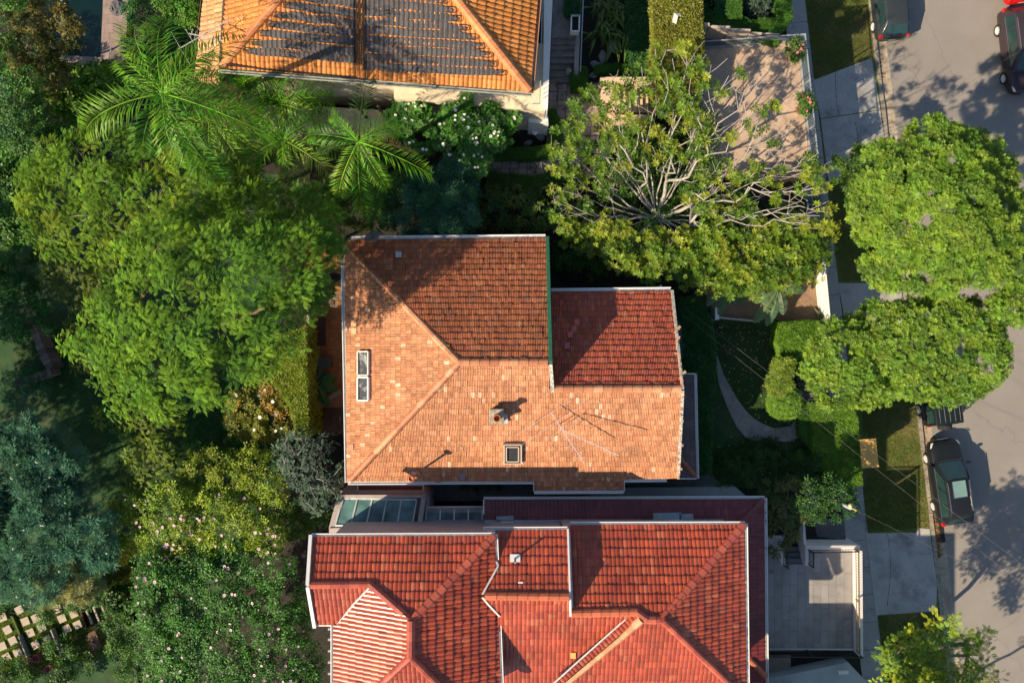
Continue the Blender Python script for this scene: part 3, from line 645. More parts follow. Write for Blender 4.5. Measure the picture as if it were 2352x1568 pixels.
rid(qN.at(850,1341)+U, qN.at(716,1343)+U, .3,.11,.42, rp, .04, 12); rid(qN.at(945,1425)+U, qN.at(850,1341)+U, .3,.11,.42, rp, .04, 13)
rid(qE.at(944,1425)+U, qE.at(943,1510)+U, .34,.12,.42, rp, .04, 14); rid(qE.at(943,1508)+U, qE.at(1040,1606)+U, .3,.11,.42, rp, .04, 15); rid(qW.at(943,1508)+U, qW.at(836,1606)+U, .3,.11,.42, rp, .04, 16)
RP['p']=rB; rid(mN.at(1115,1368)+U, mN.at(1306,1370)+U, .34,.12,.42, [(.48,.13,.06)], .04, 17)
RP['p']=rC; rid(eN.at(1314,1408)+U, eN.at(1462,1405)+U, .34,.12,.42, [(.48,.13,.06)], .04, 18); rid(eN.at(1460,1404)+U, eN.at(1486,1423)+U, .34,.12,.42, rp, .04, 19)
rid(eN.at(1486,1423)+U, eN.at(1522,1423)+U, .34,.12,.42, rp, .04, 20); rid(eN.at(1521,1421)+U, eN.at(1706,1206)+U, .36,.13,.36, rp, .05, 21)
rid(eE.at(1521,1423)+U, eE.at(1716,1608)+U, .3,.11,.42, rp, .04, 22); rid(eS.at(1472,1423)+U, eS.at(1250,1608)+U, .34,.12,.40, [(.52,.26,.13),(.56,.30,.16)], .05, 23)
# gutters and barges
gm = MB(); zg = Vector((0,0,-.04))
g = lambda pl,p,q,o: gutter(gm, pl.at(*p)+zg, pl.at(*q)+zg, w=.1, out=o)
g(qN,(716,1231),(1137,1229),N_); g(qE,(1137,1227),(1152,1608),E_); g(qW,(766,1435),(766,1608),W_); g(mN,(1110,1216),(1303,1215),N_)
g(eN,(1309,1204),(1711,1203),N_); g(eE,(1711,1202),(1716,1608),E_)
gm.bar(qG.at(728,1435), qG.at(771,1435), .06, .1)
gm.build('gutter', WHITE, sh)
mb = MB(); bz = Vector((-.06,0,.0)); 
mb.bar(qN.at(718,1229)+bz, qN.at(711,1343)+bz, .14,.3); mb.build('barge_board', WHITE, rA); mb = MB(); mb.bar(qG.at(711,1343)+bz, qG.at(727,1436)+bz, .14,.3); mb.build('barge_board', WHITE, rA)
mb = MB(); a,b_ = mN.at(1304,1214)+U, mN.at(1309,1369)+U; mb.bar(a,b_,.07,.16); mb.build('barge_board', WHITE, rB); mb = MB(); a,b_ = mS.at(1309,1370)+U, mS.at(1310,1412)+U; mb.bar(a,b_,.08,.16); mb.build('barge_board', WHITE, rB)
# lead flashings and valleys
LEAD = mat('lead_flashing', (.42,.44,.46), rough=.4, var=.25, scale=5)
mb = MB()
def strip(pl, pts, wd, lift=.09, col=None):
    for i in range(len(pts)-1): a,b_ = pl.at(*pts[i])+pl.n*lift, pl.at(*pts[i+1])+pl.n*lift; mb.bar(a,b_,wd,.012, up=pl.n)
strip(eN,[(1307,1222),(1314,1396)],.09,.07); strip(mN,[(1140,1290),(1144,1300),(1108,1365)],.08); strip(mS,[(1108,1368),(1122,1385),(1148,1412)],.08); 
strip(eW,[(1453,1409),(1230,1608)],.07,.08); strip(qG,[(850,1344),(812,1384),(773,1434)],.08,.1)
mb.build('valley_flashing', mat('pale_flashing',(.62,.62,.62),rough=.35,var=.2,scale=6), rB)
# vents on the middle slope
mb = MB(); c = [mN.at(*k)+mN.n*.09 for k in ((1171,1273),(1195,1273),(1195,1291),(1171,1291))]; mb.poly(c[::-1] if (c[1]-c[0]).cross(c[2]-c[1]).z<0 else c); fv = mb.build('flashing', WHITE, rB)
q = mN.at(1183,1281); mb = MB(); mb.tube([q, q+Vector((0,0,.75))], .045, 8); mb.build('vent_pipe', mat('grey_pipe',(.3,.28,.27)), fv)
mb = MB(); c = [mN.at(*k)+mN.n*.08 for k in ((1190,1336),(1201,1336),(1201,1340),(1190,1340))]; mb.poly(c[::-1]); mb.build('roof_bracket', WHITE, rB)
mb = MB(); c = [mS.at(*k)+mS.n*.085 for k in ((1310,1495),(1322,1495),(1322,1508),(1310,1508))]; mb.poly(c[::-1], (.72,.36,.10)); mb.poly([k-mS.n*.03 for k in c],(.72,.36,.10)); mb.build('replacement_tile', CAPR, rB)
# upper walls
def WQ(u,v,z=8.0): return P(u,v,z)
wall_block(sh, [P(745,1252,zW),P(1120,1252,zW),P(1125,1600,zW),P(785,1600,zW),P(785,1420,zW),P(745,1420,zW)], LOT-1.6, zW-.1, LAV)
wall_block(sh, [P(1120,1236,8.9),P(1296,1236,8.9),P(1296,1470,8.9),P(1120,1470,8.9)], LOT-1.6, 8.3, LAV)
wall_block(sh, [P(1296,1222,8.2),P(1694,1222,8.2),P(1696,1585,8.2),P(1296,1585,8.2)], LOT-1.6, 8.1, LAV)
mb = MB(); e1 = qG.at(735,1343)
mb.prism([(P(745,1252,zW).x+.0,P(745,1262,zW).y),(P(745,1252,zW).x,e1.y),(P(745,1252,zW).x,P(745,1410,zW).y),(P(745,1252,zW).x+.2,P(745,1410,zW).y),(P(745,1252,zW).x+.2,e1.y),(P(745,1252,zW).x+.2,P(745,1262,zW).y)], zW-.15, [zW,e1.z-.2,zW-.05,zW-.05,e1.z-.2,zW]); mb.build('gable_wall', LAV, sh)
x0 = P(1304,1215,8.2).x-.12   # side wall between the stepped roofs
mb = MB(); e1 = mN.at(1304,1230); e2 = mN.at(1308,1370); e3 = mS.at(1310,1405)
mb.prism([(x0,e1.y),(x0,e2.y),(x0,e3.y),(x0-.2,e3.y),(x0-.2,e2.y),(x0-.2,e1.y)], 7.8, [e1.z-.1,e2.z-.12,e3.z-.1,e3.z-.1,e2.z-.12,e1.z-.1]); mb.build('gable_wall', LAV, sh)
x0 = P(1137,1230,zW).x-.15
mb = MB(); mb.prism([(x0,P(0,1236,zW).y),(x0,P(0,1600,zW).y),(x0-.2,P(0,1600,zW).y),(x0-.2,P(0,1236,zW).y)], 8.3, zW-.08); mb.build('wall', LAV, sh)
for xx in (1180,1250,1400,1500,1600): q = P(xx,1222,8.2); window(sh, (q.x, q.y, 7.2), .9, .8, N_) if xx > 1300 else None
for k in (-10.5,-13.5): window(sh, (P(1695,1300,8.2).x+.02, k, 7.2), 1.2, 1.0, E_)
for k in (-14.2,): window(sh, (P(785,1500,zW).x, k, 7.4), 1.0, 1.3, W_)
# sun-shade battens on the west wall
mb = MB()
for v in (1443,1467,1493,1519,1545): a = P(754,v,7.6); b_ = P(768,v,7.6); mb = MB(); mb.bar(a,b_,.1,.16); mb.build('rafter_end', mat('grey_timber',(.36,.34,.32),var=.2), sh)
# lower maroon roof, north and east sides, in the shade of the upper storey
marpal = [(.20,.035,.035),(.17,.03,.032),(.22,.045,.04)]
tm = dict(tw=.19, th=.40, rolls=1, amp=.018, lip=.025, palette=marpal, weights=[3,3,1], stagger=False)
lN = Plane(1400,1146,5.3,N_,16); lE = Plane(1756,1300,5.3,E_,16)
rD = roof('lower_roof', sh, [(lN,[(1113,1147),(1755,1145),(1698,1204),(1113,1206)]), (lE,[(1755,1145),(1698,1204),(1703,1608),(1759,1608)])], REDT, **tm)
RP['p']=rD; rid(lN.at(1700,1200)+U, lN.at(1752,1148)+U, .28,.09,.42, [(.20,.05,.045)], .03, 31); rid(lE.at(1722,1515)+U, lE.at(1757,1552)+U, .28,.09,.4, [(.40,.12,.06)], .04, 32)
gm = MB(); gutter(gm, lN.at(1111,1146)+zg, lN.at(1757,1144)+zg, w=.1, out=N_); gutter(gm, lE.at(1756,1143)+zg, lE.at(1760,1608)+zg, w=.1, out=E_); gm.bar(lN.at(1111,1147), lN.at(1111,1180), .06,.1); gm.build('gutter', WHITE, rD)
mb = MB(); 
for a,b_,wd in (((1113,1202),(1660,1200),.32),((1140,1198),(1180,1196),.5),((1500,1194),(1565,1192),.65),((1560,1195),(1592,1194),.6)): mb.bar(lN.at(*a)+lN.n*.09, lN.at(*b_)+lN.n*.09, wd,.014, up=lN.n)
mb.build('lead_flashing', mat('blue_grey_lead',(.30,.37,.42),rough=.4,var=.25,scale=5), rD)
mb = MB(); mb.tube([lN.at(1150,1197)+Vector((0,0,.15)), lN.at(1178,1197)+Vector((0,0,.15)), lN.at(1178,1204)+Vector((0,0,.4))], .04, 8); mb.tube([lN.at(1534,1193)+Vector((0,0,.15)), lN.at(1565,1193)+Vector((0,0,.15)), lN.at(1572,1200)+Vector((0,0,.4))], .04, 8); mb.build('downpipe', WHITE, rD)
wall_block(sh, [P(1116,1166,5.3),P(1742,1160,5.3),P(1745,1600,5.3),P(1116,1600,5.3)], 0.4, 5.0, LAV)
print('E eave', eE.p.z, 'W', zW)
# ---- glass roofed annexe
ax = empty('sunroom', P(880,1190,LOT), 'low annexe with a frosted glass roof between the two houses', 'sunroom')
wall_block(ax, [P(756,1224,5.6),P(782,1128,4.7),P(975,1128,4.7),P(985,1142,4.7),P(985,1205,5.0),P(1115,1205,5.0),P(1115,1262,5.0),P(756,1262,5.0)], LOT-1.5, 4.6, LAV)
FG = mat('frosted_green_glass', (.13,.27,.25), rough=.18, spec=.6, col2=(.035,.07,.065), scale=.9, detail=2)
gp = [P(787,1144,4.95),P(957,1146,4.95),P(947,1208,5.25),P(770,1206,5.25)]
def pane_roof(par, c, n, fr, gl, wd=.07):
    mb = MB(); g2 = MB()
    for k in range(n+1):
        f = k/n; a = c[0].lerp(c[1],f); b_ = c[3].lerp(c[2],f); mb.bar(a,b_,wd,.09)
    mb.bar(c[0],c[1],wd*1.3,.1); mb.bar(c[3],c[2],wd*1.3,.1); mb.build('glazing_bar', fr, par)
    for k in range(n):
        a,b_ = c[0].lerp(c[1],k/n), c[0].lerp(c[1],(k+1)/n); d,e_ = c[3].lerp(c[2],k/n), c[3].lerp(c[2],(k+1)/n)
        g2 = MB(); g2.poly([d,e_,b_,a]); g2.build('glass_pane', gl, par)
TAUPE = mat('taupe_trim', (.40,.35,.33), var=.15, scale=3)
pane_roof(ax, gp, 5, mat('grey_white_frame',(.55,.57,.57)), FG)
mb = MB(); mb.bar(P(778,1137,4.9),P(975,1137,4.9),.14,.5); mb.bar(P(975,1133,4.9),P(963,1212,5.2),.22,.4); mb.bar(P(758,1216,5.1),P(965,1214,5.1),.25,.4); mb.bar(P(783,1142,4.9),P(764,1214,5.1),.35,.25); mb.build('roof_kerb', TAUPE, ax)
mb = MB(); mb.prism([P(979,1168,4.85),P(1112,1166,4.85),P(1112,1205,4.85),P(979,1205,4.85)], 4.5, 4.68); mb.build('roof_slab', TAUPE, ax)
pane_roof(ax, [P(980,1164,4.6),P(1108,1163,4.6),P(1108,1196,4.8),P(978,1196,4.8)], 4, WHITE, FG, .06)
# maroon flat canopy on the boundary side of the middle house
mb = MB(); mb.prism([P(824,1100,4.3),P(969,1100,4.3),P(971,1129,4.3),P(824,1129,4.3)], 4.15, 4.3); mc = mb.build('canopy', mat('maroon_sheet_metal',(.16,.045,.04),rough=.45,var=.2,scale=2), mh)
mb = MB(); mb.bar(P(822,1100,4.33),P(822,1131,4.33),.05,.12); mb.bar(P(971,1100,4.33),P(973,1131,4.33),.05,.12)
for v in (1108,1114): mb.bar(P(824,v,4.32),P(969,v,4.32),.03,.03, )
mb.build('canopy_trim', WHITE, mc)
# paved side passage and boundary wall between the houses
sheet('side_passage', [P(980,1060,LOT),P(1600,1060,LOT),P(1700,1150,LOT),P(980,1150,LOT)], LOT+.02, mat('grey_paving',(.17,.18,.17),var=.25,scale=2,scale2=15))
mb = MB(); mb.prism([P(975,1092,LOT),P(1560,1092,LOT),P(1560,1096,LOT),P(975,1096,LOT)], LOT, LOT+1.3); mb.build('boundary_wall', mat('dark_brick',(.12,.06,.04),var=.3,scale=10), label='low dark brick wall in the shaded passage between the two houses', cat='wall')
mb = MB(); mb.prism([P(1432,1119,3.0),P(1690,1118,3.0),P(1723,1147,3.0),P(1300,1147,3.0)], LOT-.3, 3.0)
mb.build('flat_roof', mat('grey_green_membrane',(.36,.40,.38),var=.15,scale=1.5), label='pale grey flat roofed lean-to beside the maroon roof', cat='lean-to')
# ================================================================== north house (orange tiles, solar pool heating)
nh = empty('house', P(900,60,LOT), 'cream house at the top with an orange tile roof carrying black solar heating mats', 'house')
orgpal = [(.58,.235,.06),(.54,.19,.045),(.62,.28,.09),(.46,.17,.05),(.57,.22,.05)]
to = dict(tw=.21, th=.42, rolls=1, amp=.05, lip=.035, palette=orgpal, weights=[4,4,2,2,3], stagger=False)
zT = 8.6
dS = Vector((54,713)).normalized()
tS = Plane(860,186,zT,(dS.x*-1*-1*0-.0755,-.997),25); tE = Plane(1230,100,zT,(.997,-.075),25); tW = Plane(510,80,zT,(-.997,-.06),22)
hipE = [(1218,212),(1046,-5)]; hipW = [(509,156),(648,-8)]
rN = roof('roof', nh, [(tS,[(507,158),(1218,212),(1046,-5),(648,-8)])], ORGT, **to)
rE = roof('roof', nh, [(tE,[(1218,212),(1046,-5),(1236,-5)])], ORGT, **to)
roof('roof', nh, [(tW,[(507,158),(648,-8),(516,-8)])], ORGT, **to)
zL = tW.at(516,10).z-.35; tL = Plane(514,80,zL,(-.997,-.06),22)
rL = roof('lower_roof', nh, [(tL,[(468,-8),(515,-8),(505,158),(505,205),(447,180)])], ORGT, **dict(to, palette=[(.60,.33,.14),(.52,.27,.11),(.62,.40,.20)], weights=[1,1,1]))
RP.update(m=CAPO,p=rN); op = [(.52,.19,.075),(.58,.24,.09)]
rid(tS.at(1044,-8)+U, tS.at(1216,208)+U, .40,.14,.45, op, .05, 41); rid(tS.at(650,-10)+U, tS.at(512,152)+U, .34,.12,.45, op, .05, 42)
gm = MB(); a,b_ = tS.at(503,160)+zg, tS.at(1221,214)+zg; gutter(gm, a, b_, w=.12, out=(-.0755,-.997)); gm.build('gutter', mat('aged_copper_gutter',(.40,.42,.36),var=.3,scale=4), rN)
gm = MB(); gutter(gm, tE.at(1220,213)+zg, tE.at(1238,-6)+zg, w=.1, out=E_); gm.build('gutter', mat('terracotta_gutter',(.42,.22,.14),var=.2), rE)
gm = MB(); gutter(gm, tL.at(447,182)+zg, tL.at(468,-6)+zg, w=.1, out=W_); mb = gm; a,b_ = tW.at(516,-8),tW.at(506,158); mb.bar(a,b_,.1,.16); gm.build('gutter', mat('brown_gutter',(.10,.07,.05)), rL)
# solar pool heating: long black mats side by side with hairpin pipe ends
BLK = mat('black_rubber_mat', (.075,.07,.072), rough=.7, spec=.3, var=.3, scale=3, scale2=20)
sp = empty('x', (0,0,0), None, None); bpy.data.objects.remove(sp)
def lineu(v, e):   # u on hip line at row v
    (u0,v0),(u1,v1) = e; return u0+(u1-u0)*(v-v0)/(v1-v0)
PIPE = mat('black_pipe', (.03,.03,.033), rough=.4, spec=.5)
su, sv = tS.h, tS.up
def mat_strip(vL, vR, side, k):
    # both ends given on the image, rows run parallel to the eave
    if side == 'L':
        uR = 816; uL = lineu(vL, hipW)+22+random.uniform(-3,3)
    else:
        uL = 836; uR = lineu(vR, hipE)-28+random.uniform(-3,3)
    a = tS.at(uL, vL); b_ = tS.at(uR, vR); d = (b_-a).normalized(); L_ = (b_-a).length; wd = .165
    n_ = 60; mb = MB(); hgt = lambda x: .085+.018*math.cos(x/.21*2*math.pi)
    prof = [(-wd,-.055),(-wd,.0),(-wd*.33,.008),(wd*.33,.008),(wd,0),(wd,-.055)]
    prev = None
    wob = [random.uniform(-.02,.02) for _ in range(8)]
    N2 = int(L_/.07)
    for i in range(N2+1):
        x = L_*i/N2; f = x/L_
        taper = 1.0
        if side == 'L': taper = min(1, .25+x/.7)
        else: taper = min(1, .25+(L_-x)/.7)
        off = sum(wob[j]*math.sin(f*math.pi*(j+1)*1.3+j) for j in range(4))
        cur = [a + d*x + sv*(p*taper+off) + tS.n*(hgt(x)+q) for p,q in prof]
        if prev: 
            for j in range(len(prof)-1): mb.quad(prev[j],cur[j],cur[j+1],prev[j+1])
        prev = cur
    o = mb.build('solar_mat', BLK, nh)
    # hairpin pipe round the outer end
    c = (a if side=='L' else b_) + tS.n*.12; s_ = -1 if side=='L' else 1
    pts = [c + d*(-s_*.35) - sv*.11] + [c + d*s_*(.12*math.cos(t_)+.0) + sv*(.11*math.sin(t_)) for t_ in [R(-90+20*q) for q in range(10)]] + [c + d*(-s_*.35) + sv*.11]
    mb = MB(); mb.tube(pts, .016, 5); mb.build('pipe_loop', PIPE, o)
rows = [8,31,52,73,95,117,138]
for k,v in enumerate([-14,8,30,51,72,93,112]): mat_strip(v+4, v+24, 'L', k)
for k,v in enumerate([-17,4,24,45,66,87,107,128,148]): mat_strip(v+3, v+19, 'R', k)
mb = MB()
for u0 in (813,820,829,838): mb.tube([tS.at(u0,-8)+tS.n*.14, tS.at(u0+(1 if u0<825 else 3),150 if u0!=838 else 182)+tS.n*.14], .022 if u0!=820 else .035, 6)
mb.tube([tS.at(522,146)+tS.n*.13, tS.at(600,158)+tS.n*.13, tS.at(842,183)+tS.n*.13], .028, 6); mb.tube([tS.at(522,150)+tS.n*.12, tS.at(820,178)+tS.n*.12, tS.at(816,140)+tS.n*.12], .02, 6)
mb.tube([tW.at(508,132)+tW.n*.2, tW.at(516,146)+tW.n*.2, tS.at(524,147)+tS.n*.15], .03, 6)
mb.build('manifold_pipe', PIPE, nh)
# walls
wp = [P(530,170,zT),P(1200,222,zT),P(1222,-60,zT),P(530,-60,zT)]
wp = [(q.x, q.y+.55) for q in wp]
CR = CREAM
# ground floor box stands a little further out than the eave wall
w1 = P(600,262,LOT); w2 = P(1258,290,LOT)
yS = lambda x: P(1176,0,0).y*0 + (P(860,186,zT).y + .62 - .0755*0 + (x-P(860,186,zT).x)*(-.0757))
xl, xr = P(530,180,zT).x, P(1222,200,zT).x-.25
wall_block(nh, [(xl,yS(xl)),(xr,yS(xr)),(xr+.5,18.2),(xl,18.2)], LOT-1.6, zT-.15, CR)
# balcony / porch level: broad cream parapet and lower storey
for nm,(u0,v0,u1,v1,za,zb) in {'porch_wall':(905,208,1262,252,LOT-1.6,5.9)}.items():
    a = P(905,226,5.9); b_ = P(1252,256,5.9); mb = MB(); mb.prism([(a.x,a.y),(b_.x,b_.y),(b_.x+.1,b_.y+3.2),(a.x,a.y+3.4)], LOT-1.6, 5.9); pw = mb.build('wall', CR, nh)
mb = MB(); a = P(1232,258,5.2); b_ = P(1256,262,5.2); mb.prism([P(1215,236,5.4),P(1258,238,5.4),P(1260,284,4.6),P(1214,280,4.6)], LOT-1.5, 4.55); mb.build('entrance_pier', WHITE, nh)
mb = MB(); mb.prism([P(1250,-20,6.2),P(1270,-20,6.2),P(1258,250,6.2),P(1247,250,6.2)], LOT-1.6, 6.2); mb.build('balcony_wall', WHITE, nh)
mb = MB(); mb.bar(P(1246,-20,6.9),P(1240,238,6.9),.05,.06); mb.bar(P(1240,238,6.9),P(1222,238,6.9),.05,.05)
for k in range(24): q = P(1246-k*.26,-10+k*10.5,6.2); mb.bar(q, q+Vector((0,0,.7)),.025)
mb.build('balcony_rail', BLUEM, nh)
mb = MB(); a,b_,c,d = P(1236,195,5.8),P(1258,196,5.8),P(1252,235,5.8),P(1232,235,5.8)
for p,q in ((a,c),(b_,d),(a.lerp(d,.5),b_.lerp(c,.5)),(a,d),(b_,c),(a.lerp(b_,.5),c.lerp(d,.5))): mb.bar(p,q,.03)
mb.build('trellis', BLUEM, nh)
WG = glassy('green_window_glass',(.05,.10,.08), .1)
for (u,hh2) in ((775,1.3),(800,1.3),(1015,.9),(1040,.9),(690,1.1),(1120,1.1)):
    x = P(u,200,zT).x; window(nh, (x, yS(x)-.0, 7.4), 1.5, hh2+.5, (-.0755,-.997), WG, mat('dark_green_frame',(.08,.14,.11)))
for u in (960,1080,1180): x = P(u,240,4.5).x; window(nh, (x, P(905,226,5.9).y+(x-P(905,226,5.9).x)*-.077-.03, 4.2), 1.3,1.3, (-.0755,-.997), WG)
# lower cream terrace wall at the west part
mb = MB(); mb.prism([P(600,235,4.2),P(905,252,4.2),P(905,300,3.6),P(600,286,3.6)], YARD-.2, 4.0); mb.build('terrace_wall', CR, nh)
mb = MB(); mb.bar(P(820,242,5.0), P(862,298,3.0), .14,.14); mb.bar(P(868,244,5.0), P(905,300,3.0), .14,.14); mb.build('handrail', mat('brown_handrail',(.12,.08,.05)), nh)
mb = MB(); mb.prism([P(640,292,4.0),P(664,290,4.0),P(664,302,4.0),P(640,304,4.0)], 3.6, 4.1); mb.build('air_conditioner', mat('pale_green_metal',(.4,.5,.46)), nh)
# antenna over the north house's west corner
ft = tL.at(488,118)
def carry_all(e, c):
    carry(e, c, R(30), 1.0, 1.6, [(-.9,.8,.8),(-.3,.6,.6),(.2,.45,.45),(.6,.35,.35),(1.0,.3,.3),(1.4,.25,.25)])
    carry(e, c+Vector((0,0,.3)), R(-12), .3, 1.3, [(k*.18-.2,.16,.16) for k in range(8)])
e = antenna(ft, 'television antenna over the orange tiles beside the palm fronds', [], 1.6); carry_all(e, ft+Vector((0,0,1.6)))
# ------------------------------------------------------------------ foliage toolkit
LEAF = attr_mat('leaf', rough=.5, spec=.35, trans=.34)
GLOSS = attr_mat('glossy_leaf', rough=.48, spec=.32, trans=.3)
DULL = attr_mat('dull_leaf', rough=.75, spec=.15, trans=.2)
def T_rosette(n=7, w=.17, up=.35, seed=1, base=.06):
    r = random.Random(seed); V=[]; Fc=[]
    for k in range(n):
        a = 2*math.pi*k/n + r.uniform(-.25,.25); l = r.uniform(.8,1.1); c,s = math.cos(a),math.sin(a); u_ = up*r.uniform(.5,1.5); b=len(V)
        V += [(c*base,s*base,0),(c*l*.55+s*w,s*l*.55-c*w,u_*.6),(c*l,s*l,u_*.7),(c*l*.55-s*w,s*l*.55+c*w,u_*.6)]; Fc.append((b,b+1,b+2,b+3))
    return V,Fc
def T_sprig(pairs=6, ll=.30, w=.05, droop=.2):
    V=[];Fc=[]
    for k in range(pairs):
        x = .08+.8*k/(pairs-1); l = ll*math.sin(math.pi*(.25+.65*k/(pairs-1)))**.7; z=-droop*x*x
        for s in (-1,1):
            b=len(V); dx = l*.55; dy = s*l*.85
            V += [(x,0,z),(x+dx*.5-w*.6,dy*.5+s*w*.5,z+.03),(x+dx,dy,z-.05),(x+dx*.5+w,dy*.5-s*w*.5,z+.03)]; Fc.append((b,b+1,b+2,b+3) if s<0 else (b,b+3,b+2,b+1))
    b=len(V); V += [(.85,-.03,-droop*.8),(1,-.03,-droop),(1.08,0,-droop*1.1),(.95,.04,-droop*.9)]; Fc.append((b,b+1,b+2,b+3))
    return V,Fc
def T_cluster(n=6, l=.8, w=.24, seed=2, spread=1.0):
    r = random.Random(seed); V=[];Fc=[]
    for k in range(n):
        a = r.uniform(0,6.28); o = Vector((r.uniform(-.6,.6),r.uniform(-.6,.6),r.uniform(-.3,.3)))*spread
        d = Vector((math.cos(a),math.sin(a),r.uniform(-.3,.5))).normalized(); p = d.cross(Vector((0,0,1))).normalized(); L_=l*r.uniform(.7,1.2); b=len(V)
        for q in (o, o+d*L_*.5+p*w, o+d*L_, o+d*L_*.5-p*w): V.append(tuple(q))
        Fc.append((b,b+1,b+2,b+3))
    return V,Fc
GAIN = 1.42
STY = {
 'rosette': (T_rosette(7,.17,.35,1), .19), 'magnolia': (T_rosette(8,.17,.45,3), .27), 'frangipani': (T_rosette(9,.15,.25,4), .36),
 'sprig': (T_sprig(6,.34,.06,.25), .46), 'cluster': (T_cluster(7,.85,.24,5), .13), 'big': (T_cluster(6,.9,.26,6), .2), 'fine': (T_cluster(9,.7,.2,7,1.2), .12),
 'needle': (T_rosette(12,.055,.8,8,.02), .25), 'narrow': (T_rosette(9,.07,.6,9,.02), .30), 'pinnate': (T_sprig(5,.42,.09,.15), .42)}
def mixcols(pal, n, jit=.3):
    pal = np.array(pal); k = RNG.integers(0,len(pal),n); k2 = RNG.integers(0,len(pal),n); f = RNG.random((n,1))
    return (pal[k]*f+pal[k2]*(1-f))
def crown_mesh(lobes, style, pal, dens=1.0, clump=.45, per=16, scale=1.0, m=None, flat=.6, low=-.35, shell=(.78,1.05), yellow=None):
    """lobes: list of (centre Vector, rx, rz). Returns mesh and clump centres"""
    (T,Fc), s0 = STY[style]; cs=[]; cn=[]
    C = np.array([tuple(l[0]) for l in lobes]); RX = np.array([l[1] for l in lobes]); RZ = np.array([l[2] for l in lobes])
    for i in range(len(lobes)):
        n = max(3, int(dens*4.2*RX[i]*(RX[i]+RZ[i])/(clump*clump*2.2)))
        d = rvec(n*2); d = d[d[:,2] > low][:n]
        rr = RNG.uniform(shell[0],shell[1],(len(d),1)); p = C[i] + d*rr*np.array([RX[i],RX[i],RZ[i]])
        dd = (p[:,None,:]-C[None])/np.stack([RX,RX,RZ],1)[None]; q = np.linalg.norm(dd,axis=2); q[:,i] = 9
        keep = q.min(1) > .78 if len(lobes) > 1 else np.ones(len(d),bool)
        cs.append(p[keep]); cn.append(d[keep])
    cs = np.concatenate(cs); cn = np.concatenate(cn); n = len(cs)
    ct = mixcols(pal, n)*(.72+.5*RNG.random((n,1)))
    if yellow is not None:
        k = RNG.random(n) < yellow[1]; ct[k] = np.array(yellow[0])*(.8+.4*RNG.random((k.sum(),1)))
    off = rvec(n*per)*RNG.uniform(.35,1.0,(n*per,1))*clump*np.array([1,1,flat]); off[:,2] = np.abs(off[:,2])*.9-.1*clump
    pos = np.repeat(cs,per,0)+off; nb = np.repeat(cn,per,0); nr = nb*.5 + np.array([-.30,-.20,.70]) + .42*RNG.normal(size=pos.shape)
    xd = off*np.array([1,1,.2]) + nb*.35*clump + .15*clump*RNG.normal(size=pos.shape)
    col = np.repeat(ct,per,0)*(.72+.56*RNG.random((n*per,1)))*GAIN
    return leaves_mesh('crown', T, Fc, pos, nr, xd, s0*scale*(.7+.6*RNG.random(n*per)), col, m or LEAF), cs
def limbs(mb, root, fork, targets, r0=.012, pw=2.1, radial=0.0, seeds=None, jitter=.12, maxr=.35, sides=5, bias=.35, col=None, curve=.15):
    nodes = [Vector(root)]; par = [-1]; nst = 3
    for k in range(1,nst+1): nodes.append(Vector(root).lerp(Vector(fork), k/nst)+Vector((rnd(-1,1),rnd(-1,1),0))*jitter*.4*(k<nst)); par.append(k-1)
    dist0 = [ (n-nodes[nst]).length for n in nodes]; first = nst
    for path in (seeds or []):
        pv = first
        for q in path: nodes.append(Vector(q)); par.append(pv); pv = len(nodes)-1
    tg = sorted([Vector(t) for t in targets], key=lambda t: (t-nodes[first]).length)
    plen = {i:((nodes[i]-nodes[first]).length if i>=first else 99) for i in range(len(nodes))}; tips=[]
    for t in tg:
        dt = (t-nodes[first]).length
        best=None;bc=1e9
        for i in range(first,len(nodes)):
            d = (t-nodes[i]).length
            if (nodes[i]-nodes[first]).length > dt*.92+.01: continue
            c = d + bias*plen[i]
            if radial and i != first:
                v1 = t-nodes[first]; v2 = nodes[i]-nodes[first]
                if v2.length > .05: c += radial*v2.length*(1-v1.normalized().dot(v2.normalized()))*4
            if c < bc: bc=c;best=i
        if best is None: best=first
        a = nodes[best]; L_ = (t-a).length; k = max(1,int(L_/.55)); prev = best
        for j in range(1,k+1):
            f = j/k; q = a.lerp(t,f); 
            if j<k: q += Vector((rnd(-1,1),rnd(-1,1),rnd(-.5,1)))*jitter*min(1,L_) + Vector((0,0,-curve*L_*math.sin(math.pi*f)*.5))
            nodes.append(q); par.append(prev); plen[len(nodes)-1] = plen[prev]+(q-nodes[prev]).length; prev=len(nodes)-1
        tips.append(prev)
    ch = [[] for _ in nodes]
    for i,p in enumerate(par):
        if p>=0: ch[p].append(i)
    rad=[0.0]*len(nodes)
    for i in range(len(nodes)-1,-1,-1):
        rad[i] = r0 if not ch[i] else min(maxr,(sum(rad[c]**pw for c in ch[i]))**(1/pw)+r0*.12)
    # chains: follow thickest child
    started=set()
    def chain(s, parent):
        pts=[]; rs=[]
        if parent is not None: pts.append(nodes[parent]); rs.append(min(rad[parent],rad[s]*1.25))
        i=s
        while True:
            pts.append(nodes[i]); rs.append(rad[i])
            if not ch[i]: break
            c = max(ch[i], key=lambda x: rad[x])
            for o in ch[i]:
                if o!=c: stack.append((o,i))
            i=c
        if len(pts)>1: mb.tube(pts, rs, sides if rs[0]>.03 else 4, col, cap=False)
    stack=[(0,None)]
    while stack: s_,p_=stack.pop(); chain(s_,p_)
    return nodes
def dist_edge(poly, q):
    d=1e9; n=len(poly)
    for i in range(n):
        a=np.array(poly[i]);b=np.array(poly[(i+1)%n]);ab=b-a;t=np.clip(np.dot(np.array(q)-a,ab)/max(1e-9,np.dot(ab,ab)),0,1); d=min(d,np.linalg.norm(np.array(q)-a-ab*t))
    return d
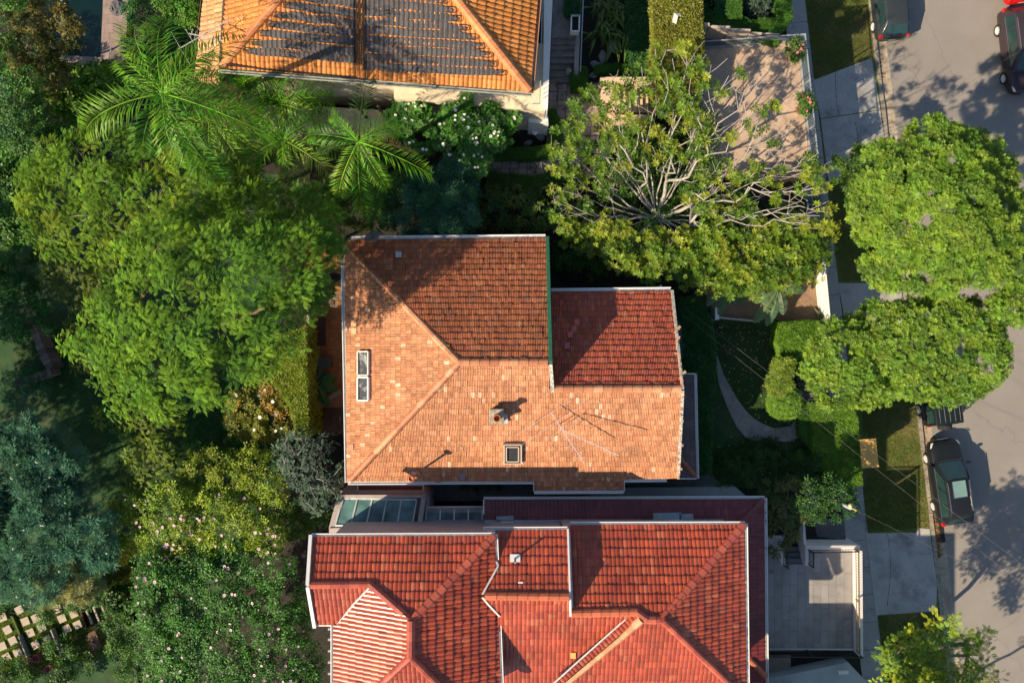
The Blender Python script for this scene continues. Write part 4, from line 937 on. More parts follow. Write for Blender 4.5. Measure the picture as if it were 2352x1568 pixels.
def outline_lobes(poly, ztop, zedge, r, n, dome=.5, rz=.8, inset=.62, seed=None, zj=.35):
    """fill an image outline (survey pixels) with lobes of radius r metres; crown is highest in the middle"""
    if isinstance(ztop, tuple): ztop = sum(ztop)/2
    z0=(ztop+zedge)/2; rp = r*F/(H-z0); cand = inpoly([(a,b) for a,b in poly], n*40); pts=[]; ds=[]
    minD = rp*.66
    for q in cand:
        d = dist_edge(poly,q)
        if d < rp*inset: continue
        if all((q[0]-p[0])**2+(q[1]-p[1])**2 > minD**2 for p in pts): pts.append(q); ds.append(d)
        if len(pts)>=n: break
    dm = max(ds) if ds else 1; out=[]
    for q,d in zip(pts,ds):
        f = min(1,d/(dm*dome+1e-6)); z = zedge+(ztop-zedge)*math.sqrt(max(0,1-(1-f)**2)) + rnd(-zj,zj); rr = r*rnd(.85 if zj<.3 else .75,1.2)
        out.append((P(q[0],q[1],z-rr*rz*.6), rr, rr*rz))
    return out
def tree(name, label, lobes, style, pal, base=None, zb=LOT, cat='tree', group=None, dens=1.0, clump=.45, per=16, scale=1.0, m=None, bark=None, r0=.012, twigs=0, ymix=None, low=-.35, flat=.6, maxr=.3, shell=(.78,1.05)):
    c = sum((l[0] for l in lobes), Vector())/len(lobes)
    b = P(base[0],base[1],zb) if base else Vector((c.x,c.y,zb))
    e = empty(name, b, label, cat, group)
    me, cs = crown_mesh(lobes, style, pal, dens, clump, per, scale, m, low=low, flat=flat, yellow=ymix, shell=shell)
    crown = link('crown', me, e)
    mb = MB(); ctr = [l[0] for l in lobes]; zf = b.z + (min(q.z for q in ctr)-b.z)*.45
    fork = Vector((b.x*.7+c.x*.3, b.y*.7+c.y*.3, max(zf, b.z+.3)))
    sub = cs[RNG.choice(len(cs), min(len(cs), twigs), replace=False)] if twigs else []
    limbs(mb, b-Vector((0,0,.1)), fork, ctr+[Vector(s)-Vector((0,0,.0)) for s in sub], r0=r0, maxr=maxr)
    mb.build('trunk', bark or BARK, e, smooth=True)
    return e, crown, cs
def solid_hull(lobes, f=.62):
    mb = MB()
    for c,rx,rz in lobes:
        pr = [(rx*f*math.sin(a), -rz*f*math.cos(a)) for a in [R(8+i*27.3) for i in range(7)]]; mb.lathe(pr, c, 9)
    return mb
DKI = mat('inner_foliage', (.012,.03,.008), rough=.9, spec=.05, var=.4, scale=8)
def hedge(label, pts, z0, z1, pal, n, scale=1.0, name='hedge', group=None, style='cluster', m=None, cat='hedge', side=.5, bulge=.05):
    """clipped hedge over a polygon of world points; leaves cover the top and the sides"""
    c = sum((Vector((p[0],p[1],0)) for p in pts), Vector())/len(pts)
    e = empty(name, (c.x,c.y,z0), label, cat, group)
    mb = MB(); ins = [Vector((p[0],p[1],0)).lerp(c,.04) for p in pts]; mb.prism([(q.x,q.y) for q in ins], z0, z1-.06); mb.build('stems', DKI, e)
    (T,Fc), s0 = STY[style]
    nt_ = int(n*(1-side)); q = inpoly(pts, nt_); wob = .05*np.sin(q[:,0]*3.1)*np.cos(q[:,1]*2.7)+.03*RNG.normal(size=nt_)
    pos = [np.column_stack([q, z1+wob])]; nr=[np.array([0,0,1.])+.45*RNG.normal(size=(nt_,3))]
    L_ = [ (Vector(pts[(i+1)%len(pts)][:2])-Vector(pts[i][:2])).length for i in range(len(pts))]; per_=sum(L_); ns=n-nt_
    ar = sum(pts[i][0]*pts[(i+1)%len(pts)][1]-pts[(i+1)%len(pts)][0]*pts[i][1] for i in range(len(pts)))
    for i in range(len(pts)):
        k=max(1,int(ns*L_[i]/per_)); a=np.array(pts[i][:2]); b=np.array(pts[(i+1)%len(pts)][:2]); t=RNG.random((k,1)); d=(b-a)/max(L_[i],1e-6); nn=np.array([d[1],-d[0]])*(1 if ar>0 else -1)
        xy=a+(b-a)*t+nn*(.03*RNG.normal(size=(k,1))); z=z0+(z1-z0)*RNG.random(k)**.7; pos.append(np.column_stack([xy,z])); nr.append(np.array([nn[0],nn[1],.5])+.4*RNG.normal(size=(k,3)))
    pos=np.concatenate(pos); nr=np.concatenate(nr); N2=len(pos)
    f = (.5+.5*np.sin(pos[:,0]*1.9+pos[:,1]*.7)*np.cos(pos[:,1]*2.3))[:,None]
    col = mixcols(pal,N2)*GAIN*(.65+.5*RNG.random((N2,1)))*(.9+.2*f)
    link('leaves', leaves_mesh('leaves',T,Fc,pos,nr,rvec(N2),s0*scale*(.7+.6*RNG.random(N2)),col,m or LEAF), e)
    return e
def copies_at(src_me, name, parent, pts, scale=1.0, nrm=None):
    for i,p in enumerate(pts):
        o = link(name, src_me, parent); o.location = Vector(p)-parent.location; o.rotation_euler=(rnd(-.5,.5),rnd(-.5,.5),rnd(0,6.28)); s=scale*rnd(.8,1.2); o.scale=(s,s,s)
def flower_mesh(name, col, ccol, n=5, r=.07, w=.5):
    mb=MB()
    for k in range(n):
        a=2*math.pi*k/n; c,s=math.cos(a),math.sin(a); p=Vector((c,s,0)); t=Vector((-s,c,0))
        mb.quad(p*r*.1, p*r*.65-t*r*w+Vector((0,0,r*.25)), p*r+Vector((0,0,r*.2)), p*r*.65+t*r*w+Vector((0,0,r*.25)), col)
    mb.lathe([(r*.2,r*.1),(r*.16,r*.35),(.001,r*.4)],(0,0,0),6,col=ccol)
    return mb.mesh(name, attr_mat('petal',rough=.6,spec=.2,trans=.2))
def palm(name, label, hub, zb, n, L_, pal, group=None, base=None, seed=0, droop=1.0, wl=.42, dead=0, cat='palm tree', dirs=None, trunk_r=.13, nl=34, width=.022, lens=None):
    rs=random.Random(seed); b=Vector((base.x,base.y,zb)) if base else Vector((hub.x,hub.y,zb))
    e=empty(name,b,label,cat,group); mb=MB(); k_=[b.lerp(hub,i/6)+Vector((rs.uniform(-.03,.03),0,0)) for i in range(7)]; mb.tube(k_,[trunk_r*1.5,trunk_r*1.15]+[trunk_r]*4+[trunk_r*1.2],8); mb.build('trunk',mat('palm_trunk',(.30,.26,.20),var=.3,scale=6),e,smooth=True)
    for i in range(n+dead):
        isd = i>=n; az = (dirs[i] if dirs and i<len(dirs) else 2*math.pi*i/n*1.0+rs.uniform(-.25,.25)); l=L_*(lens[i] if lens and i<len(lens) else rs.uniform(.8,1.1)); el = rs.uniform(.15,1.0) if not isd else -.6
        if dirs and i<len(dirs): el = rs.uniform(.1,.5)
        d=Vector((math.cos(az),math.sin(az),0)); p=hub.copy(); pts=[p.copy()]; ang=el; st=12
        for s in range(st): p = p+(d*math.cos(ang)+Vector((0,0,math.sin(ang))))*l/st; ang-=droop*(1.6+el)/st; pts.append(p.copy())
        c=pal[rs.randrange(len(pal))] if not isd else (.30,.20,.09); fb=rs.uniform(.8,1.15); mbf=MB(); mbf.tube(pts,[.035]*3+[.02]*5+[.01]*5,4,tuple(x*1.6*fb for x in c),cap=False)
        roll=rs.uniform(-.9,.9)
        for s in range(nl):
            f=(s+2)/(nl+2)*st; k=min(int(f),st-1); q=pts[k].lerp(pts[k+1],f-k); t=(pts[k+1]-pts[k]).normalized(); side=t.cross(Vector((0,0,1))); side=side.normalized() if side.length>.05 else Vector((0,1,0)); up=side.cross(t)
            side2=side*math.cos(roll)+up*math.sin(roll); up2=up*math.cos(roll)-side*math.sin(roll)
            ll=wl*math.sin(math.pi*min(1,.12+.80*(s/nl)))**.6*(l/2.6+.2)
            for sg in (-1,1):
                tipv=(side2*sg*.80+t*rs.uniform(.35,.75)+up2*rs.uniform(-.1,.4)).normalized(); m1=q+tipv*ll*.5+up2*.03; tp=q+tipv*ll+Vector((0,0,-.22*ll))+Vector((rs.uniform(-1,1),rs.uniform(-1,1),0))*.03
                jw=t*width*1.1; cc=tuple(x*fb*rs.uniform(.75,1.2) for x in c); mbf.quad(q-jw*.5,m1-jw,tp,m1+jw,cc)
        mbf.build('frond',LEAF if not isd else DULL,e)
    return e
def paddle(mb, base, d, up, L_, w, col, splits=9, droop=.4, seed=0):
    rs=random.Random(seed); n=12; side=d.cross(up).normalized(); pr=[]
    for i in range(n+1):
        f=i/n; c=base+d*L_*f+up*(.15*L_*math.sin(f*2.2)-droop*L_*f*f*.5); ww=w*math.sin(math.pi*min(1,.08+f*.9))**.55; pr.append((c,ww))
    for i in range(n):
        (a,wa),(b,wb)=pr[i],pr[i+1]
        for sg in (-1,1):
            gap = .82 if rs.random()<splits/12 else 1.0; sag=up*-.12*rs.uniform(.3,1.6)
            cc=tuple(x*rs.uniform(.8,1.15) for x in col); b2=a.lerp(b,gap); mb.quad(a,a+side*sg*wa+sag*wa*3,b2+side*sg*wb*.98+sag*wb*3,b,cc)
    mb.tube([p for p,_ in pr],[.025]*4+[.015]*5+[.006]*4,4,tuple(min(1,x*1.7) for x in col),cap=False)
def spiky(name,label,c,n,l,w,col,cat='plant',group=None,seed=0,el=(.1,1.3),m=None,col2=None):
    rs=random.Random(seed); e=empty(name,c,label,cat,group); mb=MB()
    for i in range(n):
        az=rs.uniform(0,6.28); a=rs.uniform(*el); ll=l*rs.uniform(.7,1.1); d=Vector((math.cos(az)*math.cos(a),math.sin(az)*math.cos(a),math.sin(a))); s_=Vector((-math.sin(az),math.cos(az),0))*w/2; q=c+Vector((0,0,.1)); m1=q+d*ll*.5; t=q+d*ll-Vector((0,0,.18*ll)); f=rs.uniform(.7,1.2); cc=tuple(x*f for x in (col if rs.random()<.7 or not col2 else col2)); mb.quad(q,m1-s_,t,m1+s_,cc)
    mb.build('leaves',m or LEAF,e); return e
def clus(h,k):
    w_=(.15+np.clip(np.sin(h[:,0]*1.3)*np.cos(h[:,1]*1.1+.5)+.3,0,1)); return RNG.choice(len(h),min(len(h),k),replace=False,p=w_/w_.sum())
def pick(n,k): return RNG.choice(n,min(n,k),replace=False)
# ------------------------------------------------------------------ street trees
LIME=[(.095,.185,.016),(.13,.215,.018),(.075,.15,.016),(.155,.23,.022)]
stA=[(1990,360),(2040,320),(2100,296),(2180,290),(2250,310),(2300,360),(2320,400),(2345,470),(2340,540),(2318,620),(2300,655),(2240,666),(2150,668),(2080,664),(2010,640),(1975,590),(1968,500),(1972,420)]
stB=[(1995,690),(2060,690),(2130,700),(2200,688),(2290,685),(2305,720),(2290,770),(2318,800),(2305,850),(2270,890),(2240,905),(2160,915),(2090,912),(2040,925),(1990,930),(1900,936),(1862,900),(1852,850),(1870,800),(1890,735),(1910,712),(1948,720),(1975,745),(1950,690),(1970,672)]
random.seed(3)
la=outline_lobes(stA,10.2,6.2,1.0,90,dome=1.0,inset=.8,zj=.12)
tree('street_tree','tall round lime green street tree, the rounder and upper of two beside the road',la,'rosette',LIME,base=(2015,545),zb=G0+.12,dens=1.7,clump=.38,per=34,scale=.6,shell=(.86,1.03),bark=RBARK,twigs=40,group='street trees',maxr=.26,m=GLOSS)
lb=outline_lobes(stB,8.2,5.0,.9,100,dome=.7,inset=.8,zj=.2)
tree('street_tree','spreading lime green street tree overhanging the jeep and the clipped hedges',lb,'rosette',LIME,base=(2010,765),zb=G0+.12,dens=1.6,clump=.38,per=32,scale=.6,shell=(.82,1.04),bark=RBARK,twigs=60,group='street trees',maxr=.26,m=GLOSS)
lc=outline_lobes([(2325,600),(2420,560),(2440,720),(2330,745),(2290,740),(2310,680)],8.4,7,.8,8,inset=.5)
tree('street_tree','bit of another lime green tree crown at the right edge',lc,'rosette',LIME,base=(2330,700),zb=G0+.02,dens=1.5,clump=.42,per=34,scale=.62,bark=RBARK,twigs=10,group='street trees',m=GLOSS)
ld=outline_lobes([(1915,345),(2010,350),(2015,420),(1990,470),(1950,440),(1920,385)],4.2,3.2,.55,8,inset=.5)
tree('small_tree','small dark leafy tree between the magnolia and the street trees, above the footpath',ld,'rosette',[(.05,.11,.02),(.08,.15,.02)],base=(1935,440),zb=G0+.12,dens=1.2,clump=.35,per=16,scale=.9,twigs=12)
# yellow-green tree at the bottom right: airy pinnate foliage
YG=[(.11,.22,.02),(.17,.26,.02),(.30,.34,.02),(.08,.17,.03)]
le=outline_lobes([(2020,1440),(2080,1440),(2130,1450),(2160,1385),(2215,1395),(2220,1430),(2260,1450),(2290,1500),(2320,1530),(2280,1545),(2270,1640),(2020,1640),(2012,1540),(2030,1500)],6.6,4.4,.75,34,inset=.5)
tree('street_tree','airy yellow green street tree at the bottom right corner beside the manhole cover',le,'pinnate',YG,base=(2120,1450),zb=G0+.12,dens=1.0,clump=.42,per=20,scale=.5,bark=TWIG,twigs=60,group='street trees',shell=(.5,1.1))
for k,(x,y,hh_) in enumerate(((-33.5,-8.5,13.2),(-34,-2,13.0),(-34,-12.5,12.6),(-33,4,11.5))):
    ls=[(Vector((x+rnd(-2.6,2.6),y+rnd(-3,3),hh_-rnd(1,4))),rnd(1.6,2.4),1.6) for _ in range(18)]
    tree('tree',['neighbouring tree beyond the left edge shading the middle of the back lawn','neighbouring tree beyond the left edge shading the top of the back lawn','neighbouring tree beyond the lower left edge','neighbouring tree beyond the upper left edge'][k],ls,'cluster',[(.03,.08,.012),(.045,.11,.015)],zb=YARD,dens=.8,clump=.8,per=14,scale=2.2,group='neighbouring trees')
# a tree just below the frame whose crown edge shades the road
lf=outline_lobes([(2000,1600),(2300,1600),(2380,1700),(2300,1900),(2050,1900)],9.0,6.5,1.1,20,inset=.4)
tree('street_tree','big street tree whose crown lies below the picture and whose shadow dapples the road',lf,'cluster',YG,base=(2120,1700),zb=G0+.12,dens=1.1,clump=.6,per=18,scale=1.6,group='street trees')
# ------------------------------------------------------------------ magnolia with pale spreading limbs
MG=[(.13,.24,.02),(.19,.29,.022),(.09,.18,.018),(.27,.33,.03)]
mgo=[(1245,345),(1290,300),(1335,200),(1400,185),(1480,140),(1520,90),(1640,120),(1700,105),(1745,150),(1800,200),(1780,270),(1820,340),(1912,345),(1920,480),(1885,560),(1882,620),(1800,650),(1700,672),(1600,650),(1450,620),(1385,590),(1300,545),(1260,470),(1290,410),(1240,380)]
def magnolia():
    random.seed(21)
    fork=P(1508,500,3.4); b=Vector((fork.x-.3,fork.y-.3,LOT))
    e=empty('magnolia_tree', b, 'wide magnolia with bare pale grey limbs fanning out over the driveway terrace', 'tree')
    cand=inpoly(mgo,1500); pts=[]
    for q in cand:
        low = q[1]>520
        mind = (13 if low else 13.5)
        if abs(q[0]-1505)<70 and abs(q[1]-480)<60: continue
        if q[0]>1640 and q[1]<380 and random.random()<.62: continue
        if all((q[0]-p[0])**2+(q[1]-p[1])**2>mind**2 for p in pts): pts.append(q)
    T=[]
    for q in pts:
        d=math.hypot(q[0]-1505,q[1]-500); low=q[1]>520
        z=(4.4+4.2*min(1,d/380)+rnd(-.5,.5)) if not low else 4.6+rnd(-.8,.8)+1.2*min(1,d/400)
        T.append(P(q[0],q[1],z))
    seeds=[]
    for (eu,ev) in ((1262,372),(1285,425),(1300,330),(1345,300),(1372,262),(1420,235),(1452,190),(1500,215),(1545,205),(1580,170),(1628,185),(1668,165),(1715,180),(1742,235),(1772,290),(1800,345),(1850,375),(1892,395),(1900,455),(1885,520),(1870,585),(1800,610),(1700,620),(1580,600),(1440,580),(1350,545),(1320,490)):
        ze_=8.0 if ev<520 else 5.6; tipp=P(eu,ev,ze_); L3=(tipp-fork).length; n3=max(3,int(L3/.8)); sw=rnd(-.5,.5); side=(tipp-fork).cross(Vector((0,0,1))).normalized(); pth=[]
        for i in range(1,n3+1):
            f_=i/n3*.86; q=fork.lerp(tipp,f_)+side*(sw*math.sin(f_*3.1)+rnd(-.10,.10))+Vector((0,0,-.9*math.sin(f_*3.14)*(1 if ev<520 else .3)+.3*f_)); pth.append(q)
        seeds.append(pth)
    mb=MB(); limbs(mb,b,fork,T,r0=.0125,pw=2.25,jitter=.06,maxr=.30,bias=.0,curve=.05,sides=6,radial=.25,seeds=seeds); mb.build('trunk',PBARK,e,smooth=True)
    # bare twigs
    tw=MB()
    for _ in range(90):
        t=random.choice(T); 
        for k in range(3):
            a=rnd(0,6.28); d=Vector((math.cos(a),math.sin(a),rnd(.2,1))).normalized()*rnd(.3,.6); p1=t+d*.5+Vector((rnd(-.1,.1),rnd(-.1,.1),0)); tw.tube([t,p1,t+d],[.012,.009,.005],4,cap=False)
    tw.build('twigs',PBARK,e)
    pos=[];nr=[];xd=[];col=[]
    for t in T:
        uu=1176+t.x*F/(H-t.z); vv=784-t.y*F/(H-t.z)
        bare = (uu>1620 and vv<380 and random.random()<.6) or (1400<uu<1560 and 380<vv<520 and random.random()<.45) or (uu>1650 and vv>430 and vv<520 and random.random()<.6)
        dd=math.hypot(uu-1505,vv-500)
        if vv<520 and random.random() < max(.4,1.05-dd/300): continue
        if bare: continue
        low=vv>520; k=random.randint(5,10) if not low else random.randint(18,26); r_=.27 if not low else .42
        tint=MG[random.randrange(4)]
        for _ in range(k):
            o=Vector((random.gauss(0,1),random.gauss(0,1),random.gauss(0,.6)))*r_*.6; pos.append(t+o+Vector((0,0,.08))); nr.append((o.x*.8,o.y*.8,.5+rnd(0,.6))); xd.append((rnd(-1,1),rnd(-1,1),0)); f=rnd(.6,1.25); col.append([c*f for c in tint])
    n=len(pos); (Tm,Fc),s0=STY['magnolia']
    me=leaves_mesh('crown',Tm,Fc,np.array([tuple(p) for p in pos]),np.array(nr),np.array(xd),s0*.68*(.7+.6*RNG.random(n)),np.array(col),GLOSS); link('crown',me,e)
magnolia()
# ------------------------------------------------------------------ the big feathery tree and the west garden
FE=[(.070,.165,.016),(.095,.20,.018),(.125,.225,.02),(.055,.135,.022)]
FEY=[(.10,.18,.014),(.15,.205,.016),(.08,.155,.014)]
random.seed(5)
top=outline_lobes([(60,400),(130,350),(200,300),(280,290),(360,330),(440,350),(560,400),(660,420),(700,560),(560,570),(400,570),(200,600),(110,590),(55,540),(60,470)],9.8,8.0,.95,64,dome=.8,inset=.7)
bot=outline_lobes([(200,560),(400,530),(560,520),(720,500),(760,560),(755,640),(690,730),(700,760),(640,830),(600,850),(610,930),(560,900),(500,940),(380,935),(260,925),(210,890),(255,850),(230,835),(170,830),(150,790),(170,730),(250,690),(300,610)],13.2,9.6,1.0,100,dome=.8,inset=.7)+outline_lobes([(640,420),(770,430),(790,510),(765,640),(740,700),(690,720),(640,600)],9.4,8.2,.8,18,inset=.5)
tree('jacaranda_tree','yellowish feathery tree spreading below the tallest palm',top,'sprig',FEY+FE[:2],base=(420,560),zb=YARD,dens=.85,clump=.42,per=34,scale=.52,flat=.45,shell=(.6,1.12),bark=TWIG,twigs=70,m=DULL,maxr=.3)
tree('jacaranda_tree','huge bright green feathery tree over the back lawn west of the tiled roof',bot,'sprig',FE,base=(520,760),zb=YARD,dens=.85,clump=.42,per=34,scale=.52,flat=.45,shell=(.6,1.12),bark=BARK,twigs=30,m=DULL,maxr=.36)
mb=MB()
lv=lambda pts,z,r,n: outline_lobes(pts,z[0],z[1],r,n,inset=.55)
T_=tree
DG_=[(.018,.075,.018),(.028,.10,.022),(.02,.085,.028)]
DKB=[(.018,.085,.04),(.028,.11,.05),(.04,.12,.06)]
MID=[(.04,.12,.015),(.06,.15,.018),(.03,.09,.015)]
OLV=[(.10,.11,.02),(.07,.09,.02),(.16,.13,.03)]
T_('tree','brownish olive tree beside the swimming pool at the top left',lv([(30,20),(80,0),(140,10),(170,60),(165,120),(130,150),(140,210),(60,200),(40,140),(15,80)],(7,5.4),.75,16),'fine',OLV,base=(180,190),zb=YARD,dens=1.6,clump=.4,per=24,twigs=16)
T_('tree','dark green tree in the top left corner of the frame',lv([(-60,-30),(40,-30),(30,60),(20,130),(60,200),(90,260),(80,330),(-60,330)],(8.6,7),.9,16),'cluster',MID,zb=YARD,base=(90,180),dens=1.1,clump=.45,per=16)
T_('shrub','round glossy bright green tree between the pool and the tallest palm',lv([(100,220),(150,155),(230,145),(300,165),(320,215),(280,250),(235,280),(160,270),(105,250)],(5.2,4.2),.7,14),'big',[(.07,.17,.016),(.10,.20,.016),(.05,.12,.015)],zb=YARD,base=(240,250),dens=1.3,clump=.4,per=16,m=GLOSS)
T_('shrub','leafy green tree with shiny leaves at the left edge above the feathery tree',lv([(-20,370),(50,290),(110,280),(155,300),(150,340),(90,400),(60,440),(50,520),(20,560),(-40,540)],(6.4,5),.75,18),'big',MID,zb=YARD,base=(130,400),dens=1.2,clump=.4,per=15,m=GLOSS)
T_('tree','dark rounded tree against the left edge level with the tallest palm',lv([(-60,150),(40,200),(90,250),(80,300),(0,380),(-60,380)],(6,5),.8,12),'fine',DKB,zb=YARD,dens=1.3,clump=.42,per=20)
T_('shrub','dense green shrub behind the top left roof and palm',lv([(375,-30),(465,-30),(470,30),(440,50),(400,40),(370,15)],(5.6,4.8),.55,8),'cluster',[(.05,.15,.012),(.08,.18,.015)],zb=LOT,dens=1.4,clump=.35,per=16)
T_('shrub','tiny leaved shrub beside the pool paving at the top edge',lv([(290,-20),(312,-20),(315,20),(295,22)],(2.5,2),.3,3),'cluster',MID,zb=YARD,dens=1.2,clump=.25,per=12)
T_('shrub','soft green shrub partly hidden under the tallest palm',lv([(250,300),(340,290),(350,350),(300,370),(255,350)],(6.4,5.6),.5,8),'fine',[(.05,.14,.04),(.08,.18,.04)],zb=YARD,dens=1.2,clump=.35,per=16)
T_('conifer','dark yellow green conifer at the left below the feathery tree',lv([(110,620),(180,580),(270,620),(280,680),(230,700),(160,690),(112,660)],(5.4,4),.6,13),'sprig',[(.06,.10,.01),(.09,.13,.01)],zb=YARD,base=(240,690),dens=1.1,clump=.35,per=14,scale=.5)
T_('conifer','ragged yellow green conifer just below the feathery tree',lv([(225,950),(290,925),(370,930),(400,960),(420,1010),(330,1010),(240,985)],(6,4.4),.5,13),'sprig',[(.10,.17,.012),(.14,.20,.015)],zb=YARD,base=(350,950),dens=1.0,clump=.35,per=12,scale=.5)
T_('conifer','narrow yellow green conifer beside the pink flowering bushes',lv([(252,1040),(330,1010),(420,1020),(430,1090),(350,1130),(270,1120),(290,1070)],(6,4.2),.5,16),'sprig',[(.10,.17,.012),(.14,.20,.015),(.05,.10,.01)],zb=YARD,base=(380,1040),dens=1.0,clump=.35,per=12,scale=.5)
T_('shrub','dark sparse conifer patch left of the feathery crown edge',lv([(150,740),(200,730),(200,790),(240,850),(180,850)],(5.2,4.2),.5,6),'sprig',[(.08,.12,.01)],zb=YARD,base=(250,790),dens=.8,clump=.35,per=12,scale=.5)
T_('tree','yellow green small leaved tree above the pink flowering bushes',lv([(400,1080),(450,1050),(560,1040),(640,1050),(650,1130),(620,1160),(560,1130),(520,1140),(430,1130)],(5.6,4.2),.65,20),'cluster',[(.14,.20,.015),(.10,.16,.014),(.19,.23,.02)],zb=YARD,base=(560,1060),dens=1.2,clump=.38,per=15,m=GLOSS)
T_('shrub','dark green shrub between the bare twiggy bush and the pink flowering tree',lv([(600,1130),(760,1160),(720,1215),(640,1230),(560,1200)],(4.4,3.2),.6,12),'cluster',[(.03,.08,.012),(.05,.11,.012)],zb=YARD,dens=1.1,clump=.38,per=15)
# grey bush with bare twigs
g_=lv([(612,1010),(680,985),(740,1000),(780,1060),(782,1140),(740,1200),(680,1150),(660,1120),(640,1060)],(5.6,4.0),.65,18)
e,_,cs=T_('shrub','grey green bush with bare pale twigs beside the glass roof',g_,'fine',[(.08,.13,.09),(.10,.155,.11),(.06,.10,.07)],zb=YARD,base=(740,1050),dens=1.1,clump=.38,per=20,scale=.8,m=DULL)
mb=MB(); tg=[Vector(c)+Vector((0,0,.22)) for c in cs[pick(len(cs),170)]]; limbs(mb,P(735,1055,YARD),P(715,1065,3.6),tg,r0=.012,jitter=.1,maxr=.09); mb.build('twigs',mat('bare_grey_twig',(.30,.28,.26),var=.2),e)
# banksias
bk=lv([(0,1010),(40,965),(100,960),(160,1000),(190,1040),(190,1130),(240,1180),(245,1260),(235,1330),(190,1290),(120,1340),(60,1400),(30,1300),(-40,1240),(-40,1010)],(7.4,5),.85,34)
e,cr,cs=T_('banksia_tree','big blue green shaded banksia with pale flower spikes at the left edge',bk,'needle',[(.045,.125,.08),(.065,.16,.10),(.035,.10,.065)],zb=YARD,base=(160,1080),dens=1.1,clump=.45,per=18,scale=1.1,m=DULL)
mb=MB(); mb.lathe([(.02,0),(.05,.03),(.055,.12),(.045,.2),(.01,.23)],(0,0,0),8,col=(.42,.46,.30)); sp=mb.mesh('flower_spike',attr_mat('petal',rough=.6),True)
copies_at(sp,'flower_spike',e,[Vector(c)+Vector((0,0,.4)) for c in cs[pick(len(cs),34)]],.9)
bk=lv([(80,1330),(130,1270),(180,1260),(230,1300),(235,1350),(180,1380),(110,1400)],(6.0,5.2),.6,12)
e,cr,cs=T_('banksia_tree','banksia just above the square stepping stones, sunlight put into its yellowish leaves',bk,'needle',[(.20,.22,.09),(.15,.19,.08),(.26,.26,.11)],zb=YARD,base=(180,1300),dens=1.2,clump=.42,per=18,scale=1.0,m=DULL)  # lit part of the banksia: sunlight put into a yellower leaf palette
copies_at(sp,'flower_spike',e,[Vector(c)+Vector((0,0,.35)) for c in cs[pick(len(cs),10)]],.9)
T_('shrub','shiny leaved low shrub fringing the stepping stones',lv([(0,1390),(60,1400),(110,1390),(150,1380),(200,1370),(240,1340),(250,1370),(200,1400),(120,1400),(100,1440),(70,1400),(10,1420)],(2.6,2),.3,16),'cluster',[(.07,.15,.03),(.05,.12,.03)],zb=YARD,dens=1,clump=.28,per=12,m=GLOSS)
# hibiscus with pink flowers
HB=[(.14,.22,.018),(.10,.18,.016),(.19,.25,.02)]; HB2=[(.04,.125,.02),(.055,.155,.026),(.035,.105,.018)]
fl_me=flower_mesh('flower',(.70,.46,.56),(.35,.02,.08),5,.072,.5)
h1=lv([(262,1180),(300,1140),(370,1120),(450,1130),(520,1150),(600,1150),(650,1190),(640,1250),(560,1270),(470,1280),(380,1260),(300,1250),(260,1220)],(6.2,4.6),.8,44)
e,cr,cs=T_('hibiscus_tree','sunlit yellow green bush covered in pale pink flowers, left of the glass roof',h1,'cluster',HB,zb=YARD,base=(480,1130),dens=1.35,clump=.4,per=17,scale=1.0,m=GLOSS,group='flowering bushes')
hc=cs[cs[:,2]>4.5]; copies_at(fl_me,'flower',e,[Vector(c)+Vector((0,0,.33)) for c in hc[clus(hc,80)]],1.0)
h2=lv([(320,1260),(420,1270),(560,1270),(650,1280),(690,1400),(700,1480),(720,1540),(720,1640),(380,1640),(350,1500),(320,1400),(330,1320)],(6.6,4.8),.95,80)
e,cr,cs=T_('hibiscus_tree','large dark green bush dotted with pink flowers at the bottom left of the red roof',h2,'cluster',HB2,zb=YARD,base=(560,1380),dens=1.3,clump=.45,per=17,scale=1.15,m=GLOSS,group='flowering bushes')
hc=cs[cs[:,2]>4.8]; copies_at(fl_me,'flower',e,[Vector(c)+Vector((0,0,.4)) for c in hc[clus(hc,95)]],1.0)
# loose hedge by the deck and camellia
hp=[P(u,v,5.0) for u,v in ((640,770),(700,755),(704,860),(706,1000),(690,1005),(665,930),(618,860))]
hedge('tall loose olive green hedge along the white deck wall',hp,YARD,5.0,[(.15,.20,.018),(.11,.17,.016),(.20,.24,.02)],9500,scale=.85,m=GLOSS,side=.35)
cm=lv([(515,930),(570,905),(620,860),(660,900),(680,970),(640,1005),(580,1010),(530,985)],(4.5,3.5),.6,16)
e,cr,cs=T_('camellia_bush','glossy olive bush with white blooms below the feathery tree',cm,'cluster',[(.12,.14,.012),(.16,.17,.02),(.07,.09,.01)],zb=YARD,base=(650,930),dens=1.3,clump=.36,per=16,m=GLOSS,ymix=((.28,.18,.03),.12))
wf=flower_mesh('bloom',(.8,.76,.68),(.6,.5,.2),7,.085,.5); hc=cs[cs[:,2]>3.2]; copies_at(wf,'bloom',e,[Vector(c)+Vector((0,0,.33)) for c in hc[pick(len(hc),14)]],1.0)
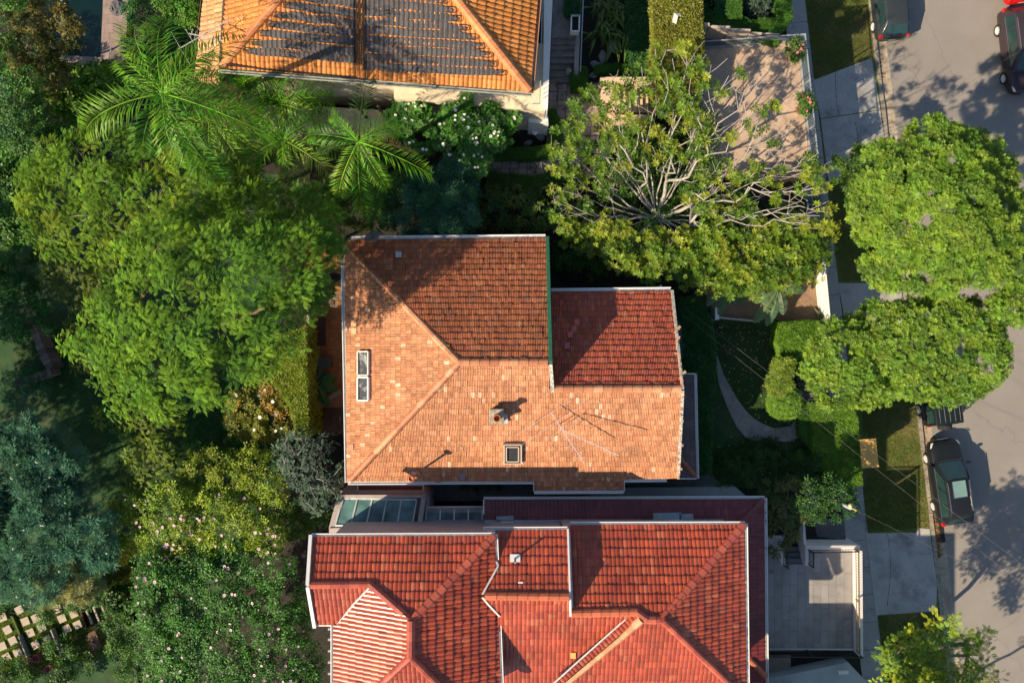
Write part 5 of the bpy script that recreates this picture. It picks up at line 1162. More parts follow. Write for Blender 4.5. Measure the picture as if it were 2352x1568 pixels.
# dark understorey at the left
for i,(lab,poly,zz,st) in enumerate([
 ('dark leafy shrubs massed at the left edge below the spiky plants',[(-40,600),(60,660),(110,700),(110,760),(40,800),(-40,820)],(2.6,1.8),'cluster'),
 ('blue green shrub on the corner of the brick garden wall',[(20,860),(80,850),(110,890),(60,930),(10,920)],(2.2,1.6),'fine'),
 ('dark shrub mass under the feathery tree, beside the steps',[(400,960),(560,990),(600,1030),(520,1060),(420,1030)],(2.6,1.8),'cluster'),
 ('dark low shrubs at the foot of the left edge trees',[(-40,480),(50,520),(60,600),(-40,600)],(2.8,2),'cluster'),
 ('dark green shrubs between the pool paving and the orange tile roof',[(300,-30),(460,-30),(450,120),(400,170),(300,130)],(2.6,1.8),'cluster'),
 ('dark undergrowth at the top left around the swimming pool',[(-40,60),(100,60),(140,140),(130,260),(-40,260)],(2.4,1.8),'cluster'),
 ('deep green shrub bank behind the palms left of the cream house',[(180,120),(240,160),(330,120),(440,90),(450,180),(360,250),(250,200)],(2.6,1.8),'cluster')]):
    T_('shrub',lab,lv(poly,zz,.6,14),st,DG_ if st=='cluster' else DKB,zb=YARD,dens=1,clump=.4,per=14,m=DULL)
for i,(lab,poly,zz) in enumerate([
 ('green shrubs in the bottom left corner',[(-30,1520),(60,1500),(120,1540),(170,1500),(210,1510),(200,1600),(-30,1600)],(2.2,1.6)),
 ('small leaved shrub beside the pink pot',[(110,1470),(150,1460),(165,1500),(120,1530)],(1.9,1.5)),
 ('dark leafy garden bed between the timber steps and the flowering bush',[(230,1420),(320,1370),(380,1420),(400,1560),(260,1600),(240,1500)],(2.2,1.6)),
 ('bushy green plant with broad leaves above the timber garden steps',[(235,1370),(290,1340),(330,1360),(350,1420),(290,1430)],(2.4,1.8))]):
    T_('shrub',lab,lv(poly,zz,.5,16),'big' if i==3 else 'cluster',[(.04,.11,.016),(.06,.14,.02),(.025,.07,.012)],zb=YARD,dens=1.1,clump=.35,per=14)
# strap leaf and spiky plants
for k,(u,v) in enumerate(((18,630),(28,660),(80,598),(92,650),(62,640),(22,600))): spiky('spiky_plant','green spiky rosette plant in the cluster at the left edge',P(u,v,1.9),42,.85,.08,(.05,.13,.03) if k!=1 else (.16,.22,.04),seed=k,group='spiky plants at the left edge',cat='spiky plant')
spiky('spiky_plant','pale spiky rosette under the conifer at left',P(165,700,1.8),30,.9,.08,(.06,.13,.08),seed=9,cat='spiky plant')
spiky('spiky_plant','grey spider shaped spiky plant in the bed below the timber steps',P(326,1515,1.6),16,.7,.04,(.22,.27,.22),seed=19,cat='spiky plant')
# ------------------------------------------------------------------ palms
PG=[(.10,.27,.012),(.14,.31,.016),(.19,.35,.03),(.07,.21,.015)]
D=lambda u0,v0,u1,v1: math.atan2(-(v1-v0),u1-u0)
hub=P(375,215,14.5); dr=[D(380,222,*t) for t in ((346,20),(273,36),(214,280),(527,244),(468,372),(527,96),(573,290),(330,330),(420,330),(300,200),(440,130),(250,110),(400,360),(470,190))]
ln=[1.05,1.1,1.0,.9,1.0,1.05,1.1,.7,.75,.6,.7,.8,.75,.6]
palm('palm_tree','tallest palm with long bright fronds left of the orange tile roof',hub,YARD,14,4.0,PG,group='palms',base=P(420,300,YARD),seed=1,droop=.75,dirs=dr,lens=ln,wl=.62,nl=40,width=.03,dead=2)
hub=P(824,325,10.6); dr=[D(824,325,*t) for t in ((838,180),(720,345),(985,388),(935,255),(820,470),(770,430),(890,440),(760,260),(880,300),(700,300))]
palm('palm_tree','palm with drooping fronds in front of the cream wall beside the white flowered bush',hub,YARD+1,10,3.6,PG+[(.05,.11,.02)],group='palms',base=P(860,390,LOT),seed=2,dirs=dr,lens=[1,.75,1.05,.85,.95,.8,.7,.6,.6,.8],wl=.5,nl=36,width=.028,dead=1,droop=.8)
PG_SHADE=[(.06,.16,.02),(.08,.19,.02),(.05,.13,.025)]  # shade painted into darker frond colours for the middle palm
for k,(u,v,z,L_,lab) in enumerate(((565,345,6.8,3.6,'palm in the middle of the clump, shade put into its darker fronds'),(490,262,8.6,3.2,'palm with messy yellowing fronds just right of the tallest palm'),(640,240,7.4,3.2,'palm leaning before the cream wall under the roof corner'),(650,320,8.0,3.4,'palm with long bright fronds right of the middle of the clump'),(480,370,7.6,3.2,'lowest palm of the clump above the feathery tree'),(560,190,7.6,2.9,'palm brushing the gutter of the orange roof'))):
    palm('palm_tree',lab,P(u,v,z),YARD,12,L_,(PG_SHADE if k in(0,) else PG),group='palms',base=P(u+20,v+40,YARD),seed=10+k,wl=.48,nl=32,width=.028,dead=(3 if k==1 else 1))
# tree fern
palm('tree_fern','tree fern with flat bright lacy fronds above the satellite dish',P(872,420,5.0),LOT,10,2.5,[(.06,.17,.016),(.08,.20,.018)],seed=31,wl=.62,nl=20,width=.075,droop=.5,cat='tree fern',dirs=[D(872,420,*t) for t in ((860,540),(905,545),(960,460),(980,430),(840,500),(820,440),(900,350),(850,370),(930,400),(890,500))])
palm('tree_fern','small fern in the shade at the foot of the white flowered bush',P(1440/1.0*0+1128*1.0,305,3.0),LOT,8,1.1,[(.05,.13,.02)],seed=32,wl=.28,nl=16,width=.04,droop=.6,cat='fern')
# frangipani
fg=lv([(905,270),(940,225),(990,212),(1060,215),(1110,240),(1165,255),(1172,300),(1130,330),(1110,390),(1070,395),(1010,370),(960,345),(920,310)],(5.6,4.4),.75,26)
e,cr,cs=T_('frangipani_tree','dark green rounded tree with white blossoms against the cream wall',fg,'frangipani',[(.035,.115,.02),(.05,.14,.024),(.06,.16,.026)],zb=LOT,base=(1060,360),dens=1.5,clump=.45,per=13,scale=.78,m=GLOSS,ymix=((.05,.15,.02),.2))
wf2=flower_mesh('blossom',(.85,.84,.78),(.8,.7,.2),5,.075,.5); hc=cs[cs[:,2]>4.6]; copies_at(wf2,'blossom',e,[Vector(c)+Vector((rnd(-.2,.2),rnd(-.2,.2),.38)) for c in hc[RNG.choice(len(hc),70)]],1.0)
# oleander-like blue green shrub and other shrubs north of the middle house
T_('shrub','blue green narrow leaved shrub hanging over the north eave of the middle house',lv([(925,430),(960,390),(1040,380),(1090,420),(1100,500),(1060,555),(980,555),(935,530),(910,480)],(5.6,4.6),.75,20),'narrow',[(.03,.09,.05),(.05,.12,.07),(.035,.10,.04)],zb=LOT,base=(1040,500),dens=1.2,clump=.42,per=14,m=DULL)
T_('shrub','yellow green leafy shrub under the tree fern',lv([(790,390),(850,380),(900,440),(870,500),(800,540),(750,480),(750,420)],(4.4,3.4),.6,14),'cluster',[(.08,.14,.014),(.05,.11,.014)],zb=LOT,dens=1.1,clump=.38,per=14)
T_('shrub','mixed green shrub tucked against the feathery tree above the deck',lv([(700,430),(760,440),(780,530),(760,600),(720,560),(690,480)],(5.0,4),.55,10),'cluster',[(.06,.13,.014),(.09,.15,.014)],zb=LOT,dens=1.1,clump=.38,per=14)
T_('shrub','dark small leaved shrub bank between the curved paving and the middle house',lv([(1100,430),(1200,430),(1290,440),(1310,500),(1280,530),(1190,520),(1110,510)],(4.0,3.2),.6,18),'fine',[(.03,.08,.02),(.05,.11,.02),(.09,.12,.02)],zb=LOT,dens=1.2,clump=.38,per=18)
T_('shrub','small leaved twiggy shrub under the left limbs of the magnolia',lv([(1230,470),(1330,440),(1400,500),(1420,560),(1340,560),(1260,530)],(3.6,2.8),.55,14),'fine',[(.10,.14,.02),(.07,.11,.02)],zb=LOT,dens=1.1,clump=.36,per=16,bark=TWIG,twigs=12)
T_('shrub','dark shrub below the magnolia beside the lower roof',lv([(1270,560),(1330,560),(1400,590),(1380,620),(1330,640),(1275,600)],(3.2,2.4),.5,10),'cluster',[(.03,.09,.014)],zb=LOT,dens=1.1,clump=.35,per=14)
for lab,poly,zz in (('shrub mass beneath the magnolia limbs near the cream steps',[(1370,290),(1520,290),(1560,380),(1500,420),(1380,400)],(3.0,2.4)),('shrub mass beneath the magnolia limbs near the pink terrace',[(1560,240),(1640,250),(1660,400),(1620,440),(1560,400)],(3.2,2.6)),('leafy shrubs filling the shade under the magnolia fork',[(1385,400),(1620,400),(1640,520),(1400,545)],(3.3,2.7)),('dark shrubs under the right hand limbs of the magnolia',[(1640,430),(1850,430),(1870,560),(1780,600),(1640,560)],(2.8,2.2)),('green shrubs beneath the lower magnolia foliage',[(1400,560),(1640,560),(1650,620),(1500,600)],(3.0,2.2))):
    T_('shrub',lab,lv(poly,zz,.6,16),'cluster',[(.05,.12,.018),(.075,.15,.02)],zb=LOT,dens=1.1,clump=.4,per=16)
# tall clipped hedge top centre
hp=[P(u,v,4.6) for u,v in ((1500,-60),(1610,-60),(1615,110),(1608,170),(1600,240),(1520,230),(1500,130),(1508,90))]
hedge('broad olive green hedge top with a pale bird shaped ornament, right of the stairs',hp,LOT,4.4,[(.15,.16,.02),(.10,.13,.018),(.20,.19,.03)],17000,scale=1.0,m=GLOSS,side=.35)
hp=[P(u,v,3.4) for u,v in ((1452,-60),(1504,-60),(1502,130),(1490,200),(1455,150),(1445,60))]
hedge('shaded dark green side hedge beside the strap leaved plants',hp,LOT,3.3,DG_,5000,scale=1.1)
pg=P(1552,42,4.5); mb=MB(); mb.poly([pg+Vector(q) for q in ((-.2,-.2,.05),(.02,-.32,.05),(.06,.0,.2),(.3,.06,.08),(.22,.2,.06),(-.1,.22,.1))]); mb.poly([pg+Vector(q) for q in ((-.2,-.2,0),(-.1,.22,.0),(.22,.2,.0),(.3,.06,.0),(.06,.0,.1),(.02,-.32,.0))])
mb.build('paper_scrap',mat('off_white_paper',(.75,.7,.6)),label='off white scrap lying on top of the tall olive hedge',cat='scrap')
# clipped hedges right of the middle house
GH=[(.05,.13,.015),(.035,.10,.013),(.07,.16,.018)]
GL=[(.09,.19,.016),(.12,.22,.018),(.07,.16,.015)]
dk=[P(u,v,3.7) for u,v in ((1566,690),(1600,685),(1630,730),(1642,800),(1640,900),(1632,1000),(1630,1085),(1596,1090),(1600,860),(1566,850))]
hedge('long dark green clipped hedge against the east wall of the middle house',dk,LOT,3.6,DG_+[(.03,.10,.02)],14000,scale=1.0,side=.4,m=GLOSS)
hx=[P(u,v,3.4) for u,v in ((1790,742),(1880,738),(1895,800),(1880,850),(1822,844),(1786,785))]
hedge('bright green clipped six sided hedge beside the dirt topped garage',hx,LOT,3.3,GL,10000,scale=.62,side=.4,m=GLOSS)
hs=[P(u,v,3.0) for u,v in ((1858,925),(1950,925),(1968,960),(1980,1112),(1940,1118),(1870,1060),(1868,1000))]
hedge('deep clipped hedge at the footpath, half in shade, beside the tan canopy',hs,G0+.1,3.0,GL,16000,scale=.62,side=.4,m=GLOSS)
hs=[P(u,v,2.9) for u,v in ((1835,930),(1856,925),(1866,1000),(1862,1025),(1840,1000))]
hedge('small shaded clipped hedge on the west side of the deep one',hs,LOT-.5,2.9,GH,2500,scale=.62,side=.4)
bc=P(1808,926,3.1)
e,cr,cs=T_('topiary_ball','clipped round topiary ball standing by the end of the garden path',[(bc-Vector((0,0,.35)),.84,.62)],'cluster',GL,zb=LOT,dens=5.5,clump=.16,per=9,scale=.55,m=GLOSS,shell=(.93,1.0),cat='topiary'); 
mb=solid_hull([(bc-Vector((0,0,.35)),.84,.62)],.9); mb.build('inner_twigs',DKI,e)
e,cr,cs=T_('shrub','small pointed yellow green shrub between the six sided hedge and the topiary ball',lv([(1776,850),(1800,825),(1818,860),(1805,885),(1795,900),(1774,895)],(3.5,3.0),.38,5),'narrow',[(.12,.20,.02),(.16,.22,.03)],zb=LOT,dens=1.5,clump=.25,per=14,scale=.7)
T_('shrub','low dark plants along the bottom of the front garden near the passage',lv([(1640,1050),(1720,1020),(1860,1020),(1900,1060),(1880,1110),(1760,1110),(1650,1100)],(2.9,2.5),.5,26),'cluster',[(.02,.06,.012),(.035,.09,.012)],zb=LOT,dens=1,clump=.36,per=14)
T_('tree','dark green tree overhanging the entry steps above the grey terrace',lv([(1830,1120),(1900,1110),(1960,1120),(1950,1180),(1920,1195),(1880,1170),(1850,1185),(1830,1150)],(5.2,4.2),.6,14),'cluster',[(.02,.07,.014),(.035,.09,.016)],zb=.8,base=(1850,1130),dens=1.2,clump=.36,per=15)
T_('tree','brownish green tree against the right end of the maroon lower roof',lv([(1765,1110),(1830,1105),(1840,1180),(1825,1230),(1790,1265),(1758,1250),(1760,1170)],(5.2,4.2),.55,14),'fine',[(.06,.08,.02),(.04,.08,.02),(.10,.10,.03)],zb=LOT,base=(1780,1150),dens=1.2,clump=.36,per=16,bark=TWIG,twigs=14)
# street wall plants with pink flowers on the pink terrace
pf=flower_mesh('flower',(.75,.12,.35),(.8,.6,.2),5,.06,.5)
for k,(u,v,lab) in enumerate(((1826,112,'potted bush with pink flowers at the top corner of the pink terrace'),(1846,238,'potted bush with pink flowers halfway down the terrace railing'),(1858,375,'dark potted palm like bush at the bottom corner of the pink terrace'))):
    c=P(u,v,3.5); e,cr,cs=T_('flower_pot',lab,[(c,.42,.35),(c+Vector((.2,-.25,-.1)),.3,.3)],'cluster',[(.05,.12,.02),(.09,.15,.02)],zb=2.6,dens=1.3,clump=.22,per=12,scale=.9,cat='potted plant',group='pots on the pink terrace')
    mb=MB(); b0=e.location; mb.lathe([(.18,.0),(.26,.38),(.29,.42),(.25,.4),(.001,.36)],b0,14); mb.build('pot',mat('terracotta_pot',(.35,.15,.08)),e)
    if k<2: copies_at(pf,'flower',e,[Vector(q)+Vector((0,0,.2)) for q in cs[pick(len(cs),9)]],1.0)
# big paddle leaved plants
def paddles(name,label,c,leaves,col,cat='banana plant',w=.28,zb=LOT):
    e=empty(name,Vector((c.x,c.y,zb)),label,cat)
    mb=MB(); mb.tube([Vector((c.x,c.y,zb-.1)),c],[.14,.09],8,(.16,.18,.06)); mb.build('stem',DULL,e)
    for i,(u,v,z,l) in enumerate(leaves):
        t=P(u,v,z); d=(t-c); L_=d.length; d.normalize(); side=d.cross(Vector((0,0,1))).normalized(); up=side.cross(d)
        mb=MB(); paddle(mb,c+d*.2,d,up,L_,w*l,tuple(x*rnd(.8,1.2) for x in col),seed=i*7+3); mb.build('leaf',GLOSS,e)
    return e
paddles('strelitzia_plant','giant paddle leaved plant at the foot of the magnolia, above the white post',P(1672,640,4.6),[(1630,695,4.6,1),(1655,715,4.2,1),(1690,690,4.4,1),(1640,640,5,.9),(1700,650,5,1)],(.10,.17,.08))
paddles('strelitzia_plant','giant paddle leaved plant overhanging the dirt topped garage',P(1790,660,4.6),[(1738,735,4.2,1),(1765,742,4.0,1),(1800,715,4.3,1),(1845,665,4.6,1),(1850,630,4.8,.9),(1700,690,4.2,.8),(1740,690,4.5,.9),(1820,620,5,.9)],(.12,.19,.09))
paddles('banana_plant','dark banana plant at the end of the shaded deck',P(728,880,3.2),[(765,870,2.9,1),(768,893,2.9,1.1),(735,845,3.1,1),(752,860,3.2,.9),(710,900,3.1,1),(705,915,2.9,.9),(750,928,2.8,1.1),(722,925,2.9,1)],(.03,.11,.04),w=.22)
# strap leaved clivias by the stairs
e=empty('strap_leaved_plant',P(1400,50,LOT),'lush clump of long strap leaves beside the top stairs','strap plant'); mb=MB()
random.seed(44)
for _ in range(95):
    c=P(rnd(1365,1450),rnd(-10,90),LOT+.5); a=rnd(0,6.28) if random.random()<.4 else rnd(-2.4,-.7); d=Vector((math.cos(a),math.sin(a),.8)); L_=rnd(.8,1.5); s_=Vector((-math.sin(a),math.cos(a),0))*.055; p0=c; p1=c+d*L_*.5; p2=c+d*L_*.75+Vector((0,0,-.1)); p3=c+Vector((d.x,d.y,.15))*L_*1.1
    f=rnd(.6,1.2); cc=(.10*f,.17*f,.03*f); mb.quad(p0-s_*.5,p0+s_*.5,p1+s_,p1-s_,cc); mb.quad(p1-s_,p1+s_,p2+s_,p2-s_,cc); mb.quad(p2-s_,p2+s_,p3+s_*.1,p3-s_*.1,cc)
mb.build('leaves',LEAF,e)
spiky('strap_leaved_plant','smaller dark strap leaved plant between the boulders and the hedge',P(1470,95,LOT+.3),46,1.2,.09,(.04,.10,.02),seed=5,cat='strap plant')
spiky('agave_plant','pale agave on the corner by the white retaining wall',P(1884,727,2.5),34,.75,.07,(.20,.24,.13),seed=6,cat='agave')
spiky('agave_plant','spiky plant on the left side of the bright footpath',P(1868,612,2.3),34,.8,.07,(.07,.13,.08),seed=7,cat='agave')
spiky('agave_plant','dark spiky plant below the terrace potted palm',P(1866,470,2.4),40,1.0,.07,(.03,.10,.05),seed=8,cat='agave')
for k,(u,v) in enumerate(((1066,1115),(1094,1117),(1128,1118),(1146,1117))): spiky('tuft_plant','small dark tufted plant in the shaded passage beside the brick wall',P(u,v,LOT+.3),34,.5,.04,(.04,.09,.02),seed=20+k,cat='tufted plant',group='tufted plants in the passage')
# grass like hedges round the curved path
def band(pts,wd): 
    pts=[Vector(p) for p in pts]; L=[];Rr=[]
    for i,p in enumerate(pts):
        d=(pts[min(i+1,len(pts)-1)]-pts[max(i-1,0)]).normalized(); s=Vector((-d.y,d.x,0))*wd/2; L.append(p+s); Rr.append(p-s)
    return L+Rr[::-1]
GB=[(.04,.12,.012),(.06,.15,.014)]
def chedge(label,ip,z,wd,n,z0=LOT): hedge(label,band([P(u,v,z) for u,v in ip],wd),z0,z,GB,n,scale=.5)
chedge('low clipped hedge curving round the corner pier of the cream house',[(1262,255),(1275,285),(1278,315),(1262,345),(1220,352),(1130,350)],2.9,.55,6500)
chedge('low clipped hedge along the south edge of the curved paving',[(1120,412),(1170,418),(1230,422),(1275,410),(1310,385)],2.9,.75,6000)
chedge('low clipped box hedge beside the foot of the top stairs',[(1330,155),(1332,205)],2.9,.75,2600)
chedge('low clipped hedge between the boulders and the cream steps',[(1368,160),(1440,155)],2.7,.4,1500)
chedge('thick sunlit clipped hedge at the top edge beside the stepped wall',[(1612,45),(1680,55),(1740,72),(1790,80)],3.0,.9,9000)
chedge('bright clipped hedge turning the corner by the street at the top edge',[(1745,58),(1790,58),(1804,40),(1800,-20)],3.2,.7,6500)
chedge('straight vertical clipped hedge strip at the top edge',[(1686,-40),(1686,42)],3.2,.75,4000)
T_('shrub','dark shrub between the clipped hedges at the top edge',lv([(1612,-40),(1660,-40),(1665,38),(1615,40)],(2.9,2.4),.45,7),'cluster',DG_,zb=LOT,dens=1.2,clump=.3,per=14)
T_('shrub','grey green shrub by the clipped hedge at the top edge',lv([(1705,-40),(1790,-40),(1785,30),(1740,45),(1706,40)],(2.9,2.4),.5,9),'fine',[(.05,.09,.06),(.03,.06,.04)],zb=LOT,dens=1.2,clump=.3,per=14)
# ------------------------------------------------------------------ tiled floors
def tile_mat(name, col, joint, w, h, rot=0.0, rough=.6, var=.12, jw=.012, off=.5, stain=None, stain_scale=1.0, col2=None, spec=.3):
    m = mat(name, col, rough=rough, var=var, scale=1.5, spec=spec); N, L = nodes(m); b = N['Principled BSDF']
    tc = N.new('ShaderNodeTexCoord'); mp = N.new('ShaderNodeMapping'); mp.inputs['Rotation'].default_value = (0,0,rot); L.new(tc.outputs['Object'], mp.inputs[0])
    br = N.new('ShaderNodeTexBrick'); br.inputs['Scale'].default_value = 1; br.inputs['Brick Width'].default_value = w; br.inputs['Row Height'].default_value = h; br.inputs['Mortar Size'].default_value = jw; br.offset = off
    br.inputs['Color1'].default_value = (*col,1); br.inputs['Color2'].default_value = (*(col2 or tuple(c*(1-var) for c in col)),1); br.inputs['Mortar'].default_value = (*joint,1); L.new(mp.outputs[0], br.inputs[0])
    n = N.new('ShaderNodeTexNoise'); n.inputs['Scale'].default_value = stain_scale*2; n.inputs['Detail'].default_value = 8; L.new(tc.outputs['Object'], n.inputs[0])
    mr = N.new('ShaderNodeMapRange'); mr.inputs[1].default_value=.3; mr.inputs[2].default_value=.7; mr.inputs[3].default_value=.8; mr.inputs[4].default_value=1.15; L.new(n.outputs[0], mr.inputs[0])
    mx = N.new('ShaderNodeMix'); mx.data_type='RGBA'; mx.blend_type='MULTIPLY'; mx.inputs[0].default_value=1; L.new(br.outputs[0], mx.inputs[6]); L.new(mr.outputs[0], mx.inputs[7]); out=mx.outputs[2]
    if stain:
        n3=N.new('ShaderNodeTexNoise'); n3.inputs['Scale'].default_value=stain_scale; n3.inputs['Detail'].default_value=8; n3.inputs['Roughness'].default_value=.7; L.new(tc.outputs['Object'],n3.inputs[0])
        m3=N.new('ShaderNodeMapRange'); m3.inputs[1].default_value=.52; m3.inputs[2].default_value=.66; L.new(n3.outputs[0],m3.inputs[0])
        mx=N.new('ShaderNodeMix'); mx.data_type='RGBA'; mx.inputs[7].default_value=(*stain,1); L.new(m3.outputs[0],mx.inputs[0]); L.new(out,mx.inputs[6]); out=mx.outputs[2]
    L.new(out, b.inputs['Base Color']); return m
def railing(label, pts, h, mtl, step=.11, name='metal_railing', group=None, lean=None, ends=True, bw=.018):
    pts=[Vector(p) for p in pts]; e=empty(name,pts[0],label,'railing',group); z=Vector((0,0,1)); pan=MB(); top=MB()
    for a,b in zip(pts[:-1],pts[1:]):
        top.bar(a+z*h,b+z*h,.05,.04); L_=(b-a).length; n=int(L_/step)
        pan.bar(a+z*.08,b+z*.08,.03,.03)
        for i in range(1,n): q=a.lerp(b,i/n); pan.bar(q+z*.08,q+z*(h-.02),bw)
        np_=max(1,round(L_/2.2))
        for i in range(np_): q=a.lerp(b,i/np_); mb=MB(); mb.bar(q,q+z*(h+.03),.055); mb.build('post',mtl,e)
    mb=MB(); mb.bar(pts[-1],pts[-1]+z*(h+.03),.055); mb.build('post',mtl,e)
    top.build('top_rail',mtl,e); pan.build('bar_panel',mtl,e); return e
def pr(label, cat, name, pts, z0, z1, m, **k):
    mb=MB(); mb.prism([(p[0],p[1]) for p in pts], z0, z1); return mb.build(name,m,label=label,cat=cat,**k)
def Q(z,*uv): return [P(u,v,z) for u,v in uv]
# pink paved terrace on top of the garage
PINK=tile_mat('pink_stone_paving',(.50,.37,.27),(.30,.22,.16),.6,.6,R(40),var=.15,stain=(.36,.27,.20),stain_scale=.8)
gt=empty('garage',P(1740,250,G0),'garage with a pink paved roof terrace beside the upper driveway','garage')
mb=MB(); mb.prism(Q(2.6,(1585,114),(1834,96),(1864,404),(1590,404)),G0,2.58); mb.build('walls',LAV,gt)
mb=MB(); mb.prism(Q(2.6,(1588,116),(1831,98.5),(1861,402),(1593,402)),2.5,2.62); mb.build('paved_roof',PINK,gt)
mb=MB(); a=Q(.2,(1848,200),(1862,330)); q0,q1=P(1864,402,2.6),P(1834,98,2.6); f=lambda t,z:(q1.lerp(q0,t)+E1*.03)+Vector((0,0,z-2.6))
mb.quad(f(.35,.15),f(.85,.15),f(.85,2.2),f(.35,2.2)); mb.build('garage_door',mat('grey_garage_door',(.3,.3,.3),var=.1),gt)
mb=MB(); mb.bar(P(1590,113,2.66),P(1834,95,2.66),.12,.14); mb.bar(P(1835,95,2.66),P(1866,404,2.66),.12,.14); mb.build('kerb_edge',mat('grey_edge',(.30,.31,.32),var=.2),gt)
railing('pale blue grey railing along the top and street edges of the pink terrace',[P(1600,112,2.7),P(1834,95,2.7),P(1866,402,2.7)],.95,BLUEM)
railing('dark railing along the bottom edge of the pink terrace under the magnolia',[P(1862,404,2.7),P(1650,406,2.7)],.9,DARKM)
# front wall and stepped walls at the top edge
pr('dark boundary wall with a pale top beside the footpath at the top edge','wall','boundary_wall',Q(2.3,(1800,-60),(1806,-60),(1812,72),(1806,72)),G0,2.3,mat('plum_render',(.36,.30,.31),var=.1))
for k,(u0,u1,v,z) in enumerate(((1600,1630,60,4.3),(1630,1677,66,4.1),(1677,1724,72,3.9),(1724,1750,79,3.7),(1750,1790,80,3.3))):
    pr(['tallest','second tallest','middle','second lowest','lowest'][k]+' of the stepped taupe garden walls under the top hedge','wall','stepped_wall',Q(z,(u0,v-9+k),(u1,v-7+k),(u1,v),(u0,v-2)),LOT-2.2,z,mat('taupe_block',(.42,.35,.29),var=.12),group='stepped wall pieces')
sheet('garden_stairs_floor',Q(LOT+.1,(1600,60),(1790,80),(1834,96),(1600,112)),LOT+.02,mat('taupe_paving',(.30,.25,.21),var=.2,scale=3))
# top stairs beside the cream house
STP=mat('grey_stone_step',(.22,.20,.19),var=.25,scale=2,scale2=14,stain=(.10,.09,.08),stain_scale=1.2)
e=empty('garden_stairs',P(1295,190,LOT),'dark stone stairs beside the cream house leading up to a landing','stairs')
vv=[190,176,159,146,130,114,102,88]
for k in range(7):
    z=LOT+.17*(k+1); mb=MB(); mb.prism(Q(z,(1262+k*.6,vv[k]),(1320,vv[k]),(1321,vv[k+1]-.0),(1264+k*.6,vv[k+1])),LOT-.1,z); mb.build('step',STP,e)
mb=MB(); z=LOT+1.36; mb.prism(Q(z,(1267,87),(1322,87),(1330,-60),(1272,-60)),LOT,z); mb.build('landing',STP,e)
mb=MB(); mb.prism(Q(LOT+1.6,(1320,190),(1331,188),(1338,-60),(1328,-60)),LOT-.1,[LOT+.6,LOT+.6,LOT+1.6,LOT+1.6]); mb.build('side_wall',mat('lav_block',(.36,.31,.30),var=.2,scale=3),e)
mb=MB(); mb.bar(P(1333,165,LOT+1.6),P(1342,-60,LOT+2.5),.05); mb.build('handrail',BLUEM,e)
pl_=empty('planter_box',P(1322,54,LOT+1.4),'white rectangular planter box on the landing above the stairs','planter'); mb=MB(); q=Q(LOT+1.95,(1313,35),(1331,35),(1330,72),(1312,72))
for i in range(4): a,b_=q[i],q[(i+1)%4]; mb.bar(a-Vector((0,0,.22)),b_-Vector((0,0,.22)),.06,.5)
mb.build('box_sides',WHITE,pl_); mb=MB(); mb.prism([(p.x,p.y) for p in q],LOT+1.4,LOT+1.8); mb.build('soil',EARTH,pl_)
hedge('small dark clipped bush growing behind the white planter box',Q(LOT+2,(1300,-20),(1330,-20),(1330,30),(1300,30)),LOT+1.4,LOT+2.1,DG_,1500,scale=.7)
lp=empty('garden_lantern',P(1305,166,LOT+.3),'small grey lantern ornament on the lowest stairs','ornament'); mb=MB(); c=P(1305,168,LOT+.35); mb.lathe([(.14,0),(.14,.04),(.06,.08),(.06,.3),(.13,.34),(.15,.4),(.03,.55),(.001,.6)],c,10); mb.build('lantern_body',mat('grey_stone',(.35,.34,.33),var=.3,scale=12),lp)
# square pavers
random.seed(12)
PAVM=attr_mat('old_paver',rough=.8,spec=.15,stain=(.07,.06,.05),stain_lo=.5,stain_hi=.62,stain_scale=2.4,fine=.2,fine_scale=25)
mb=MB()
def pave(u0,u1,v0,v1,z,st=20.2,skew=.06,keep=None):
    v=v0
    while v<v1:
        u=u0
        while u<u1:
            if keep is None or keep(u+st/2,v+st/2):
                f=rnd(.85,1.1); c=(.37*f,.30*f,.265*f); g_=.6; o_=(v-v0)*-skew
                q=Q(z+rnd(-.004,.004),(u+g_+o_,v+g_),(u+st-g_+o_,v+g_+.8),(u+st-g_+o_,v+st-g_+.8),(u+g_+o_,v+st-g_)); mb.prism([(p.x,p.y) for p in q],z-.06,q[0].z,c)
            u+=st
        v+=st
pave(1262,1372,190,345,LOT+.03); 
pave(1112,1330,346,414,LOT+.031,keep=lambda u,v: (v<404 or 1130<u<1250) and not (u>1285 and v>385))
mb.build('garden_paving',PAVM,kind='structure')
# cream steps under the magnolia
CS=mat('cream_step',(.62,.47,.31),var=.12,scale=2)
e=empty('garden_steps',P(1440,225,LOT),'sunlit cream garden steps seen through the magnolia twigs','steps')
mb=MB(); mb.prism(Q(3.5,(1383,190),(1424,190),(1424,257),(1386,252)),LOT,3.5); mb.build('platform',CS,e)
for k in range(6):
    z=3.5-.17*(k+1); mb=MB(); mb.prism(Q(z,(1424+k*13,190),(1437+k*13,190),(1437+k*13,258),(1424+k*13,258)),LOT-.3,z); mb.build('step',CS,e)
for (a,b_) in (((1379,177),(1499,188)),((1400,264),(1500,274))): mb=MB(); mb.prism(Q(3.95,(a[0],a[1]),(b_[0],a[1]),(b_[0],b_[1]),(a[0],b_[1])),LOT-.3,3.95); mb.build('side_wall',CS,e)
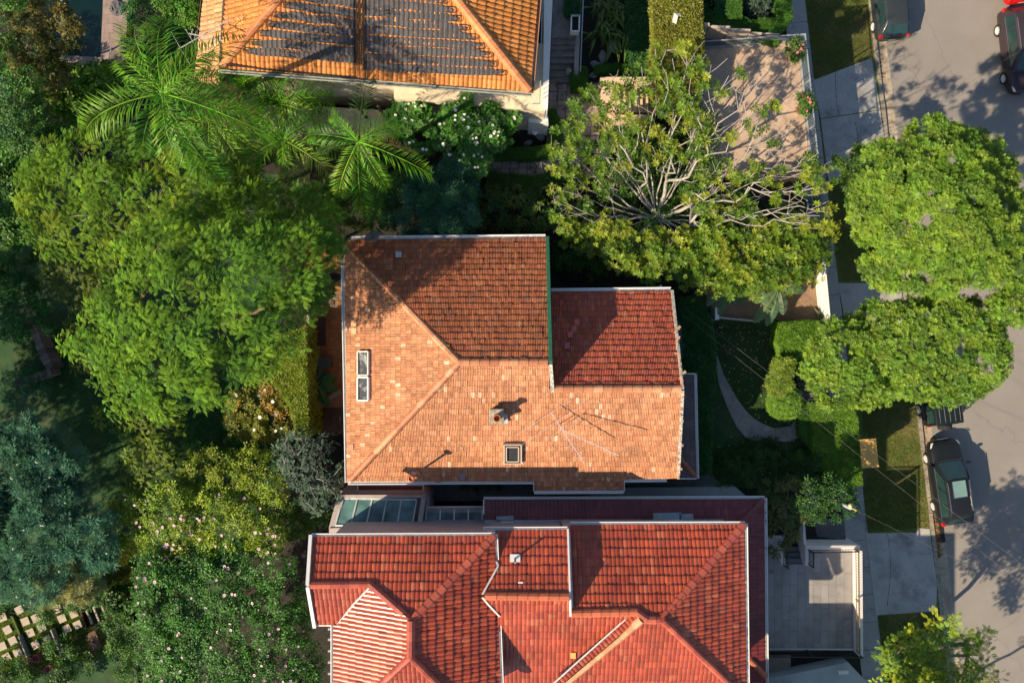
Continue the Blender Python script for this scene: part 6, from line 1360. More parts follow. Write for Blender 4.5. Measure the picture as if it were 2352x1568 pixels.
# boulders
for k,(u,v,r_) in enumerate(((1408,107,.34),(1384,131,.28),(1370,150,.26),(1422,82,.26),(1432,40,.3),(1365,172,.22),(1240,311,.3),(1213,329,.2),(1260,305,.2))):
    c=P(u,v,LOT+.15); rs=random.Random(k); bm=bmesh.new(); bmesh.ops.create_icosphere(bm,subdivisions=2,radius=r_)
    for vt in bm.verts: vt.co=Vector((vt.co.x*rs.uniform(.85,1.2)*1.2,vt.co.y*rs.uniform(.8,1.1)*.8,vt.co.z*.6))
    me=bpy.data.meshes.new('boulder'); bm.to_mesh(me); bm.free(); me.materials.append(mat('pale_boulder',(.26,.27,.26),var=.3,scale=3)); o=link('boulder',me); o.location=c; o.rotation_euler=(0,0,rs.uniform(0,3))
    near=['largest pale boulder below the strap leaves','grey boulder left of the largest one','grey boulder near the box hedge','boulder partly under the long strap leaves','boulder at the top between the strap leaves and tall hedge','small boulder beside the box hedge foot','flat grey rock beside the white oval dish','small rock under the white oval dish','rock by the curved low hedge corner'][k]
    meta(o,near,'boulder',group='garden boulders')
e=empty('oval_dish',P(1226,300,LOT),'white oval dish standing in the bed by the cream pier','dish'); c=P(1229,297,LOT+.7); mb=MB(); mb.lathe([(.001,.02),(.2,.0),(.26,.05),(.24,.06),(.001,.04)],(0,0,0),16); mb.v=[tuple(Vector((p[0]*.75,p[1]*1.25,p[2]))+c) for p in mb.v]; mb.build('basin',WHITE,e,smooth=True); mb=MB(); mb.tube([P(1226,300,LOT),c],.04,6); mb.build('stand',DARKM,e)
# ------------------------------------------------------------------ dirt topped garage roof and white walls on the street side
sheet('dirt_floor',Q(LOT+.03,(1600,560),(1868,580),(1885,738),(1650,732),(1600,640)),LOT+.03,mat('brown_dirt',(.30,.20,.125),var=.3,scale=1.2,scale2=25,bump=.4,stain=(.16,.11,.07),stain_scale=1.5))
pr('bright white retaining wall lit by the sun beside the footpath','wall','retaining_wall',Q(LOT,(1868,600),(1879,600),(1892,742),(1881,742)),G0,LOT+.95,WHITE)
pr('thin low white wall between the shaded lawn and the dirt floor','wall','low_wall',Q(2.5,(1652,727),(1745,736),(1745,740),(1652,731)),LOT,2.5,mat('grey_white_wall',(.5,.48,.45),var=.3,scale=8))
pr('short white post at the left end of the low garden wall','post','garden_post',Q(3.2,(1643,706),(1652,706),(1652,734),(1643,734)),LOT,3.2,WHITE)
e=empty('street_steps',P(1845,885,1),'dark steps descending to the street between the clipped hedges','steps')
for k in range(6): z=LOT+.1-k*.0; mb=MB(); mb.prism(Q(LOT+.5-.16*k if False else LOT+.02+.015*k,(1828,852+k*13),(1868,848+k*13),(1870,861+k*13),(1830,865+k*13)),LOT-.2,LOT+.02+.12*k); mb.build('step',mat('dark_step',(.10,.09,.085),var=.3),e)
pr('small weathered block beside the topiary ball','block','stone_block',Q(2.7,(1797,888),(1806,888),(1806,905),(1798,905)),LOT,2.7,CONC)
# ------------------------------------------------------------------ grey terrace of the bottom house
GT=tile_mat('grey_porcelain_tile',(.33,.32,.31),(.19,.18,.175),1.2,.40,R(90),var=.24,jw=.014,stain=(.22,.21,.20),stain_scale=.7,off=.5,rough=.45)
pw=mat('terrace_white',(.74,.70,.68),var=.06)
g2=empty('terrace_garage',P(1870,1380,G0),'garage with a grey tiled roof terrace and white parapet right of the red roofs','garage')
mb=MB(); mb.prism(Q(2.75,(1740,1297),(1808,1297),(1808,1300),(1850,1300),(1850,1255),(1972,1255),(1974,1494),(1740,1494)),G0,2.73); mb.build('walls',pw,g2)
mb=MB(); mb.prism(Q(2.75,(1742,1230),(1803,1230),(1803,1295),(1848,1295),(1850,1266),(1958,1266),(1960,1488),(1742,1488)),2.55,2.77); mb.build('tiled_floor',GT,g2)
mb=MB(); mb.prism(Q(2.75,(1958,1256),(1966,1256),(1968,1494),(1960,1494)),G0,3.5); mb.prism(Q(3.45,(1850,1252),(1975,1252),(1975,1257),(1850,1257)),G0+.1,3.45); mb.prism(Q(3.25,(1850,1255),(1858,1255),(1858,1298),(1850,1298)),.5,3.25); mb.prism(Q(3.15,(1791,1262),(1803,1262),(1803,1298),(1796,1298)),LOT-1,3.15)
mb.build('parapet',pw,g2)
railing('bronze railing on the street side parapet of the grey terrace',[P(1964,1258,3.5),P(1967,1493,3.5)],.42,mat('bronze_metal',(.20,.15,.07),rough=.35,spec=.6,var=.15),step=.14)
railing('dark railing along the north edge of the grey terrace',[P(1858,1262,3.4),P(1962,1260,3.4)],.55,DARKM,step=.13)
railing('short dark railing on the right of the entry stairs',[P(1857,1262,3.25),P(1857,1294,3.25)],.7,DARKM,step=.13)
railing('short dark railing on the left of the entry stairs',[P(1799,1264,3.15),P(1799,1296,3.15)],.7,DARKM,step=.13)
railing('long dark railing along the south edge of the grey terrace',[P(1742,1490,2.77),P(1962,1492,2.77)],1.0,DARKM,step=.13)
e=empty('entry_stairs',P(1828,1250,1.2),'blue grey tiled stairs dropping from the grey terrace to the street entry','stairs')
for k,v in enumerate((1282,1269,1256,1243,1230,1217)):
    z=2.7-.17*k; mb=MB(); mb.prism(Q(z,(1804,v),(1846,v),(1846,v+13),(1804,v+13)),.2,z); mb.build('step',mat('slate_step',(.15,.16,.165),var=.25,scale=3),e)
mb=MB(); mb.prism([tuple(P(1834,1170,1.6))[:2],tuple(P(1838,1170,1.6))[:2],tuple(P(1852,1252,3.25))[:2],tuple(P(1846,1252,3.25))[:2]],G0,[2.2,2.2,3.25,3.25]); mb.build('side_wall',pw,e)
sheet('entry_court',Q(.5,(1838,1170),(1910,1180),(1912,1222),(1850,1214)),LOT+.02,mat('dark_court',(.12,.12,.12),var=.2))
pr('pale rendered wall around the street entry court behind the number post','wall','court_wall',Q(2.9,(1846,1160),(1875,1150),(1878,1156),(1850,1172)),0,2.9,pw)
e=empty('number_post',P(1873,1155,0),'white letterbox post carrying a small house number by the entry stairs','letterbox post')
mb=MB(); mb.prism(Q(3.0,(1870,1130),(1879,1130),(1879,1168),(1871,1168)),0,3.0); mb.build('post_body',WHITE,e)
mb=MB(); mb.prism(Q(3.0,(1871.5,1132),(1877.5,1132),(1877.5,1166),(1872.5,1166)),2.95,3.006); mb.build('face_panel',mat('lilac_panel',(.45,.45,.52),var=.1),e)
cu=bpy.data.curves.new('house_number','FONT'); cu.body='7c'; cu.size=.16; cu.extrude=.004; cu.align_x='CENTER'; cu.align_y='CENTER'
to_=bpy.data.objects.new('tmp_text',cu); COL.objects.link(to_); dg=bpy.context.evaluated_depsgraph_get(); me=bpy.data.meshes.new_from_object(to_.evaluated_get(dg)); bpy.data.objects.remove(to_); me.materials.clear(); me.materials.append(DARKM)
o=link('house_number',me,e,world=False); o.location=P(1875,1153,3.012)-e.location; o.rotation_euler=(0,0,R(90))
e=empty('entry_gate',P(1895,1205,.2),'dark slatted metal gate standing open by the entry court','gate'); z=Vector((0,0,1)); g0,g1=P(1884,1204,2.0),P(1908,1224,2.0)
mb=MB(); mb.bar(g0,g1,.05); mb.bar(g0-z*1.6,g1-z*1.6,.05); mb.bar(g0,g0-z*1.8,.05); mb.bar(g1,g1-z*1.8,.06); mb.build('gate_frame',DARKM,e); mb=MB()
for k in range(1,8): mb.bar(g0-z*.2*k,g1-z*.2*k,.02,.1)
mb.build('slat_panel',DARKM,e)
e=empty('wall_lamp',P(1930,1231,2.2),'small black outdoor lamp fixed on the pale terrace wall','lamp'); mb=MB(); c=P(1930,1238,2.0)+Vector((0,.1,0)); mb.box(c,(.3,.2,.16)); mb.build('lamp_housing',DARKM,e); mb=MB(); mb.box(c+Vector((0,.02,.085)),(.2,.12,.01)); mb.build('lens',WHITE,e)
pr('striped shaded bin lid like box beside the gate','box','utility_box',Q(.3,(1911,1213),(1926,1212),(1929,1226),(1912,1226)),G0+.12,.3,mat('grey_box',(.34,.34,.35),var=.3,scale=20))
mb=MB(); c=Q(2.78,(1769,1308),(1777,1308),(1777,1314),(1769,1314)); mb.poly(c[::-1]); mb.build('floor_drain',mat('worn_iron',(.1,.1,.1)),g2)
# stairs and flat roof at the bottom edge
e=empty('side_stairs',P(1880,1525,.5),'grey concrete stairs below the south railing of the grey terrace','stairs')
for k in range(9):
    u=1960-k*16; z=G0+.3+.3*k; mb=MB(); mb.prism(Q(z,(u-16,1502),(u,1502),(u,1530+k*2.),(u-16,1533+k*2.)),G0-.05,z); mb.build('step',STP,e)
pr('taupe landing slab at the bottom left of the side stairs','landing','landing_slab',Q(2.35,(1760,1504),(1816,1504),(1817,1552),(1760,1552)),0,2.35,mat('taupe_paving',(.36,.30,.27)))
e=empty('small_building',P(1880,1570,0),'pale blue grey flat roof at the bottom edge right of the red tiles','building'); mb=MB(); mb.prism(Q(3.0,(1757,1560),(1948,1520),(2010,1585),(2010,1700),(1757,1700)),G0,3.0); mb.build('flat_roof',mat('pale_blue_roof',(.40,.45,.46),var=.12,scale=1),e); mb=MB(); mb.prism(Q(3.2,(1926,1541),(1949,1540),(1949,1547),(1927,1548)),3.0,3.2); mb.build('roof_vent',WHITE,e); mb=MB(); mb.prism([(5.5,-17.6),(14.5,-17.6),(14.5,-27),(5.5,-27)],LOT-1,8.2); mb.build('added_shade_storey',LAV,e)  # the upper storey is unseen, added only to shade the grey terrace
# ------------------------------------------------------------------ deck, hoop, furniture
sheet('deck',Q(LOT,(700,560),(830,560),(830,935),(700,935)),LOT+.03,tile_mat('terracotta_deck_tile',(.34,.17,.07),(.16,.09,.05),.22,.22,0,var=.25,jw=.01,stain=(.12,.09,.05),stain_scale=1.0,rough=.4))
pr('white rendered wall between the deck and the olive hedge','wall','deck_wall',Q(LOT,(715,640),(721,640),(721,872),(715,872)),YARD-.1,LOT+1.0,WHITE)
e=empty('outdoor_table',P(731,762,LOT),'dark slatted timber table on the deck against the white wall','table'); z0=LOT+.74
mb=MB(); 
for k in range(9): a=P(715+k*4.0,730,z0); b_=P(715+k*4.0,794,z0); mb.bar(a,b_,.075,.03)
mb.build('slatted_top',WOODD,e)
for u,v in ((717,733),(745,733),(745,791),(717,791)): mb=MB(); q=P(u,v,LOT+.35); mb.bar((q.x,q.y,LOT+.02),(q.x,q.y,z0-.02),.07); mb.build('leg',WOODD,e)
e=empty('barbecue',P(738,832,LOT),'covered dark grey barbecue at the lower end of the deck','barbecue'); mb=MB(); mb.prism(Q(LOT+.9,(724,820),(757,820),(757,844),(724,844)),LOT+.1,LOT+.9); mb.build('cover',mat('grey_cover',(.06,.075,.08),var=.2),e); mb=MB(); mb.prism(Q(LOT+.8,(716,822),(724,822),(724,842),(716,842)),LOT+.74,LOT+.8); mb.build('side_shelf',DARKM,e)
e=empty('deck_chair',P(778,641,LOT),'dark wicker chair near the house wall on the deck','chair'); mb=MB(); q=P(776,641,LOT+.4); mb.box((q.x,q.y,LOT+.36),(.62,.6,.1)); mb.build('seat',DARKM,e); mb=MB(); mb.box((q.x-.3,q.y,LOT+.62),(.08,.6,.5)); mb.build('backrest',DARKM,e)
for dx,dy in ((-.26,-.25),(.26,-.25),(.26,.25),(-.26,.25)): mb=MB(); mb.bar((q.x+dx,q.y+dy,LOT+.03),(q.x+dx,q.y+dy,LOT+.34),.05); mb.build('leg',DARKM,e)
hc_=P(767,694,5.25); e=empty('basketball_hoop',Vector((hc_.x,hc_.y+.9,LOT)),'basketball hoop with a white net standing over the deck beside the eave','basketball hoop'); z=Vector((0,0,1))
mb=MB(); mb.box((hc_.x,hc_.y+.32,5.5),(1.05,.04,.72)); mb.build('backboard',mat('pale_board',(.6,.62,.62)),e)
mb=MB(); mb.tube([hc_+Vector((.229*math.cos(a),.229*math.sin(a),0)) for a in [2*math.pi*i/20 for i in range(21)]],.013,5,cap=False); mb.bar(hc_+Vector((-.06,.23,0)),hc_+Vector((-.06,.31,0)),.02); mb.bar(hc_+Vector((.06,.23,0)),hc_+Vector((.06,.31,0)),.02); mb.build('rim',mat('rim_paint',(.5,.3,.2)),e)
mb=MB()
for i in range(12):
    a=2*math.pi*i/12; b_=a+.26; p0=hc_+Vector((.225*math.cos(a),.225*math.sin(a),0))
    for sg in (1,-1): p1=hc_+Vector((.17*math.cos(a+sg*.26),.17*math.sin(a+sg*.26),-.16)); p2=hc_+Vector((.12*math.cos(a),.12*math.sin(a),-.38)); mb.tube([p0,p1,p2],.009,4,cap=False)
mb.build('net',WHITE,e); mb=MB(); mb.bar((hc_.x,hc_.y+.9,LOT),(hc_.x,hc_.y+.9,5.3),.1); mb.bar((hc_.x,hc_.y+.9,5.3),(hc_.x,hc_.y+.34,5.5),.07); mb.build('pole',DARKM,e)
# brick steps down to the back garden with a curved wall
BRS=mat('dark_brick_step',(.13,.085,.065),var=.35,scale=9,scale2=30)
e=empty('brick_steps',P(735,960,YARD),'dark brick steps descending from the deck to the back garden','steps')
for k in range(7):
    z=LOT-.02-.21*k; u0=797-k*17; mb=MB(); mb.prism(Q(z,(u0-17,928+k*2),(u0+.0,926+k*2),(u0+1,990),(u0-18,990)),YARD-.1,z); mb.build('step',BRS,e)
mb=MB(); cw=[(706,938),(728,930),(750,920),(770,906),(784,896)]
for a,b_ in zip(cw[:-1],cw[1:]): mb.bar(P(*a,LOT+.25),P(*b_,LOT+.25),.28,.5)
mb.build('brick_edging',mat('pale_brick_edge',(.26,.21,.17),var=.3,scale=9),label='curved pale brick edging wall round the banana plant',cat='wall')
# stone wall in the back lawn
SW=attr_mat('rough_stone',rough=.9,spec=.1,fine=.35,fine_scale=12); mb=MB(); random.seed(9)
for pts,wd in (([(84,735),(96,775),(112,815),(128,845)],.42),([(128,852),(100,862),(70,872),(40,882)],.36)):
    pp=[P(u,v,YARD+.6) for u,v in pts]
    for a,b_ in zip(pp[:-1],pp[1:]):
        n=3
        for i in range(n): f=rnd(.6,1.3); c=(.15*f,.125*f,.11*f); mb.bar(a.lerp(b_,i/n+.01),a.lerp(b_,(i+1)/n-.01),wd*rnd(.85,1.15),1.0+rnd(-.08,.08),col=c)
mb.build('stone_wall',SW,label='old stone retaining wall turning a corner in the dark back lawn',cat='wall')
# ------------------------------------------------------------------ swimming pool
e=empty('swimming_pool',P(190,60,YARD),'dark green swimming pool with pale brown paving at the top left','swimming pool')
PZ=YARD+.25
mb=MB(); 
for q in (((239,-60),(300,-60),(284,160),(229,158),(231,132)),((140,127),(231,132),(229,158),(138,150))): mb.prism(Q(PZ,*q),YARD-.1,PZ)
mb.build('coping',tile_mat('taupe_pool_paving',(.30,.225,.20),(.18,.13,.11),.5,.5,R(-5),var=.1),e)
mb=MB(); mb.prism(Q(PZ-.1,(95,-60),(240,-60),(232,133),(100,126)),YARD-.1,PZ-.1); wm=mat('pool_water',(.003,.018,.016),rough=.08,spec=.5,var=.3,scale=.6); mb.build('water',wm,e)
mb=MB(); mb.bar(P(141,-60,PZ),P(146,60,PZ),.12,.2); mb.bar(P(125,112,PZ+.3),P(162,135,PZ),.12,.3); mb.build('pool_edge',mat('pale_teal_edge',(.22,.36,.33),var=.2),e)
gf=empty('glass_fence',P(257,109,PZ),'frameless glass pool fence panel edge beside the paving','glass fence'); a,b_=P(257,109,PZ+1.1),P(238,160,PZ+1.1); mb=MB(); mb.bar(a,b_,.03,.03); mb.build('top_edge',mat('glass_edge',(.45,.55,.55),rough=.2),gf)
gm_=bpy.data.materials.new('clear_glass'); gm_.use_nodes=True; pb=gm_.node_tree.nodes['Principled BSDF']; pb.inputs['Transmission Weight'].default_value=.95; pb.inputs['Roughness'].default_value=.02; pb.inputs['Base Color'].default_value=(.8,.95,.92,1); pb.inputs['Alpha'].default_value=.35
mb=MB(); mb.quad(a-Vector((0,0,1.05)),b_-Vector((0,0,1.05)),b_,a); mb.build('pane',gm_,gf)
e=empty('folded_cover',P(270,18,PZ),'crumpled grey cover lying on the pool paving','cover'); bm=bmesh.new(); bmesh.ops.create_icosphere(bm,subdivisions=3,radius=.42); rs=random.Random(4)
for vt in bm.verts: vt.co=Vector((vt.co.x*rs.uniform(.8,1.15),vt.co.y*rs.uniform(.8,1.15),max(0,vt.co.z*.45*rs.uniform(.6,1.3))))
me=bpy.data.meshes.new('fabric'); bm.to_mesh(me); bm.free(); me.materials.append(mat('grey_fabric',(.12,.12,.13),var=.3)); o=link('fabric',me,e,world=False)
# ------------------------------------------------------------------ stepping stone garden
G=lambda x,y:(x/3.245,1292+y/3.245)
pads=[[(395,300),(600,280),(655,490),(500,550),(430,400)],[(120,330),(300,300),(395,490),(470,690),(300,740),(240,680),(190,520)],[(-60,380),(90,400),(150,540),(215,700),(180,760),(-60,830)]]
mb=MB()
for k,pd in enumerate(pads): mb.prism(Q(YARD+.1+.12*k,*[G(*p) for p in pd]),YARD-.1,YARD+.1+.1*k)
struct('grass_terrace',mb,mat('bright_lawn',(.10,.16,.025),var=.35,scale=2,scale2=40,bump=.6,bscale=60))
for k,pd in enumerate(pads): grass('grass',Q(YARD+.15,*[G(*p) for p in pd]),YARD+.1+.1*k,7000,.07,c=(.16,.26,.03),c2=(.22,.28,.04),label=['grass pad beside the timber steps','middle grass pad with square stones','grass pad at the left edge with square stones'][k])
STN=mat('sandstone_paver',(.44,.38,.30),var=.15,scale=4)
names=['lit stone at the corner by the timber steps','lit stone left of the one by the timber steps','shaded stone on the right column of the upper pad','shaded stone on the left column of the upper pad','topmost shaded stone on the left of the upper pad','topmost shaded stone on the right of the upper pad','lit stone at the top right of the middle pad','lit stone at the top left of the middle pad','lit stone at the right of the middle pad','lit stone at the lower left of the middle pad','shaded stone at the far top left of the middle pad','shaded stone just above the top right lit stone','lit stone at the upper right of the left pad','lit stone touching the left edge of the picture','lit stone at the right of the left pad','lit stone at the bottom of the left pad','brownish stone above the left pad','stone half hidden at the left edge','shaded stone at the foot of the banksia','shaded stone right under the banksia fringe']
for k,(x,y) in enumerate(((580,460),(500,490),(550,378),(463,413),(432,340),(515,300),(312,480),(228,520),(353,570),(265,608),(190,435),(268,410),(97,578),(18,620),(133,668),(52,702),(57,498),(20,405),(145,350),(230,310))):
    zz=YARD+.13+(.1 if x<400 and x>160 else (.2 if x<=160 else 0)); c=P(*G(x,y),zz+.03); mb=MB(); mb.box((0,0,0),(.42,.42,.07)); o=mb.build('stepping_stone',STN,label='square '+names[k],cat='stepping stone',group='square stepping stones'); o.location=c; o.rotation_euler=(0,0,R(25)+rnd(-.06,.06))
for k,(a,b_) in enumerate((((150,540),(215,700)),((390,490),(470,690)))): mb=MB(); mb.bar(P(*G(*a),YARD+.35),P(*G(*b_),YARD+.35),.06,.35); mb.build('garden_edging',mat('grey_edging',(.35,.35,.34),var=.3,scale=8),label=['grey edging strip on the right of the left grass pad','grey edging strip on the right of the middle grass pad'][k],cat='edging')
e=empty('timber_steps',P(*G(700,380),YARD),'dark timber garden steps with pale tread edges near the stepping stones','steps')
for k,(a,b_) in enumerate((((645,355),(692,455)),((695,325),(740,432)),((748,290),(795,410)))): mb=MB(); mb.bar(P(*G(*a),YARD+.3+.1*k),P(*G(*b_),YARD+.3+.1*k),.09,.1); mb.build('tread_edge',mat('pale_timber',(.42,.36,.28),var=.3,scale=9),e)
mb=MB(); mb.bar(P(*G(600,320),YARD+.3),P(*G(650,480),YARD+.3),.1,.3); mb.bar(P(*G(650,482),YARD+.3),P(*G(840,405),YARD+.3),.1,.3); mb.bar(P(*G(600,320),YARD+.3),P(*G(790,265),YARD+.3),.1,.3); mb.build('stringer',WOODD,e)
mb=MB(); mb.bar(P(*G(670,520),YARD+.1),P(*G(730,640),YARD+.1),.6,.06); mb.build('brick_pad',mat('brown_brick',(.20,.12,.09),var=.4,scale=14,scale2=30),e)
def pot(x,y,r_,col,lab,name='flower_pot'):
    c=P(*G(x,y),YARD+.15); e=empty(name,c,lab,'pot'); mb=MB(); mb.lathe([(r_*.65,0),(r_,.38),(r_*1.08,.4),(r_*1.05,.44),(r_*.85,.43),(r_*.8,.34)],c,18); mb.build('pot_body',mat('pot_'+lab.split()[0],col,var=.2,scale=6),e); mb=MB(); mb.lathe([(r_*.82,.33),(r_*.82,.36),(.001,.37)],c,14); mb.build('soil',mat('pot_soil_'+lab.split()[0],tuple(k*.8 for k in col),var=.3),e)
pot(398,770,.22,(.50,.13,.12),'pink round pot standing beside the small shrub at the bottom left'); pot(300,690,.2,(.40,.08,.10),'red round pot in the shade behind the pink one')
e=empty('wire_basket',P(*G(205,735),YARD+.3),'rusty round wire basket beside the left grass pad','basket'); c=P(*G(205,735),YARD+.35); mb=MB()
for k in range(10): a=math.pi*k/10; d=Vector((math.cos(a),math.sin(a),0))*.25; mb.bar(c-d,c+d,.014)
mb.build('wire_lid',mat('rusty_wire',(.22,.12,.07)),e); mb=MB(); mb.tube([c+Vector((.25*math.cos(a),.25*math.sin(a),0)) for a in [2*math.pi*i/20 for i in range(21)]],.02,5,cap=False); mb.tube([c+Vector((.2*math.cos(a),.2*math.sin(a),-.25)) for a in [2*math.pi*i/20 for i in range(21)]],.016,5,cap=False); mb.build('wire_hoops',mat('rusty_wire',(.22,.12,.07)),e)
# ------------------------------------------------------------------ service pole and wires
zt=6.4; tp=P(1953,1166,zt); e=empty('service_pole',Vector((tp.x,tp.y,LOT)),'grey green metal service pole rising out of the dark tree by the entry','pole')
mb=MB(); mb.tube([(tp.x,tp.y,LOT-.1),(tp.x,tp.y,zt-.6)],.075,12); mb.build('pole_shaft',mat('green_grey_steel',(.22,.32,.32),rough=.35,spec=.6,var=.1),e,smooth=True)
mb=MB(); mb.tube([(tp.x,tp.y,zt-.65),(tp.x,tp.y,zt)],.085,12); mb.build('sleeve',mat('pale_sleeve',(.55,.55,.52),rough=.4),e); mb=MB(); mb.bar(tp+Vector((-.02,.0,-.08)),tp+Vector((.3,-.12,-.08)),.05); mb.lathe([(.05,0),(.05,.1),(.02,.14)],tp+Vector((.25,-.1,-.05)),8); mb.lathe([(.04,0),(.09,.03),(.09,.1),(.001,.16)],tp+Vector((-.02,.12,-.02)),8); mb.build('insulator',mat('brass_fitting',(.6,.5,.25),rough=.3),e)
def wire(label,a,b,sag=.25,r_=.0065):
    a=Vector(a);b=Vector(b); mb=MB(); mb.tube([a.lerp(b,i/16)-Vector((0,0,sag*4*(i/16)*(1-i/16))) for i in range(17)],r_,4); mb.build('overhead_wire',mat('grey_cable',(.13,.125,.12)),label=label,cat='wire')
wire('thin overhead wire running from the service pole to the bottom right edge',tp+Vector((.25,-.1,0)),P(2440,1402,7.2))
wire('upper of the two overhead wires crossing the front garden and the black wagon',P(1568,703,5.9),P(2440,1364,8))
wire('lower of the two overhead wires crossing the front garden and the topiary ball',P(1568,722,5.8),P(2440,1412,7.6))
wire('faint overhead wire across the road at the top right',P(2420,66,7.5),P(1720,520,6.0),r_=.005)
# ------------------------------------------------------------------ cars
TYRE=mat('tyre_rubber',(.025,.025,.026),rough=.85,var=.2); RIM=mat('alloy_rim',(.62,.62,.62),rough=.4,metal=.0,var=.1,spec=.5); CGL=mat('car_glass',(.02,.05,.05),rough=.05,spec=.9,var=.3,scale=1); CHR=mat('chrome_trim',(.6,.6,.6),rough=.15,metal=.9)
def paint(n,c): return mat(n,c,rough=.3,spec=.22,var=.06,coat=.12,scale=2)
def wheel(parent,x,y,r_,w_,m=None,name='wheel'):
    s=1 if y>0 else -1; wm=MB(); h=w_/2
    wm.lathe([(r_*.62,-h),(r_*.93,-h),(r_,-h*.6),(r_,h*.6),(r_*.93,h),(r_*.62,h)],(0,0,0),28,axis='y',cap=False); o=wm.build(name,TYRE,parent,smooth=True,world=False); o.location=(x,y,r_); o.data.set_sharp_from_angle(angle=R(40))
    rb=MB(); rb.lathe([(r_*.64,-h*.5),(r_*.64,h*.98*s),(r_*.6,h*.98*s),(r_*.58,h*.5*s),(.001,h*.5*s)] if s>0 else [(.001,h*.5*s),(r_*.58,h*.5*s),(r_*.6,h*.98*s),(r_*.64,h*.98*s),(r_*.64,h*.5)],(0,0,0),24,axis='y')
    for k in range(9):
        a=2*math.pi*k/9; d=Vector((math.cos(a),0,math.sin(a))); c=Vector((0,h*.8*s,0)); rb.bar(c+d*r_*.08,c+d*r_*.6,.045,.035,up=Vector((0,1,0)))
    rb.lathe([(r_*.13,h*.6*s),(r_*.13,h*.95*s),(.001,h*.97*s)],(0,0,0),10,axis='y'); q=rb.build('rim',m or RIM,o,world=False)
    return o
def loft(mb,sec):
    n=len(sec[0]); base=len(mb.v)
    for s in sec: mb.v+= [tuple(p) for p in s]; mb.c+=[None]*n
    for i in range(len(sec)-1):
        for k in range(n-1): mb.f.append((base+i*n+k,base+(i+1)*n+k,base+(i+1)*n+k+1,base+i*n+k+1))
    mb.f.append(tuple(base+k for k in range(n))); mb.f.append(tuple(base+(len(sec)-1)*n+k for k in range(n))[::-1])
def car(name,label,cat,pos,head,body,L_=4.7,W_=1.86,Hh=1.66,belt=1.0,kind='suv',sunroof=False,rails=False,group='cars parked along the street',lightcol=None,rear_steep=.45):
    e=empty(name,pos,label,cat,group,rz=head); hw=W_/2; hl=L_/2
    jeep=kind=='jeep'
    st=[(-hl-.02,.6,.45,.75),(-hl+.02,.8,.38,.86),(-hl+.09,.91,.32,.95),(-hl+.25,.97,.28,belt),(-hl*.6,1,.26,belt+.01),(0,1,.24,belt),(hl*.36,1,.24,belt-.0),(hl*.5,.99,.25,belt-.02),(hl*.72,.97,.26,belt-.07),(hl*.84,.93,.27,belt-.11),(hl*.91,.86,.28,belt-.16),(hl-.10,.75,.30,belt-.23),(hl-.03,.60,.33,belt-.31),(hl+.02,.42,.4,belt-.42)]
    if jeep: st=[(-hl,.9,.45,.95),(-hl+.04,.95,.4,belt),(-hl*.5,.97,.36,belt+.02),(0,.97,.34,belt+.02),(hl*.3,.97,.34,belt+.02),(hl*.42,.92,.34,belt),(hl*.9,.84,.36,belt-.04),(hl-.05,.8,.4,belt-.1),(hl,.74,.45,belt-.2)]
    sec=[]
    for x,fw,zb,zt in st:
        w2=hw*fw; h=zt-zb
        half=[(w2*.88,zb),(w2*.99,zb+h*.15),(w2,zb+h*.45),(w2*.985,zb+h*.72),(w2*.95,zb+h*.9),(w2*.88,zt-.01),(w2*.5,zt+.035),(0,zt+.045)]
        pts=[(x,y,z) for y,z in half]+[(x,-y,z) for y,z in half[-2::-1]]; sec.append(pts)
    mb=MB(); loft(mb,sec); bo=mb.build('body',body,e,smooth=True,world=False); bo.data.set_sharp_from_angle(angle=R(45))
    # cabin
    if jeep: cs=[(-hl+.03,belt,.93,.93),(-hl+.10,Hh-.05,.93,.84),(-hl+.2,Hh,.93,.83),(hl*.2,Hh,.93,.83),(hl*.27,Hh-.05,.93,.82),(hl*.42,belt-.01,.9,.9)]
    else: cs=[(-hl+.12,belt,.88,.88),(-hl+.12+rear_steep*.8,Hh-.12,.9,.72),(-hl+.12+rear_steep*1.5,Hh-.02,.92,.70),(-hl*.1,Hh,.93,.69),(hl*.12,Hh-.05,.93,.68),(hl*.52,belt-.02,.9,.86)]
    sec=[]
    for x,z,fb,ft in cs:
        wb=hw*fb; wt=hw*ft; half=[(wb,belt-.02),(wb*.99+ (wt-wb)*.02,belt+.02),(wt+.02,max(belt+.03,z-.10)),(wt-.05,max(belt+.03,z-.02)),(wt*.5,max(belt+.04,z+.02)),(0,max(belt+.045,z+.03))]
        sec.append([(x,y,q) for y,q in half]+[(x,-y,q) for y,q in half[-2::-1]])
    mb=MB(); loft(mb,sec); rf=mb.build('cabin',body,e,smooth=True,world=False); rf.data.set_sharp_from_angle(angle=R(38))
    V=Vector
    def glass(nm,p,mm=CGL,par=e,off=.012,shr=.93):
        p=[V(q) for q in p]; c=sum(p,V())/4; n=(p[1]-p[0]).cross(p[3]-p[0]).normalized(); 
        if n.dot(c-V((0,0,belt)))<0: n=-n; p=p[::-1]
        g=MB(); rs_=[c+(q-c)*shr+n*off for q in p]; N3=4
        if nm in('windscreen','rear_window'):
            for i in range(6):
                f0,f1=i/6,(i+1)/6; b0=math.sin(math.pi*f0)*.03; b1=math.sin(math.pi*f1)*.03
                g.quad(rs_[0].lerp(rs_[1],f0)+n*b0,rs_[0].lerp(rs_[1],f1)+n*b1,rs_[3].lerp(rs_[2],f1)+n*b1,rs_[3].lerp(rs_[2],f0)+n*b0)
        else: g.poly(rs_)
        return g.build(nm,mm,par,smooth=True,world=False)
    a,b_=cs[-2],cs[-1]; wt,wb=hw*a[3],hw*b_[3]
    glass('windscreen',[(a[0],-wt*.95,a[1]+.005),(a[0],wt*.95,a[1]+.005),(b_[0]-.03,wb*.95,b_[1]+.05),(b_[0]-.03,-wb*.95,b_[1]+.05)])
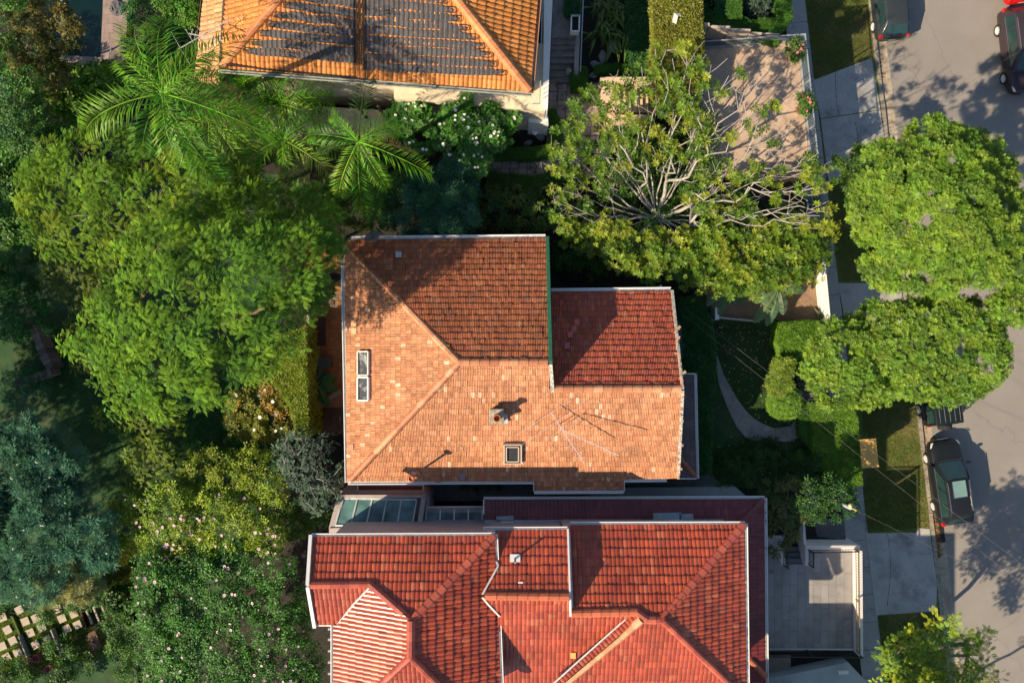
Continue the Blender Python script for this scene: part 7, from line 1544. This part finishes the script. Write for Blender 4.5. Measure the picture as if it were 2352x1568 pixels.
    a,b_=cs[1],cs[0]; glass('rear_window',[(a[0]+.02,-hw*a[3]*.9,a[1]+.01),(a[0]+.02,hw*a[3]*.9,a[1]+.01),(b_[0]+.03,hw*.8,belt+.1),(b_[0]+.03,-hw*.8,belt+.1)])
    x0=cs[1][0]+.15; x1=cs[-2][0]+.05; xb=cs[-1][0]-.25; cuts=[0,.30,.63,1.0]
    for s in (1,-1):
        for k in range(3):
            l0=x0-.12+(xb-x0+.12)*cuts[k]+.03; l1=x0-.12+(xb-x0+.12)*cuts[k+1]-.03; t0=x0+(x1-x0)*cuts[k]+.03; t1=x0+(x1-x0)*cuts[k+1]-.03
            yb=hw*.92*s; yt=hw*(cs[2][3])*s+.02*s; glass('side_window',[(l0,yb,belt+.04),(l1,yb,belt+.04),(t1,yt,Hh-.13),(t0,yt,Hh-.13)],off=.02,shr=.98)
        mb=MB(); mb.bar((x0-.1,hw*.935*s,belt+.02),(xb,hw*.935*s,belt+.02),.02,.025); mb.build('window_trim',CHR,e,world=False)
        if rails: mb=MB(); mb.bar((x0+.2,hw*.64*s,Hh-.01),(x1-.15,hw*.64*s,Hh-.01),.035,.04); mb.build('roof_rail',CHR,e,world=False)
        mb=MB(); mb.box((cs[-1][0]-.22,(hw+.10)*s,belt+.07),(.12,.2,.14)); mb.build('wing_mirror',body,e,world=False)
        # lights
        mb=MB(); q=[V((hl-.13,hw*.80*s,belt-.24)),V((hl-.40,hw*.93*s,belt-.15)),V((hl-.33,hw*.84*s,belt-.10)),V((hl-.11,hw*.66*s,belt-.205))]
        if jeep: mb.lathe([(.11,-.02),(.1,.02),(.001,.05)],(hl+.01,hw*.55*s,.78),12,axis='x')
        else: mb.poly([p+V((.02,.012*s,.035)) for p in (q if s>0 else q[::-1])]); mb.poly([p+V((.0,.0*s,.0)) for p in (q if s<0 else q[::-1])])
        mb.build('headlight',mat('headlight_lens',(.6,.62,.62),rough=.08,spec=.8,var=.1),e,world=False)
        mb=MB(); mb.box((-hl+.12 if not jeep else -hl-.0,hw*.84*s,belt-.08),(.2 if not jeep else .05,.16,.2)); mb.build('tail_light',mat('red_lens',(.55,.01,.012),rough=.12,spec=.8,var=.2),e,world=False)
        if jeep:
            for xx in (hl*.66,-hl*.62): mb=MB(); mb.box((xx,hw*1.0*s,.86),(1.0,.22,.07)); mb.build('wheel_arch',mat('black_plastic',(.03,.03,.03)),e,world=False)
    if jeep:
        mb=MB()
        for k in range(5): mb.bar((-hl+.25,(-.6+.3*k)*hw,Hh+.035),(hl*.18,(-.6+.3*k)*hw,Hh+.035),.025,.015)
        mb.build('roof_rib',mat('grey_trim',(.16,.17,.18)),e,world=False)
        sp=wheel(e,0,.1,.37,.24,name='spare_wheel'); sp.location=(-hl-.14,-.1,.95); sp.rotation_euler=(0,0,R(90))
    elif sunroof:
        xr=cs[3][0]; q=[V((xr+.45,-.36,Hh+.036)),V((xr+.45,.36,Hh+.036)),V((xr-.45,.36,Hh+.036)),V((xr-.45,-.36,Hh+.036))]; mb=MB()
        for i in range(4): mb.bar(q[i],q[(i+1)%4],.03,.02)
        sr=mb.build('sunroof',CHR,e,world=False); mb=MB(); mb.poly([p+V((0,0,.004)) for p in q][::-1]); mb.poly([p+V((0,0,.004)) for p in q]) if False else None; mb.build('glass',mat('teal_sunroof_glass',(.16,.28,.25),rough=.06,spec=.9,var=.1),sr,world=False)
    mb=MB(); mb.bar((cs[-1][0]+.02,-hw*.8,belt+.03),(cs[-1][0]+.02,hw*.8,belt+.03),.05,.02); mb.bar((cs[-1][0]-.0,.1,belt+.05),(cs[-1][0]-.1,-hw*.6,belt+.09),.015,.015); mb.bar((cs[-1][0]-.0,hw*.7,belt+.05),(cs[-1][0]-.1,.12,belt+.09),.015,.015); mb.build('wiper',DARKM,e,world=False)
    mb=MB()
    for s in (1,-1): mb.bar((cs[-1][0]+.12,hw*.70*s,belt+.028),(hl-.35,hw*.52*s,belt-.075),.012,.012)
    mb.build('bonnet_seam',DARKM,e,world=False)
    if not jeep: mb=MB(); mb.bar((hl+.02,-hw*.36,belt-.40),(hl+.02,hw*.36,belt-.40),.05,.14); gr=mb.build('grille',DARKM,e,world=False); mb=MB(); mb.bar((hl+.035,-hw*.34,belt-.33),(hl+.035,hw*.34,belt-.33),.03,.025); mb.build('chrome_strip',CHR,gr,world=False)
    mb=MB(); mb.box((-hl-.012,0,.62),(.02,.4,.12)); mb.build('number_plate',mat('pale_plate',(.55,.55,.5)),e,world=False)
    r_=.35 if not jeep else .38; wb=L_*.285
    for x in (-wb,wb): 
        for s in (1,-1): wheel(e,x,(hw-.10)*s,r_,.23)
    return e
h1=math.radians(98.5); f1=Vector((math.cos(h1),math.sin(h1),0)); r1_=Vector((f1.y,-f1.x,0))
c=P(2137,1108,.35+G0)+r1_*.86; c.z=G0+.012; car('parked_car','black wagon with a glass sunroof parked below the jeep','car',c,h1,paint('black_paint',(.012,.015,.018)),L_=4.72,W_=1.84,Hh=1.66,sunroof=True,rails=True)
h2=math.radians(97.5); f2=Vector((math.cos(h2),math.sin(h2),0)); r2_=Vector((f2.y,-f2.x,0))
c=P(2115,941,.38+G0)+r2_*.80+f2*1.18; c.z=G0+.012; car('jeep','boxy black jeep with a rear spare wheel, half hidden under the street tree','jeep',c,h2,paint('black_green_paint',(.010,.016,.016)),L_=4.1,W_=1.84,Hh=1.80,belt=1.08,kind='jeep')
h3=math.radians(95.5); f3=Vector((math.cos(h3),math.sin(h3),0)); r3=Vector((f3.y,-f3.x,0))
c=P(2008,66,.35+G0)+r3*.80+f3*1.3; c.z=G0+.012; car('parked_car','dark grey hatchback cut by the top edge beside the mown verge','car',c,h3,paint('dark_slate_paint',(.03,.04,.045)),L_=4.2,W_=1.74,Hh=1.5,belt=.95,rear_steep=.55)
h4=math.radians(-82.9); f4=Vector((math.cos(h4),math.sin(h4),0)); l4=Vector((-f4.y,f4.x,0))
c=P(2300,126,.35+G0)+l4*.86; c.z=G0+.012; car('parked_car','dark plum wagon with silver roof rails cut by the right edge','car',c,h4,paint('plum_paint',(.04,.03,.037)),L_=4.72,W_=1.84,Hh=1.66,rails=True)
c=P(2332,-78,.5+G0); c.z=G0+.012; car('parked_car','bright red car just showing at the top right corner','car',c,math.radians(97),paint('red_paint',(.55,.01,.012)),L_=4.2,W_=1.75,Hh=1.5,belt=.95)
